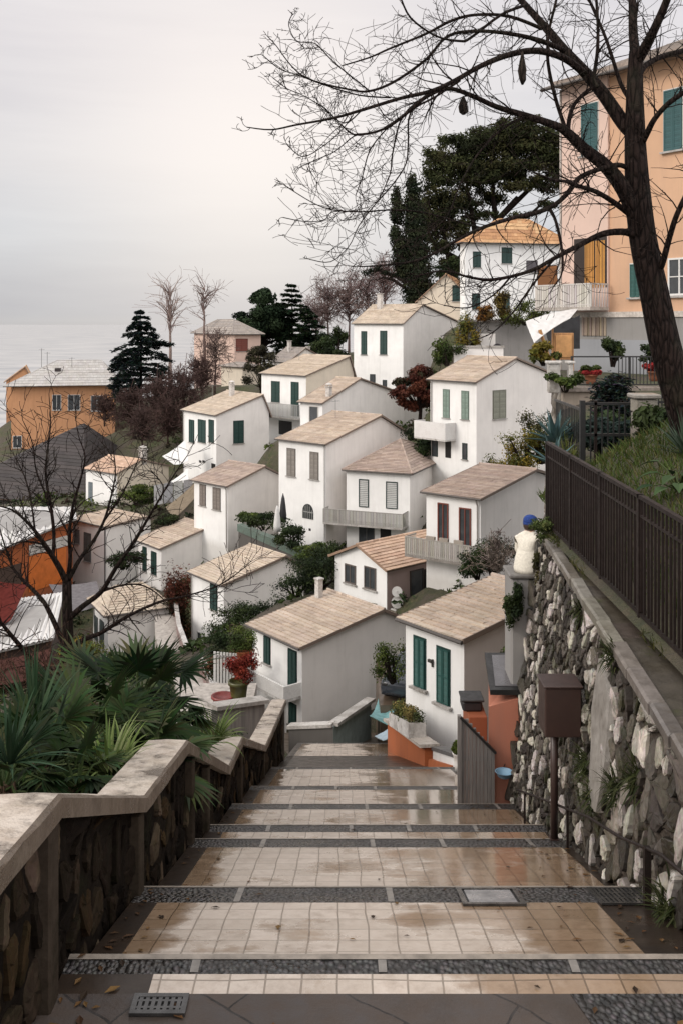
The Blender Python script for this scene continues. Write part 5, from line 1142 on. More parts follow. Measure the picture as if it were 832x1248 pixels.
# ---- big bare tree on the right, traced limb by limb
def limb(mb, tr, Y, dY=0.0, wob=.0, wk=1.0, n=4, col=BARKC):
    N_ = len(tr); pts = [P(u, v, Y + dY * i / max(1, N_ - 1)) for i, (u, v, w_) in enumerate(tr)]; rad = [max(.006, w_ * .5 * Y / F * wk) for u, v, w_ in tr]
    q, r = smooth(pts, rad, n); mb.tube(q, r, 10 if rad[0] > .1 else 6, 0, col, True); return q, r
YT = 14.0
bt_ = thing('bare_tree', 'large leafless tree with a dark leaning trunk in front of the peach building', 'tree', P(826, 520, YT)); b0 = Vector(bt_.location)
TR = [('trunk', [(832, 545, 78), (824, 500, 62), (808, 430, 55), (794, 355, 50), (781, 292, 47), (775, 240, 43), (773, 191, 36), (772, 150, 31), (773, 105, 26), (774, 62, 20)], 0),
 ('limb', [(774, 70, 17), (771, 40, 14), (770, 0, 12), (768, -40, 9)], .3), ('limb', [(774, 78, 17), (787, 55, 16), (797, 35, 13), (812, 0, 11), (824, -40, 8)], -.5),
 ('limb', [(774, 165, 23), (759, 150, 22), (734, 114, 20), (712, 88, 18), (687, 61, 15), (668, 38, 13), (650, 18, 11), (634, 0, 10), (612, -25, 8)], 1.2),
 ('limb', [(712, 90, 12), (687, 71, 11), (655, 62, 10), (622, 66, 9), (586, 80, 8), (554, 98, 7), (525, 111, 6), (487, 120, 5), (441, 134, 4), (406, 144, 3.2), (362, 152, 2.4), (331, 158, 1.8), (301, 155, 1.2)], -2.2),
 ('limb', [(786, 300, 29), (766, 243, 26), (741, 206, 22), (712, 182, 18), (691, 162, 15), (676, 153, 12), (640, 141, 10), (604, 130, 8), (573, 116, 7), (545, 108, 6), (519, 118, 5.4), (494, 139, 4.6), (475, 153, 3.8), (456, 161, 3), (431, 164, 2.4), (416, 152, 1.6)], -1.4),
 ('limb', [(689, 160, 7), (686, 150, 6), (676, 119, 5.5), (667, 76, 5), (668, 40, 4.2), (676, 5, 3.6), (684, -30, 2.5)], -.4), ('limb', [(691, 164, 7), (694, 140, 6.5), (703, 122, 6), (722, 107, 6), (735, 112, 6)], .3),
 ('limb', [(768, 262, 10), (745, 245, 8), (724, 233, 7), (701, 226, 6), (688, 221, 5), (672, 219, 3.5), (650, 210, 2)], -.8),
 ('limb', [(764, 205, 8), (752, 201, 7.5), (727, 207, 7.5), (705, 217, 8), (692, 234, 8), (676, 249, 7.5), (651, 260, 7), (626, 265, 6), (586, 278, 5), (556, 293, 4.4), (532, 307, 3.8), (505, 318, 3), (470, 323, 2.2), (438, 325, 1.4)], -1.6),
 ('limb', [(669, 254, 5), (676, 268, 4.6), (682, 292, 4), (685, 316, 3), (683, 336, 2), (672, 352, 1.3)], -.4),
 ('limb', [(782, 292, 14), (763, 283, 11), (734, 285, 10), (705, 299, 8.5), (676, 314, 7), (651, 328, 6), (622, 337, 5), (594, 341, 4), (568, 337, 3), (540, 330, 2.2), (505, 337, 1.5)], -1.3),
 ('limb', [(779, 180, 11), (788, 162, 10), (797, 145, 9), (814, 126, 8.5), (838, 110, 7.5), (870, 96, 5)], -.6), ('limb', [(776, 95, 10), (787, 79, 9), (808, 68, 8.5), (836, 60, 8), (870, 40, 5)], .6), ('limb', [(795, 345, 12), (806, 322, 10), (815, 290, 8.5), (824, 262, 8), (840, 228, 7), (860, 190, 5)], -.7),
 ('limb', [(728, 106, 7), (723, 96, 6), (727, 66, 5.5), (728, 36, 4.6), (726, 0, 3.8), (722, -30, 2.5)], .4), ('limb', [(772, 128, 8), (757, 105, 6.5), (745, 69, 5.6), (735, 40, 4.8), (720, 6, 4), (705, -30, 2.5)], .8),
 ('limb', [(687, 62, 8), (660, 50, 7), (620, 41, 6), (580, 38, 5), (545, 44, 4.6), (519, 72, 4.2), (481, 99, 3.6), (450, 111, 3), (425, 109, 2.4), (378, 97, 2), (356, 81, 1.6), (337, 56, 1.2), (327, 45, .9)], -1.8),
 ('limb', [(660, 35, 6), (620, 20, 5), (580, 18, 4.4), (550, 25, 4), (519, 41, 3.4), (475, 59, 2.8), (450, 70, 2.3), (417, 80, 1.6)], -.8), ('limb', [(640, 6, 5), (610, 18, 4.4), (573, 46, 3.8), (560, 50, 3.4), (531, 44, 3), (500, 22, 2.6), (487, -5, 2)], -1.4),
 ('limb', [(560, 98, 3.6), (530, 118, 3), (500, 137, 2.6), (497, 175, 2.2), (494, 200, 2), (478, 225, 1.8), (456, 250, 1.6), (437, 275, 1.4), (425, 300, 1.2), (403, 319, 1), (377, 316, .8)], -1.2),
 ('limb', [(519, 116, 3), (490, 142, 2.4), (478, 187, 2), (475, 212, 1.6), (462, 242, 1.1)], -1.0), ('limb', [(490, 141, 2.2), (469, 159, 2), (450, 184, 1.7), (441, 216, 1.4), (433, 238, 1)], -1.7),
 ('limb', [(586, 278, 3), (550, 268, 2.4), (510, 258, 2.2), (473, 256, 2), (441, 258, 1.7), (406, 256, 1.4), (381, 247, 1.1), (347, 226, .8)], -1.5), ('limb', [(441, 258, 1.5), (406, 258, 1.3), (395, 268, 1.1), (372, 270, 1), (345, 265, .8)], -1.9),
 ('limb', [(475, 119, 2.4), (437, 116, 2), (394, 103, 1.8), (362, 91, 1.5), (341, 84, 1.2), (320, 67, .9)], -1.9), ('limb', [(450, 111, 2), (425, 91, 1.8), (403, 72, 1.6), (384, 53, 1.4), (362, 50, 1.2), (352, 31, 1), (356, 18, .8)], -1.2), ('limb', [(441, 134, 2), (419, 150, 1.7), (394, 131, 1.5), (369, 116, 1.3), (350, 108, 1), (333, 95, .8)], -2.1),
 ('limb', [(450, 162, 2), (431, 166, 1.8), (409, 184, 1.4), (387, 194, 1.1), (367, 203, .8)], -1.6), ('limb', [(430, 140, 1.8), (416, 159, 1.5), (394, 178, 1.3), (369, 191, 1), (350, 176, .8)], -2.0),
 ('limb', [(640, 141, 4), (610, 158, 3.4), (580, 190, 2.8), (560, 225, 2.2), (545, 262, 1.6), (520, 285, 1.1)], -1.2), ('limb', [(676, 314, 3.6), (650, 345, 3), (625, 380, 2.3), (600, 405, 1.7), (575, 415, 1.1)], -.8), ('limb', [(622, 337, 3), (600, 360, 2.4), (570, 375, 1.8), (540, 372, 1.2)], -1.1)]
for i_, (nm, tr, dy) in enumerate(TR):
    if nm == 'trunk': TR[i_] = (nm, [(846, 548, 50), (833, 500, 42), (812, 430, 38), (796, 355, 35), (783, 292, 33), (777, 240, 31), (774, 191, 27), (773, 150, 24), (773, 105, 20), (774, 62, 16)], dy)
    else: TR[i_] = (nm, [(u, v, w_ * (.8 if w_ > 4 else .9)) for u, v, w_ in tr], dy)
rt = random.Random(77); tw = MB(); parts = {}
for i, (nm, tr, dy) in enumerate(TR):
    m1 = MB(); q, r = limb(m1, [(u, v, w_) for u, v, w_ in tr], YT, dy + (rt.uniform(-.4, .4) if nm == 'limb' else 0))
    m1.v = [tuple(Vector(v) - b0) for v in m1.v]; o_ = m1.build(nm, [BARK], bt_, True)
    if nm == 'trunk': continue
    # side shoots all along the outer part of the limb
    cum = [0]
    for a, b in zip(q[:-1], q[1:]): cum.append(cum[-1] + (b - a).length)
    tot = cum[-1]; N_ = int(tot * (6.0 if r[0] < .05 else 5.2)) + 3
    for k in range(N_):
        s = rt.uniform(.22 if r[0] > .06 else .08, 1.0) * tot; j = max(1, next(ix for ix, c in enumerate(cum) if c >= s - 1e-9)); a = q[j - 1].lerp(q[j], (s - cum[j - 1]) / max(1e-6, cum[j] - cum[j - 1])); d = (q[j] - q[j - 1]).normalized()
        side = d.orthogonal(); side.rotate(Matrix.Rotation(rt.uniform(0, 6.283), 3, d)); ang = rt.uniform(.4, 1.15); dd = d * math.cos(ang) + side * math.sin(ang); dd.y *= .8
        left = a.x < 1.2; bend = Vector((-.5, 0, .35)) if a.z > .9 and left else (Vector((-.5, 0, -.9)) if left or rt.random() < .4 else Vector((0, 0, .8)))
        ln = rt.uniform(.28, .8) * (.45 if a.x < -.3 else (1.0 if r[j] < .03 else 1.3)); twig(tw, a, dd, ln, max(.0046, min(.012, r[j] * .45)), rt, 1 if rt.random() < .75 else 2, bend, 3, .0036)
    twig(tw, q[-1], (q[-1] - q[-2]), .15 if q[-1].x < -.3 else .45, .005, rt, 1, Vector((-.3, 0, .4)), 3, .0042)
tw.v = [tuple(Vector(v) - b0) for v in tw.v]; tw.build('twigs', [BARK], bt_)
for (u, v, a_, b_) in ((636, 84, 5, 17), (564, 129, 6, 9)):
    m1 = MB(); c = P(u, v, YT - .9) - b0; s = YT / F; rg = random.Random(u)
    m1.loft([[c + Vector((a_ * s * k_ * math.cos(a / 9 * 6.283) * rg.uniform(.8, 1.15), a_ * s * k_ * math.sin(a / 9 * 6.283), b_ * s * z + .2 * a_ * s * z)) for a in range(9)] for z, k_ in ((-1, .25), (-.7, .8), (-.1, 1.0), (.45, .7), (.8, .4), (1.1, .15))], 0, (.02, .016, .014)); m1.build('dry_clump', [BARK], bt_, True)

# ---- bare tree at the left
YL = 22.0
lt = thing('bare_tree', 'small leafless tree with thin upright branches behind the palms', 'tree', P(78, 850, YL)); b0 = Vector(lt.location)
TL = [('trunk', [(74, 862, 19), (79, 834, 17), (82, 794, 15.5), (83, 765, 13), (82, 735, 12), (82, 708, 11)], 0), ('trunk', [(55, 866, 8), (47, 830, 7), (37, 803, 6.5), (23, 785, 5.5), (9, 768, 4.5), (-6, 748, 3), (-20, 720, 2)], -1),
 ('limb', [(82, 712, 8.5), (75, 696, 7.5), (65, 679, 6.5), (55, 664, 5.5), (43, 647, 4.2), (29, 632, 3.2), (14, 621, 2.2), (-4, 616, 1.4)], -1.0), ('limb', [(65, 679, 5), (66, 650, 5), (62, 615, 4.2), (56, 578, 3.2), (59, 543, 2.4), (62, 515, 1.7), (60, 480, 1.0)], .6),
 ('limb', [(83, 708, 7), (86, 681, 5.6), (85, 650, 4.8), (89, 618, 4), (98, 586, 3), (104, 557, 2), (96, 531, 1.2), (92, 505, .8)], -.6), ('limb', [(84, 706, 7), (98, 681, 5.4), (115, 658, 4.6), (127, 635, 3.8), (134, 612, 3), (141, 578, 2.1), (138, 545, 1.1)], .8), ('limb', [(127, 635, 3), (150, 601, 2.2), (170, 557, 1.1)], -.5),
 ('limb', [(83, 755, 8.5), (101, 739, 7), (124, 721, 6), (141, 693, 5), (161, 664, 4), (179, 635, 3.2), (196, 606, 2.4), (213, 578, 1.6), (228, 556, 1)], -1.0), ('limb', [(196, 610, 2), (199, 592, 1.6), (186, 575, 1)], .3), ('limb', [(124, 721, 3.4), (150, 713, 2.6), (172, 713, 2), (190, 722, 1.6), (203, 734, 1)], .7),
 ('limb', [(84, 793, 8), (101, 780, 6.8), (124, 771, 5.6), (156, 751, 4.2), (196, 733, 3), (228, 726, 2.2), (270, 712, 1.5), (300, 690, .9)], -1.4), ('limb', [(79, 787, 7.5), (63, 751, 6.5), (52, 731, 5.4), (35, 713, 4.2), (17, 693, 3.2), (6, 664, 2.2), (-4, 630, 1.2)], .9),
 ('limb', [(37, 803, 4), (60, 826, 2.5), (40, 838, 2), (10, 850, 1.3)], -.8), ('limb', [(43, 647, 3), (38, 610, 2.4), (30, 580, 1.8), (18, 556, 1)], .6), ('limb', [(62, 615, 2.6), (45, 575, 2), (40, 540, 1.5), (28, 512, .9)], -.5), ('limb', [(56, 664, 3), (30, 660, 2), (8, 668, 1.5), (-10, 690, 1)], -1)]
rt = random.Random(21); tw = MB()
for i, (nm, tr, dy) in enumerate(TL):
    m1 = MB(); q, r = limb(m1, tr, YL, dy); m1.v = [tuple(Vector(v) - b0) for v in m1.v]; m1.build(nm, [BARK], lt, True)
    if i == 0: continue
    cum = [0]
    for a, b in zip(q[:-1], q[1:]): cum.append(cum[-1] + (b - a).length)
    tot = cum[-1]
    for k in range(int(tot * 5.5) + 3):
        s = rt.uniform(.15, 1.0) * tot; j = max(1, next(ix for ix, c in enumerate(cum) if c >= s - 1e-9)); a = q[j - 1].lerp(q[j], (s - cum[j - 1]) / max(1e-6, cum[j] - cum[j - 1])); d = (q[j] - q[j - 1]).normalized(); side = d.orthogonal(); side.rotate(Matrix.Rotation(rt.uniform(0, 6.283), 3, d)); ang = rt.uniform(.4, 1.0)
        twig(tw, a, d * math.cos(ang) + side * math.sin(ang), rt.uniform(.4, 1.1), max(.008, min(.018, r[j] * .5)), rt, 1, Vector((0, 0, .7)), 3, .0062)
    twig(tw, q[-1], (q[-1] - q[-2]), .6, .008, rt, 1, Vector((0, 0, .6)), 3, .0062)
for k in range(60): u = rt.uniform(-10, 100); a = P(u, rt.uniform(820, 870), YL - .8); twig(tw, a, Vector((rt.gauss(0, .6), rt.gauss(0, .4), 1)), rt.uniform(.5, 1.2), .011, rt, 1, Vector((0, 0, .1)), 3, .0062, (.06, .035, .025))
tw.v = [tuple(Vector(v) - b0) for v in tw.v]; tw.build('twigs', [BARK], lt)

# ---- background bare trees and bushes
def bare(name, label, base, h_, spread, seed, kids=9, lvl=3, col=(.10, .075, .072), minr=.02, trunk=True, group='bare winter trees', r0=None, upright=.8):
    rng = random.Random(seed); t_ = thing(name, label, 'tree', base, 0, group); m1 = MB(); r0 = r0 or h_ * .018
    th_ = h_ * (.35 if trunk else .1); pts = [Vector((0, 0, -.6)), Vector((rng.uniform(-.1, .1), 0, th_ * .5)), Vector((rng.uniform(-.2, .2), 0, th_)), Vector((rng.uniform(-.3, .3), rng.uniform(-.3, .3), h_ * .62)), Vector((rng.uniform(-.5, .5), 0, h_ * .97))]
    m1.tube(pts, [r0 * 1.3, r0, r0 * .8, r0 * .5, minr], 7, 0, col); m1.build('trunk', [BARK], t_, True); m2 = MB()
    for k in range(kids * 3):
        f_ = rng.uniform(.25 if trunk else .02, .95); z = lerp(th_, h_ * .95, f_) if trunk else f_ * h_ * .6
        a = rng.uniform(0, 6.283); d = Vector((math.cos(a) * spread, math.sin(a) * spread, upright)); c_ = Vector((0, 0, z)) if z > th_ else Vector((0, 0, max(0, z)))
        twig(m2, c_, d, h_ * rng.uniform(.25, .5) * (1.15 - f_ * .6), r0 * .45, rng, lvl - 1, Vector((0, 0, .35)), 5, minr, jit(col, rng, .2))
    m2.build('branches', [BARK], t_); return t_
bare('bare_tree', 'tall thin grey leafless tree right of the dark cedar', P(208, 470, 168), 17, .32, 3, 7, 2, (.22, .18, .17), .026, upright=1.3)
bare('bare_tree', 'leafless tree with a rounded fan crown behind the pinkish house', P(250, 440, 190), 15, .65, 4, 7, 2, (.17, .135, .13), .026)
bare('bare_tree', 'wide brown leafless tree in front of the pinkish house', P(262, 482, 150), 9.5, .85, 5, 12, 3, (.11, .085, .08), .024)
for i, (u, v, Y, h_, s_, lb) in enumerate(((160, 520, 145, 7.5, 1.0, 'low brown leafless bush at the foot of the dark cedar'), (192, 515, 138, 8.5, 1.0, 'dense brown leafless bush right of the cedar foot, below the thin grey tree'), (226, 505, 140, 9, 1.0, 'purple-brown leafless bush above the roof with three green shutters'), (128, 515, 150, 5.5, 1.1, 'small brown leafless bush in front of the white windows of the orange house'), (205, 535, 128, 7, 1.1, 'dark leafless thicket just above the white canopy'), (174, 540, 132, 6, 1.1, 'dark leafless thicket behind the cream house chimney'), (246, 478, 146, 7, 1, 'grey-brown leafless bush under the pinkish house wall'))):
    bare('bare_bush', lb, P(u, v, Y), h_, s_, 40 + i, 22, 3, [(.055, .036, .034), (.062, .042, .04), (.075, .05, .048), (.065, .043, .04)][i % 4], .03, False, 'leafless bushes below the pinkish house', r0=.10)
for i, (u, v, Y, h_, lb) in enumerate(((400, 440, 205, 15, 'grey leafless tree just right of the dark pines'), (425, 440, 210, 16, 'broad reddish leafless tree left of the tall house with chimney'), (447, 430, 200, 15, 'leafless tree rising behind the left end of the tall house roof'), (468, 420, 205, 17, 'dark reddish leafless tree at the left foot of the cypress'), (385, 440, 200, 11, 'low grey leafless tree touching the dark pines'))):
    bare('bare_tree', lb, P(u, v, Y), h_, .9, 60 + i, 14, 3, [(.15, .115, .115), (.13, .095, .095)][i % 2], .034)

# ---- cedar with drooping tiers
def conifer(name, label, base, h_, w_, seed, pal, tiers=15, droop=.25, n=5200, size=.5, group=None, taper=1.0, density=1.0, broken=.25):
    rng = random.Random(seed); t_ = thing(name, label, 'tree', base, 0, group); m1 = MB(); m1.tube([(0, 0, -1), (0, 0, h_ * .5), (0, 0, h_)], [h_ * .022, h_ * .013, .02], 7, 0, BARKC); m1.build('trunk', [BARK], t_); m2 = MB(); m3 = MB(); per = n // (tiers * 7)
    for k in range(tiers):
        f_ = (k + .5) / tiers; z = h_ * (.10 + .9 * f_); rad = w_ * .5 * (1 - f_) ** taper * rng.uniform(.75, 1.2) + .25
        for j in range(7):
            if rng.random() < broken * .5: continue
            a = rng.uniform(0, 6.283); ln = rad * rng.uniform(.65, 1.15); tip = Vector((math.cos(a) * ln, math.sin(a) * ln, z - droop * ln + .22 * ln * rng.uniform(-.5, 1))); o_ = Vector((0, 0, z)); mid = o_.lerp(tip, .55) + Vector((0, 0, .10 * ln)); m3.tube([o_, mid, tip], [.07, .05, .015], 4, 0, BARKC, False)
            for i in range(int(per * density * (.4 + ln / (w_ * .5)))):
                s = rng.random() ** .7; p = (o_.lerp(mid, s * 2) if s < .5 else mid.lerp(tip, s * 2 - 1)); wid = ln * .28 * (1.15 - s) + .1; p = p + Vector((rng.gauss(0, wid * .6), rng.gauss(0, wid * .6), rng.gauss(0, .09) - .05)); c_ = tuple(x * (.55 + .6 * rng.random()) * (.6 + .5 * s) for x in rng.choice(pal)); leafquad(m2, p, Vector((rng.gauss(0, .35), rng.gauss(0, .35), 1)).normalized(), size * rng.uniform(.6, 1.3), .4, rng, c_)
    m2.build('needles', [NEEDLE], t_); m3.build('branches', [BARK], t_); return t_
CED = [(.020, .030, .027), (.026, .037, .032), (.014, .022, .02)]
conifer('cedar_tree', 'dark blue-green cedar with drooping tiers of branches by the orange house', P(172, 490, 155), 14.6, 14.5, 9, CED, 16, .26, 17000, .72, taper=.8, broken=.1)
PINEC = [(.020, .034, .018), (.028, .044, .022), (.015, .025, .015)]
conifer('fir_tree', 'dark pointed fir at the right end of the pines beside the pinkish house', P(356, 440, 190), 15, 12.5, 12, PINEC, 14, .1, 14000, .75, taper=.75, broken=.1)
conifer('fir_tree', 'lower dark fir behind the wire balcony house, right of the taller fir', P(378, 445, 186), 10.5, 10, 13, PINEC, 10, .1, 9000, .75, taper=.6, broken=.1)
def leafy(name, label, base, h_, w_, d_, th_, n, size, pal, seed, nb=26, zlo=.35, group=None, cat='tree', surf=.55, asp=.5, mat=None):
    rng = random.Random(seed); t_ = thing(name, label, cat, base, 0, group); bl = []; m1 = MB(); m1.tube([(0, 0, -1), (rng.uniform(-.2, .2), 0, h_ * zlo), (0, 0, h_ * .75)], [th_, th_ * .75, th_ * .3], 8, 0, BARKC)
    for k in range(nb):
        a = rng.uniform(0, 6.283); r_ = math.sqrt(rng.random()); z = rng.uniform(zlo, .93); env = math.sin(math.pi * min(1, max(.12, (z - zlo + .12) / (1.05 - zlo)))) ** .6
        c = Vector((math.cos(a) * r_ * w_ * .42 * env, math.sin(a) * r_ * d_ * .42 * env, z * h_)); bl.append((c, Vector((w_ * rng.uniform(.09, .17), d_ * rng.uniform(.09, .17), h_ * (1 - zlo) * rng.uniform(.07, .14))))); m1.tube([Vector((0, 0, h_ * zlo * .9)), c * .6 + Vector((0, 0, h_ * zlo * .3)), c], [th_ * .4, th_ * .22, .02], 5, 0, BARKC, False)
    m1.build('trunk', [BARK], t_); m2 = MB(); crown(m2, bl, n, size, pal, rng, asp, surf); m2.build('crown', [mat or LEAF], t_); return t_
leafy('pine_tree', 'rounded dark green pine left of the pointed fir, behind the pinkish house', P(322, 442, 188), 14, 13, 9, .3, 15000, .75, PINEC, 15, 44, .22, mat=NEEDLE)
leafy('evergreen_tree', 'dark bushy evergreen between the pines and the tall house with chimney', P(413, 462, 165), 9.0, 7, 6, .3, 6000, .45, DARKGR, 16, 26, .12)
leafy('olive_bush', 'olive-brown leafy bush in front of the pines, above the wire balcony house', P(318, 478, 145), 6.8, 7.5, 5, .2, 5000, .4, [(.06, .055, .028), (.05, .045, .026), (.04, .036, .022)], 17, 24, .1)
# cypress: one tall and two side columns of one tree
cy = thing('cypress_tree', 'tall dark double-topped cypress rising behind the cream gable', 'tree', P(502, 372, 150)); rng = random.Random(6); m1 = MB(); m1.tube([(0, 0, -2), (0, 0, 17)], [.35, .08], 7, 0, BARKC); m1.build('trunk', [BARK], cy); m2 = MB(); bl = []
s = 150 / F
def colm(pts):
    for (u0, v0, r0), (u1, v1, r1) in zip(pts[:-1], pts[1:]):
        n = max(2, int(abs(v1 - v0) / 7))
        for k in range(n): q = k / n; r_ = lerp(r0, r1, q) * s; c = P(lerp(u0, u1, q) + rng.uniform(-1.5, 1.5), lerp(v0, v1, q), 150) - P(502, 372, 150); bl.append((c, Vector((r_, r_, 7 * s))))
colm([(508, 372, 20), (509, 340, 21), (506, 310, 19), (505, 280, 16), (503, 250, 13), (502, 225, 9), (499, 208, 3)]); colm([(493, 335, 14), (487, 300, 12), (483, 285, 9), (482, 276, 4)]); colm([(483, 268, 9), (484, 255, 10), (483, 240, 7), (482, 224, 2)])
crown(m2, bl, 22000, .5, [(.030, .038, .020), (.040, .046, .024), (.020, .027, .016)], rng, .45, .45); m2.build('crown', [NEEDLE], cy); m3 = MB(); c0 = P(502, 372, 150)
for tr in ([(495, 345), (478, 335), (462, 330), (450, 332)], [(492, 350), (478, 341), (466, 338), (458, 342)]):
    q = [P(u, v, 149) - c0 for u, v in tr]; m3.tube(q, [.28, .2, .15, .05], 6, 0, BARKC)
m3.build('side_bough', [BARK], cy); m4 = MB(); crown(m4, [(P(u, v, 149) - c0, Vector((1.0, .6, .5))) for u, v in ((452, 330), (460, 327), (470, 332), (480, 335), (447, 333))], 900, .3, [(.020, .026, .016)], rng); m4.build('bough_foliage', [NEEDLE], cy)
# umbrella pine
up_ = thing('umbrella_pine', 'broad dark umbrella pine above the white villa', 'tree', P(560, 400, 160)); c0 = Vector(up_.location); rng = random.Random(14); bl = []
for (u, v, a_, b_) in ((530, 215, 20, 16), (545, 195, 24, 16), (570, 175, 30, 16), (600, 162, 34, 14), (635, 158, 34, 14), (665, 170, 26, 16), (520, 245, 12, 18), (522, 275, 16, 14), (545, 240, 24, 14), (575, 215, 30, 14), (610, 200, 34, 14), (645, 195, 30, 14), (680, 190, 18, 18), (555, 275, 18, 12), (585, 262, 18, 8), (538, 300, 16, 10), (600, 240, 22, 9), (625, 228, 24, 9), (655, 225, 18, 10), (545, 320, 14, 8), (690, 215, 16, 14), (665, 250, 14, 7), (640, 262, 12, 6), (565, 300, 10, 8), (552, 345, 15, 14), (545, 372, 16, 14), (560, 325, 12, 10), (535, 262, 18, 14), (555, 250, 20, 14), (600, 178, 30, 16), (560, 195, 26, 18), (640, 178, 34, 16), (675, 200, 20, 18), (620, 215, 26, 10)):
    for k in range(5): bl.append((P(u + rng.gauss(0, a_ * .35), v + rng.gauss(0, b_ * .3), 160 + rng.uniform(-4, 4)) - c0, Vector((a_ * .13 * rng.uniform(.6, 1.0), a_ * .13 * rng.uniform(.6, 1.0), b_ * .133 * rng.uniform(.5, .85)))))
PG = [(512, 195), (530, 172), (560, 160), (590, 148), (640, 143), (692, 150), (694, 240), (668, 238), (645, 222), (612, 236), (588, 262), (572, 292), (548, 306), (524, 300), (513, 270), (517, 235)]
def inside(u, v): return sum(((y0 > v) != (y1 > v)) and (u < (x1 - x0) * (v - y0) / (y1 - y0) + x0) for (x0, y0), (x1, y1) in zip(PG, PG[1:] + PG[:1])) % 2 == 1
k = 0
while k < 260:
    u, v = rng.uniform(508, 696), rng.uniform(140, 310)
    if not inside(u, v) or (abs(u - 560) < 7 and abs(v - 262) < 5) or (abs(u - 602) < 12 and 215 < v < 235) or (abs(u - 655) < 12 and 205 < v < 216): continue
    bl.append((P(u, v, 160 + rng.uniform(-5, 5)) - c0, Vector((rng.uniform(.9, 1.7), rng.uniform(.9, 1.7), rng.uniform(.6, 1.1))))); k += 1
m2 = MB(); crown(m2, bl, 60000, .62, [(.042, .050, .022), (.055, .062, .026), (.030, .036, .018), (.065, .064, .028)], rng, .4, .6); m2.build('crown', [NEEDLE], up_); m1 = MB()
q, r = smooth([P(u, v, 160) - c0 for u, v in ((528, 400), (540, 360), (558, 322), (580, 295), (604, 270), (630, 240))], [1.1, .95, .8, .65, .5, .3]); m1.tube(q, r, 8, 0, BARKC)
for tr in (((548, 340), (545, 310), (540, 280), (535, 250)), ((580, 295), (575, 265), (570, 235), (565, 205)), ((592, 282), (620, 272), (645, 262), (668, 240)), ((560, 318), (530, 300), (520, 280), (515, 260)), ((604, 270), (600, 240), (600, 205)), ((604, 270), (650, 225), (680, 205))): m1.tube([P(u, v, 160 + rng.uniform(-1, 1)) - c0 for u, v in tr], [.5 - .12 * i for i in range(len(tr))], 6, 0, BARKC)
m1.build('trunk', [BARK], up_, True)
leafy('evergreen_tree', 'dark evergreen behind the umbrella pine trunk, left of the white villa', P(548, 392, 150), 10, 9, 6, .3, 6000, .4, DARKGR, 19, 26, .15)
# ------------------------------------------------------------------ palms and strap-leaved plants behind the parapet
def blade(mb, o, d, up, ln, wd, droop, col, n=4, fold=.3):
    d = d.normalized(); s = d.cross(up)
    if s.length < 1e-3: s = d.orthogonal()
    s.normalize(); pts = []; p = o.copy(); dd = d.copy()
    for k in range(n + 1):
        f_ = k / n; w_ = wd * (.55 + 1.2 * f_ if f_ < .35 else max(.02, (1 - f_) / .65)) * .5; pts.append((p.copy(), w_)); p = p + dd * ln / n; dd = (dd + Vector((0, 0, -droop * (f_ + .25)))).normalized()
    for (a, wa), (b, wb) in zip(pts[:-1], pts[1:]):
        k_ = Vector((0, 0, fold)); mb.face([a - s * wa + k_ * wa, a, b, b - s * wb + k_ * wb], 0, col); mb.face([a, a + s * wa + k_ * wa, b + s * wb + k_ * wb, b], 0, tuple(x * .85 for x in col))
def fan_palm(label, base, h_, nl, R_, seed, pal):
    rng = random.Random(seed); t_ = thing('fan_palm', label, 'palm', base, 0, 'palms behind the parapet'); m1 = MB(); m1.tube([(0, 0, -.6), (.03, 0, h_ * .35), (0, .02, h_ * .6)], [.14, .12, .09], 9, 0, (.07, .05, .035)); m1.build('trunk', [BARK], t_); st_ = MB(); m2 = MB(); hub = Vector((0, 0, h_ * .55))
    for k in range(nl):
        a = k * 2.39996 + rng.uniform(-.3, .3); R_ = R_ if k else R_ * .88; el = lerp(1.25, -.25, (k / nl) ** .8) + rng.uniform(-.15, .15); d = Vector((math.cos(a) * math.cos(el), math.sin(a) * math.cos(el), math.sin(el))); pl = R_ * rng.uniform(.75, 1.15); mid = hub + d * pl * .55 + Vector((0, 0, .06)); tip = hub + d * pl + Vector((0, 0, -.12 * (1 - el))); st_.tube([hub, mid, tip], [.016, .011, .009], 5, 0, (.05, .075, .025), False)
        ax = (tip - mid).normalized(); side = ax.cross(Vector((0, 0, 1)))
        if side.length < .05: side = Vector((1, 0, 0))
        side.normalize(); base_c = rng.choice(pal); n = 19; fl_ = rng.uniform(.50, .72) * R_ / .8
        for j in range(n):
            an = lerp(-1.95, 1.95, j / (n - 1)); dd = ax * math.cos(an) + side * math.sin(an) + Vector((0, 0, .10 - .14 * abs(an))); blade(m2, tip, dd, side.cross(ax), fl_ * (1 - .16 * abs(an)) * rng.uniform(.9, 1.08), .072, rng.uniform(.10, .30), tuple(x * rng.uniform(.75, 1.25) for x in base_c), 4)
    st_.build('petioles', [LEAF], t_); m2.build('fronds', [GLOSSLEAF], t_); return t_
PALMC = [(.017, .032, .010), (.026, .044, .014), (.011, .022, .008), (.050, .068, .028)]
def atp(u, v, Y, h_): p = P(u, v, Y); return Vector((p.x, Y, p.z - h_ * .75))
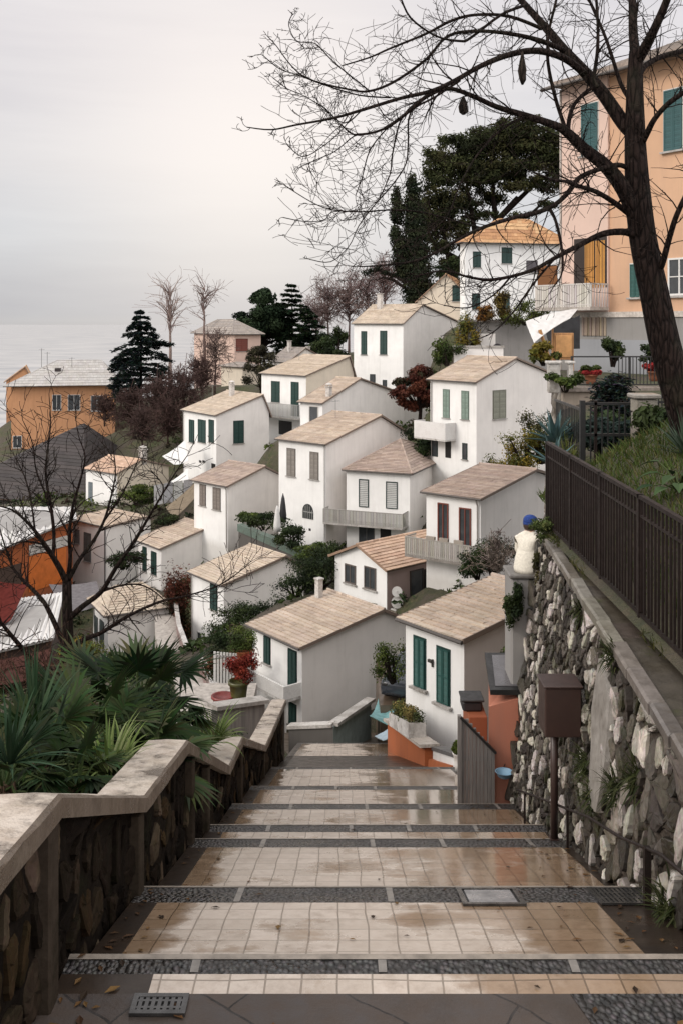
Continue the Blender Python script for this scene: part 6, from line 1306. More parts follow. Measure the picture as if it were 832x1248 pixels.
for i, (u, v, Y, h_, R_, nl, lb) in enumerate(((168, 838, 12.6, 1.9, .80, 26, 'highest fan palm, in the middle of the dark palm clump'), (110, 872, 11.2, 1.8, .75, 22, 'fan palm in front of the left bare tree trunk, left of the highest palm'), (186, 872, 15.2, 2.0, .75, 22, 'fan palm at the right end of the palm clump, nearest the steps'), (50, 900, 9.6, 1.6, .62, 20, 'dark fan palm at the left, just above the parapet coping'), (170, 910, 11.0, 1.5, .68, 18, 'low fan palm under the highest palm'), (5, 925, 8.4, 1.4, .55, 16, 'fan palm cut by the left edge above the flat coping'), (120, 845, 13.5, 1.8, .8, 18, 'rear fan palm against the squat white house'), (95, 935, 9.2, 1.1, .5, 14, 'small low fan palm just behind the parapet bend'))):
    fan_palm(lb, atp(u, v, Y, h_), h_, nl, R_, 90 + i, PALMC)
def strap(name, label, base, n, ln, wd, seed, pal, droop=.35, up=.9, cat='plant', mat=None):
    rng = random.Random(seed); m2 = MB()
    for k in range(n):
        a = rng.uniform(0, 6.283); el = rng.uniform(.25, up + .4); d = Vector((math.cos(a) * math.cos(el), math.sin(a) * math.cos(el), math.sin(el))); blade(m2, Vector((math.cos(a) * .03, math.sin(a) * .03, 0)), d, Vector((0, 0, 1)), ln * rng.uniform(.6, 1.15), wd, droop * rng.uniform(.6, 1.4), jit(rng.choice(pal), rng, .25), 6, .35)
    o_ = m2.build(name, [mat or GLOSSLEAF]); o_.location = base; return tag(o_, label, cat)
LIME = [(.12, .17, .045), (.16, .21, .07), (.085, .13, .035), (.20, .23, .10)]
strap('spider_plant', 'light green strap-leaved plant hanging over the rear of the parapet, below the palms', P(133, 945, 9.6), 75, .62, .040, 1, LIME, .30)
strap('spider_plant', 'pale arching strap-leaved plant on top of the parapet, left of the steps', P(262, 905, 14.6), 60, .62, .045, 2, LIME, .30)
strap('spider_plant', 'small yellow-green strap plant between the palms and the coping', P(150, 930, 10.2), 40, .5, .036, 9, LIME, .35)
strap('yucca_plant', 'spiky dark yucca between the left bare tree and the parapet', P(42, 890, 10.5), 60, .85, .05, 3, [(.022, .045, .022), (.035, .06, .03)], .16, 1.2)
strap('yucca_plant', 'spiky dark yucca at the far left, above the flat coping', P(12, 930, 8.2), 50, .6, .04, 4, [(.022, .045, .022), (.03, .055, .03)], .2, 1.1)
dk = MB(); rng = random.Random(31); bl = []
for k in range(70): y = rng.uniform(6.0, 20); x = rng.uniform(-5.2, -2.2); z = zst(max(6, y)) + rng.uniform(.0, .85) * min(1, .6 + (y - 6) * .05); bl.append((Vector((x, y, z)), Vector((.35, .35, .28))))
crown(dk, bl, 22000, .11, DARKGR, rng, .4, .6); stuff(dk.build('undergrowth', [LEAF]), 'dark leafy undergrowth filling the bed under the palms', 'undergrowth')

# ------------------------------------------------------------------ ground cover on the slopes between the houses
gc = MB(); rng = random.Random(12); bl = []
gpal = DARKGR + MIDGR + MIDGR + [(.06, .05, .03), (.075, .06, .035), (.05, .03, .02)]
pts = []
while len(pts) < 1500:
    Y = 24 + 115 * rng.random() ** 1.1; u = rng.uniform(-20, 720); x = (u - CU) * Y / F
    if -2.2 < x < 3.2 and Y < 40 or (-7 < x < 6 and 34 < Y < 48): continue
    pts.append((x, Y))
zs_ = terr(np.array([p[0] for p in pts]), np.array([p[1] for p in pts]))
for (x, Y), z in zip(pts, zs_): s = .5 + Y * .006; bl.append((Vector((x, Y, z + .12 * s)), Vector((s * rng.uniform(.5, 1.3), s * rng.uniform(.5, 1.3), s * rng.uniform(.25, .65)))))
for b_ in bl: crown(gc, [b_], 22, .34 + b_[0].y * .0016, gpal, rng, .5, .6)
stuff(gc.build('undergrowth', [LEAF]), 'low green and brown ground cover on the slopes between the houses', 'ground cover')

# ------------------------------------------------------------------ shrubs that can be told apart
SH = [(481, 826, 40.5, 1.5, 1.75, 'round green bush between the two front houses, above the dark car', MIDGR), (288, 770, 60, 3.0, 1.9, 'dark hedge climbing the bank left of the front centre house roof', DARKGR), (272, 792, 56, 1.8, 1.3, 'small dark bush at the foot of the narrow white house', DARKGR), (318, 760, 60, 2.8, 1.6, 'dark green bush on the bank just above the front centre roof eave', DARKGR),
 (360, 722, 62, 3.2, 1.9, 'dark bush behind the ridge of the front centre house', DARKGR), (388, 712, 60, 3.0, 2.1, 'dark green bush left of the low orange-roofed house', DARKGR), (403, 690, 64, 2.0, 1.8, 'bush squeezed between the teal parapet and the orange-roofed house', DARKGR), (322, 642, 80, 3.0, 1.3, 'low shrub on the terrace behind the teal parapet', DARKGR), (304, 634, 83, 1.9, 1.0, 'small shrub at the far end of the teal parapet', MIDGR), (357, 664, 77, 2.6, 1.9, 'shrub on the terrace below the arched window', DARKGR), (376, 678, 75, 2.0, 1.2, 'low shrub at the near end of the teal parapet', MIDGR),
 (600, 694, 40, 1.9, 1.4, 'dark bush under the bare twigs, right of the long slatted balcony', DARKGR), (582, 700, 42, 1.3, 1.0, 'small dark bush beside the slatted balcony end', DARKGR), (616, 578, 66, 2.3, 2.4, 'bright yellow shrub right of the white corner-balcony house', YELGR), (640, 572, 66, 2.8, 3.0, 'tall yellow-green shrub on the bank right of the bright yellow one', YELGR), (660, 560, 67, 2.4, 3.6, 'olive shrub at the top of the bank beside the agave', [(.07, .07, .025), (.05, .055, .02)]), (600, 585, 66, 1.8, 1.2, 'low dark shrub at the foot of the yellow shrubs', DARKGR),
 (568, 428, 104, 2.2, 4.6, 'tall narrow yellow-green shrub against the villa terrace wall', YELGR), (545, 442, 100, 2.6, 2.6, 'green bush behind the tile roof with the small corner balcony', MIDGR), (641, 392, 101, 4.2, 2.8, 'bright yellow-green bush spilling over the villa terrace wall', [(.10, .12, .02), (.075, .095, .02)]), (590, 388, 103, 1.8, 1.8, 'dull orange shrub on the villa terrace', [(.20, .09, .02), (.15, .09, .03)]), (612, 386, 103, 1.6, 3.0, 'ochre shrub in front of the villa corner', [(.17, .12, .03), (.13, .10, .03)]), (515, 545, 88, 3.0, 2.2, 'dark bush behind the white corner-balcony house', DARKGR), (505, 560, 86, 2.4, 1.5, 'low dull bush left of the small corner balcony', DARKGR),
 (162, 612, 104, 4.0, 1.6, 'green hedge right of the cream house with the white chimney', MIDGR), (184, 604, 104, 3.4, 1.4, 'green hedge end in front of the grey screen fence', MIDGR), (152, 690, 84, 2.8, 1.4, 'dark hedge between two low white houses behind the bare branches', DARKGR), (100, 800, 60, 2.6, 1.3, 'yellow-green bush at the foot of the squat white house', YELGR), (205, 640, 92, 2, 1.2, 'small dark bush above the roof with close-set shutters', DARKGR), (398, 428, 172, 4.5, 4, 'round dark shrub just left of the tall house with chimney', DARKGR)]
for i, (u, v, Y, w_, h_, lb, pal) in enumerate(SH):
    bush('bush', lb, None, P(u, v, Y), w_, w_ * .8, h_, int(1400 + 900 * min(3, w_ * 40 / Y)), max(.09, Y * .0024), pal, 200 + i, 'shrubs among the houses') if False else bush('bush', lb, 'bush', P(u, v + 2, Y), w_ * 1.25, w_, h_ * 1.05, int(1400 + 900 * min(3, w_ * 40 / Y)), max(.08, Y * .0024), pal, 200 + i, 'shrubs among the houses')
hb = bush('rusty_hedge', 'tall narrow rusty red hedge between two white houses', 'hedge', P(221, 790, 74), 2.4, 3.0, 6.4, 6000, .20, RUSTC + [(.06, .05, .02)], 301, None, 30)
leafy('red_leaved_tree', 'small round tree with dark red leaves left of the white corner-balcony house', P(510, 514, 92), 5.4, 5.4, 4, .2, 11000, .34, [(.085, .026, .018), (.06, .03, .02), (.11, .035, .02), (.04, .035, .018)], 302, 40, .26)
bt2 = bare('bare_shrub', 'grey leafless shrub right of the long slatted balcony', P(608, 700, 38), 2.2, .9, 303, 10, 3, (.16, .14, .13), .009, False, None, r0=.03)

# ------------------------------------------------------------------ pots, picket fence and low walls at the foot of the steps
pt_ = MB(); pt_.box(-6.6, -3.7, 38.5, 43.2, -18.5, -15.75); struct(pt_.build('patio', [CONC]))
def pot(label, base, r, h_, mat, plant, pal, seed, pw_=None, ph=None, grp=None):
    t_ = thing('plant_pot', label, 'plant pot', base, 0, grp); m1 = MB(); m1.lathe([(r * .68, 0), (r * .8, h_ * .4), (r * .95, h_ * .85), (r * 1.08, h_ * .86), (r * 1.08, h_), (r * .92, h_), (r * .88, h_ * .9), (.01, h_ * .88)], (0, 0, 0), 18); m1.build('pot', [mat], t_, True)
    if plant:
        rng = random.Random(seed); bl = [(Vector((rng.uniform(-.4, .4) * pw_, rng.uniform(-.4, .4) * pw_, h_ + ph * rng.uniform(.15, .75))), Vector((pw_ * .26, pw_ * .26, ph * .24))) for k in range(10)]; m2 = MB(); crown(m2, bl, 2600, .10, pal, rng, .6, .6); m2.build('plant', [LEAF], t_)
    return t_
pot('large olive green pot with a red-leaved shrub beside the white balcony', P(291, 858, 40), .40, .95, plain('olive_glazed_pot', (.07, .07, .02), .35, .3, 3), True, REDC, 311, 1.35, 1.15)
pot('broad red pot left of the green one, at the foot of the picket fence', P(272, 866, 40), .45, .62, plain('red_glazed_pot', (.16, .02, .015), .4, .3, 3), False, None, 0)
pot('orange pot with a green shrub behind the picket fence', P(297, 808, 45), .35, .6, plain('orange_clay_pot', (.36, .11, .04), .7, .2, 3), True, MIDGR, 312, 1.5, 1.0)
pf = thing('picket_fence', 'short white picket fence topped by a rusty green hedge, left of the red-leaved pot', 'fence', P(262, 846, 44)); s0 = Vector(pf.location); a, b = Vector((0, 0, 0)), P(292, 846, 46.5) - s0
m1 = MB()
for k in range(9): q = a.lerp(b, k / 8); m1.bar(q, q + Vector((0, 0, 1.9)), .10, .05, 0, (.68, .67, .65))
m1.build('pickets', [VC], pf); m1 = MB()
for z in (.25, 1.7): m1.bar(a + Vector((0, .06, z)), b + Vector((0, .06, z)), .05, .09, 0, (.6, .59, .57))
m1.build('rail', [VC], pf)
bush('rusty_hedge', 'rust and green clipped hedge hanging over the white picket fence', 'hedge', P(274, 830, 47), 2.6, 1.3, 1.9, 4500, .13, [(.13, .045, .02), (.05, .06, .025), (.10, .04, .02), (.035, .045, .02)], 313, None, 16)
lw_ = thing('low_wall', 'grey boarded concrete wall with a pale coping, branching left off the stair parapet', 'wall', P(258, 900, 30)); s0 = Vector(lw_.location); a, b = P(258, 864, 29.4) - s0, P(322, 855, 30.8) - s0
m1 = MB(); m1.loft([[p + Vector((0, 0, -2.2)) for p in (a, b, b + Vector((0, .35, 0)), a + Vector((0, .35, 0)))], [p + Vector((0, 0, -.06)) for p in (a, b, b + Vector((0, .35, 0)), a + Vector((0, .35, 0)))]]); m1.build('wall', [plain('boarded_concrete', (.20, .18, .165), .8, .35, 2.2, bumps=.7, stretch=(5, 5, .25))], lw_, fixn=True)
m1 = MB(); m1.bar(a + Vector((0, .17, 0)), b + Vector((0, .17, 0)), .5, .115, 0, (.42, .40, .375)); m1.build('coping', [CAPST], lw_)
lw2 = thing('low_wall', 'low dark wall with a white coping, along the foot of the front centre house', 'wall', P(352, 886, 40)); s0 = Vector(lw2.location)
for pa, pb in ((P(352, 886, 40), P(406, 884, 39.2)), (P(406, 884, 39.2), P(452, 853, 44))):
    a, b = pa - s0, pb - s0; m1 = MB(); m1.loft([[p + Vector((0, 0, -2.5)) for p in (a, b, b + Vector((0, .3, 0)), a + Vector((0, .3, 0)))], [p - Vector((0, 0, .08)) for p in (a, b, b + Vector((0, .3, 0)), a + Vector((0, .3, 0)))]]); m1.build('wall', [DKCEM if pa.x < 0 - .6 else plain('pale_teal_wall', (.30, .36, .35), .6, .2, 3)], lw2, fixn=True); m1 = MB(); m1.bar(a + Vector((0, .15, -.02)), b + Vector((0, .15, -.02)), .42, .13, 0, (.56, .54, .51)); m1.build('coping', [CAPST], lw2)
sheet('teal_tarpaulin', 'teal tarpaulin stretched over a frame at the foot of the steps, below the dark car', 'tarpaulin', [P(450, 872, 40), P(462, 846, 44), P(488, 851, 42), P(482, 888, 36)], 10, 10, TEAL, .35)
sheet('blue_tarpaulin', 'small pale blue sheet lying beside the orange low wall', 'tarpaulin', [P(456, 897, 36), P(478, 884, 37), P(480, 893, 34), P(466, 902, 34)], 6, 6, plain('pale_blue_sheet', (.28, .36, .42), .5, .2, 3), .06)
yd = MB(); yd.hexa([(-3.6, 38.3, -20), (1.6, 38.3, -20), (1.6, 45.8, -22), (-3.6, 45.8, -22), (-3.6, 38.3, -16.95), (1.6, 38.3, -16.95), (1.6, 45.8, -19.0), (-3.6, 45.8, -19.0)]); yd.box(1.62, 5.4, 41.2, 46.5, -21, -15.95); struct(yd.build('yard', [plain('brown_wet_yard', (.09, .065, .045), .4, .4, 2, bumps=.4)]))
# parked car
car = thing('parked_car', 'dark grey car parked under the round green bush, half hidden by the front right house', 'car', P(503, 851, 43.2), R(68)); car.location.z = -15.94
CB = plain('dark_grey_car_paint', (.035, .04, .05), .22, .1, 2); m1 = MB()
def sec(x, w_, zb, zt, sh): return [(x, -w_, zb), (x, w_, zb), (x, w_ * 1.04, lerp(zb, sh, .6)), (x, w_ * .98, sh), (x, w_ * .72, zt), (x, -w_ * .72, zt), (x, -w_ * .98, sh), (x, -w_ * 1.04, lerp(zb, sh, .6))]
m1.loft([sec(x, w_, zb, zt, sh) for x, w_, zb, zt, sh in ((-2.0, .70, .42, .72, .70), (-1.9, .80, .26, .88, .84), (-1.2, .84, .2, .96, .90), (-.75, .85, .2, 1.0, .92), (-.2, .85, .2, 1.42, .94), (.6, .85, .2, 1.46, .95), (1.35, .85, .2, 1.38, .95), (1.9, .82, .24, .98, .93), (2.02, .74, .4, .84, .8))], 0); m1.build('body', [CB], car, True, True)
m1 = MB(); m1.loft([[(-.72, -.66, 1.02), (-.72, .66, 1.02), (-.24, .58, 1.39), (-.24, -.58, 1.39)], [(-.74, -.66, 1.035), (-.74, .66, 1.035), (-.26, .58, 1.405), (-.26, -.58, 1.405)]]); m1.build('windscreen', [GLASS], car, fixn=True)
m1 = MB(); m1.loft([[(1.86, -.6, 1.03), (1.86, .6, 1.03), (1.40, .56, 1.37), (1.40, -.56, 1.37)], [(1.88, -.6, 1.045), (1.88, .6, 1.045), (1.42, .56, 1.385), (1.42, -.56, 1.385)]]); m1.build('rear_window', [GLASS], car, fixn=True)
for s_ in (-1, 1):
    m1 = MB(); m1.loft([[(-.5, s_ * .835, .98), (1.5, s_ * .835, .98), (1.2, s_ * .66, 1.33), (-.1, s_ * .66, 1.36)], [(-.5, s_ * .85, .985), (1.5, s_ * .85, .985), (1.2, s_ * .675, 1.335), (-.1, s_ * .675, 1.365)]]); m1.build('side_window', [GLASS], car, fixn=True)
    for x in (-1.25, 1.3):
        m1 = MB(); Mx = Matrix.Translation((x, s_ * .78, .32)) @ Matrix.Rotation(R(90), 4, 'X'); m1.lathe([(.2, -.10), (.31, -.10), (.325, 0), (.31, .10), (.2, .10)], (0, 0, 0), 18, 0, (.5,) * 3, Mx); wh = m1.build('wheel', [BLACKT], car); m1 = MB(); m1.lathe([(.0, -.105), (.19, -.105), (.19, .105), (.0, .105)], (0, 0, 0), 14, 0, (.5,) * 3, Mx); m1.build('rim', [GRATE], wh)
    m1 = MB(); m1.box(-2.0, -1.9, s_ * .62 - .14, s_ * .62 + .14, .64, .78, 0, (.5, .5, .5), bev=.02); m1.build('headlight', [GRATE], car); m1 = MB(); m1.box(1.93, 2.02, s_ * .66 - .1, s_ * .66 + .1, .72, .92, 0, (.2, .02, .02), bev=.02); m1.build('tail_light', [VC], car)

# orange low wall, white planter and cabinet at the front right house
ow = thing('low_wall', 'rust orange low wall carrying the white planter, at the right edge of the steps', 'wall', (1.56, 31.5, zst(31.5))); s0 = Vector(ow.location)
bA, bB, bC = Vector((1.47, 31.5, zst(31.5) - .6)), Vector((2.14, 25.4, zst(25.4) - .6)), Vector((2.52, 23.3, zst(23.3) - .6)); tA, tB = Vector((1.47, 31.5, -12.72)), Vector((2.14, 25.4, -10.88)); wv = Vector((.24, 0, 0)); m1 = MB()
m1.loft([[p - s0 for p in (bA, bB, bB + wv, bA + wv)], [p - s0 for p in (tA, tB, tB + wv, tA + wv)]]); m1.build('wall', [RUST], ow, fixn=True); m1 = MB(); m1.bar(tA - s0 + Vector((.12, .1, .04)), tB - s0 + Vector((.12, -.1, .04)), .52, .08, 0, (.55, .50, .45)); m1.build('coping', [CAPST], ow)
m1 = MB(); m1.loft([[p - s0 for p in (bB, bC, bC + wv, bB + wv)], [p - s0 for p in (Vector((2.24, 25.38, zst(25.38) + .06)), Vector((2.58, 23.3, zst(23.3) + .03)), Vector((2.9, 23.3, zst(23.3) + .03)), Vector((2.56, 25.38, zst(25.38) + .14)))]]); m1.build('kerb', [RUST], ow, fixn=True)
pb = thing('planter', 'white stone planter full of yellow-green succulents on the orange low wall', 'planter', (1.86, 28.3, -11.66)); ang = math.atan2(-6.1, .68); pb.rotation_euler = (0, 0, ang + math.pi); m1 = MB(); dz = .30
Lp = 1.65
def sk_(x): return -x * .302
m1.loft([[(x, y, sk_(x) + z) for x, y in ((-Lp, -.24), (Lp, -.24), (Lp, .24), (-Lp, .24))] for z in (-.04, .36)] + [[(x * .95, y * .8, sk_(x * .95) + .36) for x, y in ((-Lp, -.24), (Lp, -.24), (Lp, .24), (-Lp, .24))], [(x * .95, y * .8, sk_(x * .95) + .27) for x, y in ((-Lp, -.24), (Lp, -.24), (Lp, .24), (-Lp, .24))]], 0, (.66, .64, .62)); m1.build('box', [CAPST], pb, fixn=True)
rng = random.Random(17); m1 = MB(); bl = [(Vector((x, rng.uniform(-.1, .1), sk_(x) + rng.uniform(.36, .62))), Vector((.24, .22, .2))) for x in [rng.uniform(-1.5, 1.5) for k in range(22)]]; crown(m1, bl, 3000, .075, [(.13, .14, .04), (.17, .15, .04), (.07, .085, .03), (.22, .17, .06)], rng, .45, .6); m1.build('plants', [LEAF], pb)
wc = thing('low_cabinet', 'low white walled bench with a dark grey slab top against the front right house', 'wall', (2.45, 24.4, zst(24.4))); s0 = Vector(wc.location); m1 = MB(); q = [Vector((2.34, 25.3, 0)), Vector((2.74, 22.6, 0)), Vector((3.5, 22.8, 0)), Vector((2.95, 25.4, 0))]; ztop = [-10.95, -10.0, -10.0, -10.95]
m1.loft([[Vector((p.x, p.y, zst(23) - 1.2)) - s0 for p in q], [Vector((p.x, p.y, z)) - s0 for p, z in zip(q, ztop)]]); m1.build('wall', [WHITE], wc, fixn=True); m1 = MB(); m1.loft([[Vector((p.x, p.y, z + .002)) - s0 + Vector((-.04 if i in (0, 1) else .04, 0, 0)) for i, (p, z) in enumerate(zip(q, ztop))], [Vector((p.x, p.y, z + .09)) - s0 + Vector((-.04 if i in (0, 1) else .04, 0, 0)) for i, (p, z) in enumerate(zip(q, ztop))]], 0, (.13, .125, .125)); m1.build('slab', [CAPST], wc, fixn=True)
pot('small white pot on the steps beside the grey slatted gate', (2.66, 22.2, zst(22.2) - .02), .16, .45, WHITE, True, MIDGR, 314, .3, .25)

# slatted gate, salmon shed, pier and person at the wall end
sg = thing('slatted_gate', 'grey weathered board gate with a slanting top at the right edge of the steps', 'gate', (1.86, 15.3, zst(15.3) - .1)); m1 = MB(); n = 9
for k in range(n):
    x0, x1 = lerp(0, .52, k / n), lerp(0, .52, (k + 1) / n) - .006; zt = lerp(1.36, .80, max(0, (k - 1) / (n - 1))); m1.box(x0, x1, 0, .03 + .004 * (k % 2), 0, zt, 0)
m1.build('boards', [GREYWOOD], sg); m1 = MB(); m1.box(-.06, -.003, -.03, .05, -.1, 1.42, 0); m1.build('post', [GREYWOOD], sg); m1 = MB()
for z in (.25, .7): m1.box(0, .52, .036, .07, z, z + .07, 0)
m1.build('rail', [GREYWOOD], sg); m1 = MB(); m1.bar((-.02, .0, 1.40), (.53, .0, .84), .07, .035); m1.build('top_rail', [BLACKM], sg)
bb = thing('black_box', 'black closed box on a ledge above the grey slatted gate', 'box', (2.18, 17.0, -6.62)); m1 = MB(); m1.box(-.12, .22, -.2, .2, 0, .17, 0, bev=.03); m1.build('body', [BLACKT], bb); m1 = MB(); m1.box(-.14, .25, -.23, .23, .172, .21, 0, bev=.012); m1.build('lid', [BLACKM], bb)
lg = MB(); lg.box(2.14, 2.45, 16.6, 17.4, -8.8, -6.622, 0, bev=.01); tag(lg.build('rust_ledge', [RUST]), 'rust orange wall ledge under the black box, behind the grey slatted gate', 'ledge')
ss = thing('salmon_shed', 'narrow salmon pink shed with a black framed flat roof, wedged against the stone wall end', 'shed', (2.30, 15.42, zst(15.4))); m1 = MB()
m1.loft([[(0, 0, -.3), (.62, 0, -.3), (.9, 1.5, -.3), (.22, 1.5, -.3)], [(0, 0, 1.45), (.62, 0, 1.62), (.9, 1.5, 1.7), (.22, 1.5, 1.7)]]); m1.build('wall', [SALMON], ss, fixn=True); m1 = MB()
m1.loft([[(.02, -.02, 1.64), (.66, -.02, 1.64), (.94, 1.55, 1.71), (.16, 1.55, 1.71)], [(.02, -.02, 1.72), (.66, -.02, 1.72), (.94, 1.55, 1.78), (.16, 1.55, 1.78)]]); m1.build('roof', [BLACKM], ss, fixn=True); m1 = MB()
m1.loft([[(.12, .12, 1.7215), (.60, .12, 1.7215), (.84, 1.4, 1.779), (.26, 1.4, 1.779)], [(.12, .12, 1.735), (.60, .12, 1.735), (.84, 1.4, 1.792), (.26, 1.4, 1.792)]]); m1.build('skylight', [plain('dull_glass', (.10, .095, .10), .3, .2, 3)], ss, fixn=True)
bush('potted_shrub', 'green leafy plant on the rear edge of the black roof of the salmon shed', 'plant', (2.86, 17.15, -6.15), .75, .5, .55, 1500, .10, [(.07, .10, .025), (.10, .12, .035), (.05, .07, .02)], 321)
ba = thing('blue_basin', 'small pale blue basin hooked on the foot of the salmon shed', 'basin', (2.50, 15.16, -6.98)); m1 = MB(); m1.lathe([(.07, 0), (.10, .02), (.13, .09), (.145, .095), (.12, .085), (.09, .03), (.01, .02)], (0, 0, 0), 16, 0); m1.build('bowl', [plain('pale_blue_plastic', (.20, .34, .46), .35, .1, 4)], ba, True); m1 = MB(); m1.tube([(.0, .12, .08), (.05, .24, .1)], .008, 5); m1.build('hook', [BLACKM], ba)
pr_ = thing('concrete_pier', 'grey concrete pier at the end of the stone retaining wall, under the seated person', 'pier', (2.68, 15.6, -7.9)); m1 = MB(); m1.box(0, .95, 0, .62, 0, 3.86, 0, bev=.03); m1.build('shaft', [GREYP], pr_); m1 = MB(); m1.box(-.03, 1.0, -.03, .66, 3.862, 3.93, 0, (.2, .19, .18), bev=.02); m1.build('cap', [CAPST], pr_)
bush('hanging_plant', 'dark plant hanging down the left side of the concrete pier', 'plant', (2.70, 15.5, -4.75), .34, .3, .8, 1300, .06, DARKGR, 322, None, 8, False)
bush('hanging_plant', 'brown-green plant growing down the end of the stone wall next to the seated person', 'plant', (3.10, 15.1, -4.05), .36, .3, .75, 1500, .05, [(.09, .075, .03), (.06, .06, .02), (.12, .09, .04)], 323, None, 8, False)
bush('hanging_plant', 'green tuft on the very end of the wall top, under the fence corner', 'plant', (3.16, 14.7, -3.25), .60, .5, .42, 1600, .05, [(.075, .10, .03), (.10, .11, .035), (.05, .07, .02)], 324, None, 8, False)

def person(label, loc, rz):
    t_ = thing('person', label, 'person', loc, rz); me = bpy.data.meshes.new('skel'); V_ = []; E_ = []; Rr_ = []
    def add(p, r, par=None): V_.append(p); Rr_.append(r); (E_.append((par, len(V_) - 1)) if par is not None else None); return len(V_) - 1
    pel = add((0, 0, .12), (.165, .135)); sp1 = add((.02, 0, .30), (.16, .135), pel); ch = add((.07, 0, .47), (.175, .13), sp1); up = add((.10, 0, .58), (.12, .10), ch); nk = add((.125, 0, .66), (.055, .058), up); hd = add((.15, 0, .745), (.075, .09), nk); add((.155, 0, .83), (.072, .085), hd)
    for s_ in (-1, 1):
        sh_ = add((.085, s_ * .17, .55), (.07, .07), up); el_ = add((.14, s_ * .25, .30), (.053, .053), sh_); wr = add((.34, s_ * .14, .19), (.036, .034), el_); pa = add((.42, s_ * .12, .175), (.038, .022), wr)
        for j in range(4): f1 = add((.465, s_ * (.12 + (j - 1.5) * .022), .175), (.010, .010), pa); f2 = add((.495 - abs(j - 1.5) * .006, s_ * (.12 + (j - 1.5) * .022), .160), (.009, .009), f1); add((.508 - abs(j - 1.5) * .006, s_ * (.12 + (j - 1.5) * .022), .138), (.008, .008), f2)
        th1 = add((.425, s_ * .083, .168), (.011, .011), pa); add((.462, s_ * .07, .152), (.009, .009), th1)
        hp = add((.09, s_ * .10, .09), (.098, .09), pel); kn = add((.50, s_ * .12, .10), (.068, .066), hp); an = add((.53, s_ * .12, -.31), (.042, .045), kn); add((.66, s_ * .13, -.36), (.038, .032), an)
    me.from_pydata(V_, E_, []); o_ = bpy.data.objects.new('tmp', me); COL.objects.link(o_); sk_m = o_.modifiers.new('s', 'SKIN'); me.skin_vertices[0].data[0].use_root = True
    for i, r in enumerate(Rr_): me.skin_vertices[0].data[i].radius = r
    ss_ = o_.modifiers.new('d', 'SUBSURF'); ss_.levels = 2; ss_.render_levels = 2; dg = bpy.context.evaluated_depsgraph_get(); nm_ = bpy.data.meshes.new_from_object(o_.evaluated_get(dg)); bpy.data.objects.remove(o_)
    nm_.materials.clear()
    for m_ in (KNIT, SKIN, DENIM): nm_.materials.append(m_)
    for p in nm_.polygons:
        c = p.center; p.use_smooth = True; hand = c.x > .36 and c.z > .125 and abs(c.y) < .19 and not (c.z < .16 and abs(c.y) > .06 and c.x < .44)
        p.material_index = 1 if c.z > .665 or (hand and c.z > .128) else (2 if (c.z < .17 and c.x > .12) or c.z < .04 else 0)
    nm_.name = 'body'; b_ = bpy.data.objects.new('body', nm_); COL.objects.link(b_); b_.parent = t_
    m1 = MB(); hc = Vector((.15, 0, .79))
    m1.loft([[hc + Vector((r * 1.08 * math.cos(a / 16 * 6.283) - .008 - z * .12, r * math.sin(a / 16 * 6.283), z)) for a in range(16)] for z, r in ((.002, .112), (.03, .118), (.06, .112), (.09, .094), (.115, .062), (.128, .02))], 0); m1.build('beanie', [BLUEK], t_, True); m1 = MB(); m1.loft([[hc + Vector((r * 1.08 * math.cos(a / 16 * 6.283) - .006, r * math.sin(a / 16 * 6.283), z)) for a in range(16)] for z, r in ((-.028, .108), (-.03, .122), (.012, .124), (.014, .11))], 0); m1.build('beanie_cuff', [BLUEK], t_, True)
    m1 = MB(); m1.loft([[hc + Vector((-.03 + r * 1.05 * math.cos(a / 11 * 3.6 + 1.34), r * math.sin(a / 11 * 3.6 + 1.34), z)) for a in range(12)] for z, r in ((-.02, .104), (-.06, .106), (-.10, .09), (-.12, .06))], 0, (.05, .03, .02), None, False, False); m1.build('hair', [VC], t_, True)
    m1 = MB(); m1.loft([[hc + Vector((.09 + x, y, z)) for y in (-.014, 0, .014)] for x, z in ((0, .0), (.026, -.042), (.004, -.052))], 0, (.5,) * 3, None, False, False); m1.build('nose', [SKIN], t_, True)
    for s_ in (-1, 1): m1 = MB(); m1.lathe([(.002, -.008), (.011, -.004), (.012, .004), (.002, .008)], (0, 0, 0), 10, 0, (.02, .015, .012), Matrix.Translation(hc + Vector((.088, s_ * .034, -.012))) @ Matrix.Rotation(R(90), 4, 'Y')); m1.build('eye', [VC], t_); m1 = MB(); m1.lathe([(.006, -.01), (.02, -.006), (.026, .004), (.01, .01)], (0, 0, 0), 10, 0, (.5,) * 3, Matrix.Translation(hc + Vector((0, s_ * .083, -.045))) @ Matrix.Rotation(R(90), 4, 'X')); m1.build('ear', [SKIN], t_, True)
    m1 = MB(); m1.box(hc.x + .072, hc.x + .088, -.024, .024, hc.z - .082, hc.z - .074, 0, (.3, .1, .08)); m1.build('mouth', [VC], t_)
    ko = MB(); ko.lathe([(.20, .02), (.215, .08), (.20, .22), (.18, .34), (.14, .44), (.06, .50)], (0, 0, 0), 20)
    ko.v = [(x * (.86 if z < .5 else .8) + .02 + z * .13, y * 1.06, z) for x, y, z in ko.v]; ko.build('sweater', [KNIT], t_, True); return t_
person('person in a cream sweater and blue cap sitting on the concrete pier, back turned', (2.95, 15.78, -3.99), R(48))

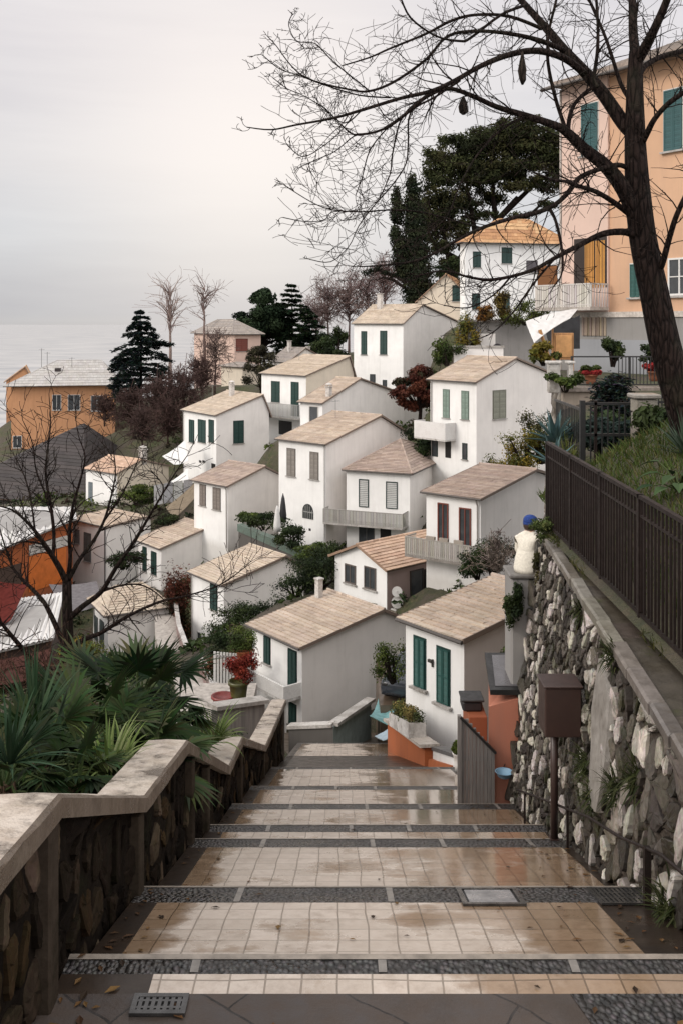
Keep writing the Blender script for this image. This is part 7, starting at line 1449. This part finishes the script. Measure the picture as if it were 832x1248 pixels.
# metal box on a post, rail along the wall, tufts in the wall
mb_ = thing('post_box', 'dark brown metal box on a thin post beside the stone wall', 'box', (2.36, 10.95, zst(10.95) + .01)); m1 = MB(); m1.tube([(0, 0, -.05), (0, 0, 1.32)], .042, 12); m1.build('post', [BOXM], mb_, True); m1 = MB(); m1.box(-.14, .26, -.19, .19, 1.20, 1.74, 0, bev=.012); m1.build('box', [BOXM], mb_); m1 = MB(); m1.box(-.155, .275, -.205, .205, 1.742, 1.765, 0, bev=.006); m1.build('lid', [BOXM], mb_); m1 = MB(); m1.box(-.05, .05, -.05, .05, 0, .012); m1.build('base_plate', [BOXM], mb_)
hr = thing('wall_pipe', 'thin dark pipe running along the foot of the stone wall behind the metal box post', 'pipe', (2.42, 10, -5.2)); s0 = Vector(hr.location)
def wxx(y, z): return wx(y, z)
pts = [(13.9, -6.57), (11.6, -5.62), (9.5, -4.76), (8.35, -4.35), (7.2, -3.88), (5.5, -3.4)]; m1 = MB(); m1.tube([Vector((wxx(y, z) - .16, y, z)) - s0 for y, z in pts], .014, 8); m1.build('pipe', [IRON], hr, True)
for y, z in ((7.55, -4.02), (10.5, -5.15), (13.2, -6.3)): m1 = MB(); m1.bar(Vector((wxx(y, z) - .16, y, zst(y) - .12)) - s0, Vector((wxx(y, z) - .16, y, z + .01)) - s0, .05 if y < 8 else .024); m1.build('bracket', [IRON], hr)
FERN = [(.045, .055, .018), (.06, .065, .025), (.03, .04, .014)]
for i, (u, v, ln, lb) in enumerate(((719, 932, .26, 'fern tuft on the wall right of the metal box post'), (756, 962, .24, 'dark fern tuft low on the wall, between two other tufts'), (780, 950, .24, 'fern tuft on the wall nearest the right edge'), (753, 802, .26, 'dark green tuft near the top of the stone wall beside the smooth patch'), (727, 972, .22, 'brownish moss tuft hanging under another tuft low on the wall'), (822, 1112, .28, 'grass tuft at the foot of the stone wall in the corner of the steps'), (712, 745, .22, 'small brown tuft just under the coping'))):
    k_ = (u - CU) / F; y = 9.0
    for it in range(30): z = -(v - HZ) * y / F; y = wxx(y, z) / k_ if k_ else y
    z = -(v - HZ) * y / F; rng = random.Random(600 + i); m1 = MB()
    for k in range(110):
        a = rng.uniform(0, 6.283); d = Vector((-abs(rng.gauss(.6, .35)), math.cos(a) * .75, math.sin(a) * .8 + .15)); blade(m1, Vector((rng.gauss(0, .03), rng.gauss(0, .06), rng.gauss(0, .05))), d, Vector((0, 0, 1)), ln * rng.uniform(.5, 1.1), .020, .35, jit(rng.choice(FERN), rng, .3), 4, .3)
    o_ = m1.build('fern_tuft', [LEAF]); o_.location = (wxx(y, z) - .03, y, z); tag(o_, lb, 'fern', 'tufts growing on the stone wall')
ms = MB(); rng = random.Random(71)
for k in range(2600):
    y = rng.uniform(5, 14.9); x = rng.uniform(3.0, 3.32); z = ZT + .09
    if mnoise.noise(Vector((y * 1.3, 0, 3))) < .02: continue
    blade(ms, Vector((x, y, z)), Vector((rng.gauss(0, .6), rng.gauss(0, .6), 1)), Vector((0, 1, 0)), rng.uniform(.04, .15), .012, .5, jit(rng.choice([(.06, .075, .02), (.09, .085, .03), (.05, .05, .02)]), rng, .3), 3)
stuff(ms.build('moss', [LEAF]), 'moss and short weeds along the foot of the iron fence', 'moss')

# ------------------------------------------------------------------ hill garden plants
gr = MB(); rng = random.Random(81)
for k in range(26000):
    y = 6.5 + 10.0 * rng.random(); x = 3.3 + 5.5 * rng.random() ** 1.2; z = float(hillz(x, y)); c_ = rng.choice([(.065, .10, .022), (.085, .115, .03), (.045, .07, .018), (.11, .10, .035)]); blade(gr, Vector((x, y, z - .02)), Vector((rng.gauss(0, .45), rng.gauss(0, .45), 1)), Vector((0, 1, 0)), rng.uniform(.07, .22), .014, .5, jit(c_, rng, .3), 3)
stuff(gr.build('grass', [LEAF]), 'unkempt grass on the bank behind the iron fence', 'grass')
def hz(x, y): return float(hillz(x, y))
AG = [(.075, .13, .135), (.09, .15, .15), (.055, .10, .10)]
def agave(label, base, ln, n, seed):
    rng = random.Random(seed); m1 = MB()
    for k in range(n):
        a = k * 2.4; el = lerp(1.35, .15, k / n); d = Vector((math.cos(a) * math.cos(el), math.sin(a) * math.cos(el), math.sin(el))); blade(m1, Vector((0, 0, .05)), d, Vector((0, 0, 1)), ln * rng.uniform(.8, 1.1), ln * .17, .03, jit(rng.choice(AG), rng, .2), 6, .7)
    o_ = m1.build('agave_plant', [GLOSSLEAF]); o_.location = base; return tag(o_, label, 'agave')
agave('blue-grey agave at the bank edge beside the short side fence', P(676, 543, 20.0), .75, 26, 1); agave('smaller blue-green agave hanging below the other agave', P(674, 572, 18.4), .65, 16, 2)
strap('garden_reeds', 'yellow-green reeds along the short side fence', P(690, 572, 18.9), 110, .75, .03, 11, [(.13, .14, .03), (.10, .12, .03), (.07, .09, .025)], .12, 1.3, 'plant')
for i, (u, v, Y, w_, h_, n, pal, lb) in enumerate(((746, 441, 29.8, .70, .80, 2600, DARKGR + MIDGR, 'round clipped topiary bush on the terrace, left of the tree trunk'), (791, 440, 30, .6, .55, 1600, DARKGR, 'dark round bush on the terrace touching the tree trunk'), (748, 552, 21, 1.3, 1.0, 3000, DARKGR, 'dark leafy shrub right behind the garden gate'), (735, 568, 20, 1.3, 1.0, 2600, [(.03, .05, .045), (.02, .035, .03)], 'dull blue-green shrub at the foot of the garden gate'), (662, 440, 31, 1.0, .7, 1200, YELGR, 'yellow flowering shrub under the awning prop'), (688, 472, 28.3, .9, .5, 1100, MIDGR, 'green shrub below the squat white pillars'), (818, 556, 17, 1.2, 1.0, 2600, DARKGR, 'dark shrub at the foot of the big tree trunk'), (770, 510, 26, 1.6, .55, 1700, DARKGR, 'low dark shrub under the terrace wall'))):
    p = P(u, v, Y); bush('bush', lb, 'bush', p, w_, w_ * .9, h_, n, .09 if i < 2 else .13, pal, 400 + i, 'garden bushes by the peach building', 10)
conifer('conifer_shrub', 'dusky pyramid-shaped conifer rising in front of the terrace wall', P(747, 518, 24), 1.2, 1.1, 410, [(.035, .05, .045), (.045, .06, .055), (.025, .038, .033)], 9, .25, 3200, .16, None, .7)
for i, (u, v, Y, lb) in enumerate(((722, 470, 29.3, 'pink flowering pot plant behind the terrace railing'), (800, 466, 29.3, 'red flowering pot plant behind the terrace railing, next to the tree trunk'))):
    pot(lb, P(u, v, Y) + Vector((0, .25, .02)), .2, .3, plain('clay_pot_%d' % i, (.26, .10, .05), .8, .2, 4), True, [(.30, .03, .03), (.06, .08, .025)], 420 + i, .5, .28)
def bigleaf(label, base, n, ln, seed, pal):
    rng = random.Random(seed); m1 = MB()
    for k in range(n):
        a = rng.uniform(0, 6.283); el = rng.uniform(.2, 1.2); d = Vector((math.cos(a) * math.cos(el), math.sin(a) * math.cos(el), math.sin(el))); tip = d * ln * rng.uniform(.5, 1.0); m1.tube([(0, 0, 0), tip * .6 + Vector((0, 0, .05)), tip], [.014, .011, .008], 5, 0, (.06, .08, .03), False); blade(m1, tip, Vector((d.x, d.y, -.1)), Vector((0, 0, 1)), ln * .62, ln * .40, .22, jit(rng.choice(pal), rng, .25), 5, .25)
    o_ = m1.build('broad_leaved_plant', [GLOSSLEAF]); o_.location = base; return tag(o_, label, 'plant')
bigleaf('bright lime broad-leaved plant beside the white cloth', P(800, 578, 14.6), 16, .45, 1, [(.16, .20, .04), (.10, .15, .03)]); bigleaf('dark broad-leaved plant on the grass bank at the right edge', P(826, 598, 12.0), 20, .42, 2, [(.03, .06, .025), (.045, .075, .03)]); bigleaf('dark broad-leaved plant under the lime one', P(786, 592, 14.0), 14, .32, 3, [(.03, .055, .025)])
strap('yucca_plant', 'spiky grey-green yucca at the right edge near the big tree trunk', P(836, 556, 13.2), 70, .62, .035, 12, [(.07, .10, .07), (.05, .075, .05)], .14, 1.3)

# ------------------------------------------------------------------ terrace with teal parapet, parasols
tp = thing('teal_parapet', 'terrace wall with a teal green coping below the arched window', 'wall', P(292, 650, 86)); s0 = Vector(tp.location); a, b = P(291, 640, 86) - s0, P(399, 686, 73.5) - s0; th_ = Vector((.25, .25, 0)); m1 = MB(); m1.loft([[p + Vector((0, 0, -3.2)) for p in (a, b, b + th_, a + th_)], [p - Vector((0, 0, .5)) for p in (a, b, b + th_, a + th_)]]); m1.build('wall', [DKCEM], tp, fixn=True)
m1 = MB(); m1.loft([[p + Vector((-.1, -.1, -.5)) for p in (a, b, b + th_ * 1.8, a + th_ * 1.8)], [p + Vector((-.1, -.1, .12)) for p in (a, b, b + th_ * 1.8, a + th_ * 1.8)]], 0, (.15, .21, .18)); m1.build('coping', [CAPST], tp, fixn=True)
def parasol(label, base, h_, mat, top=.75):
    t_ = thing('closed_parasol', label, 'parasol', base); m1 = MB(); m1.tube([(0, 0, -1.2), (0, 0, h_)], .04, 8); m1.build('pole', [GREYWOOD], t_); m1 = MB(); n = 12
    m1.loft([[(r * (1 + .25 * (k % 2)) * math.cos(k / n * 6.283), r * (1 + .25 * (k % 2)) * math.sin(k / n * 6.283), z * h_) for k in range(n)] for z, r in ((.12, .24), (.3, .27), (.6, .2), (.85, .12), (.99, .03))]); m1.build('canopy', [mat], t_, True); return t_
parasol('closed white parasol standing on the terrace left of the arched window', P(338, 652, 78.5), 2.4, TARP); parasol('closed black parasol just behind the white one', P(345, 640, 80.5), 2.6, BLACKT)
# footpath and its low white kerb wall left of the narrow house
fpth = MB(); tr = [(200, 740, 76), (203, 775, 68), (213, 810, 60), (228, 845, 52), (246, 872, 45)]; L_, R_2 = [], []
for u, v, Y in tr: p = P(u, v, Y); p.z = max(p.z, tz(p.x, p.y) + .12); L_.append(p + Vector((-.75, 0, 0))); R_2.append(p + Vector((.75, 0, 0)))
for i in range(len(tr) - 1): fpth.face([L_[i], R_2[i], R_2[i + 1], L_[i + 1]]); fpth.face([L_[i], L_[i + 1], L_[i + 1] - Vector((0, 0, 2)), L_[i] - Vector((0, 0, 2))]); fpth.face([R_2[i + 1], R_2[i], R_2[i] - Vector((0, 0, 2)), R_2[i + 1] - Vector((0, 0, 2))])
struct(fpth.build('path', [CONC]))
kw = thing('path_wall', 'low pinkish kerb wall with a white edge along the footpath below the rusty hedge', 'wall', R_2[0]); m1 = MB(); s0 = R_2[0].copy()
for i in range(len(tr) - 1): m1.bar(R_2[i] - s0 + Vector((.1, 0, .3)), R_2[i + 1] - s0 + Vector((.1, 0, .3)), .2, .9, 0, (.28, .19, .18))
m1.build('wall', [CAPST], kw); m1 = MB()
for i in range(len(tr) - 1): m1.bar(R_2[i] - s0 + Vector((.1, 0, .82)), R_2[i + 1] - s0 + Vector((.1, 0, .82)), .3, .12, 0, (.64, .62, .60))
m1.build('coping', [CAPST], kw)

# ------------------------------------------------------------------ fallen leaves and grit on the steps
fl_m = MB(); rng = random.Random(55)
def stairz(y):
    if y <= EY[0]: return zl
    for k in range(len(EY) - 1):
        if EY[k] < y <= EY[k + 1]: return lerp(zst(EY[k]) - RIS, zst(EY[k + 1]), (y - EY[k]) / (EY[k + 1] - EY[k]))
    return zst(y)
for k in range(260):
    y = 5.2 + 14 * rng.random() ** 1.6; r_ = rng.random(); x = -1.58 + abs(rng.gauss(0, .16)) if r_ < .4 else (2.42 - abs(rng.gauss(0, .3)) if r_ < .75 else rng.uniform(-1.5, 2.3)); s_ = rng.uniform(.014, .034); a = rng.uniform(0, 6.283); z = stairz(y) + .009
    d, e = Vector((math.cos(a), math.sin(a), 0)), Vector((-math.sin(a), math.cos(a), 0)); c = Vector((x, y, z)); sl_ = -.3 if y > EY[0] else 0
    q = [c - d * s_ * 1.5, c - e * s_ * .7, c + d * s_ * 1.5, c + e * s_ * .7]; fl_m.face([Vector((p.x, p.y, p.z + sl_ * (p.y - y) + (.006 if i in (1, 3) else 0))) for i, p in enumerate(q)], 0, jit(rng.choice([(.10, .05, .02), (.06, .032, .016), (.14, .08, .03), (.035, .022, .014)]), rng, .3))
stuff(fl_m.build('fallen_leaves', [LEAF]), 'small brown fallen leaves scattered along the edges of the steps', 'leaves')
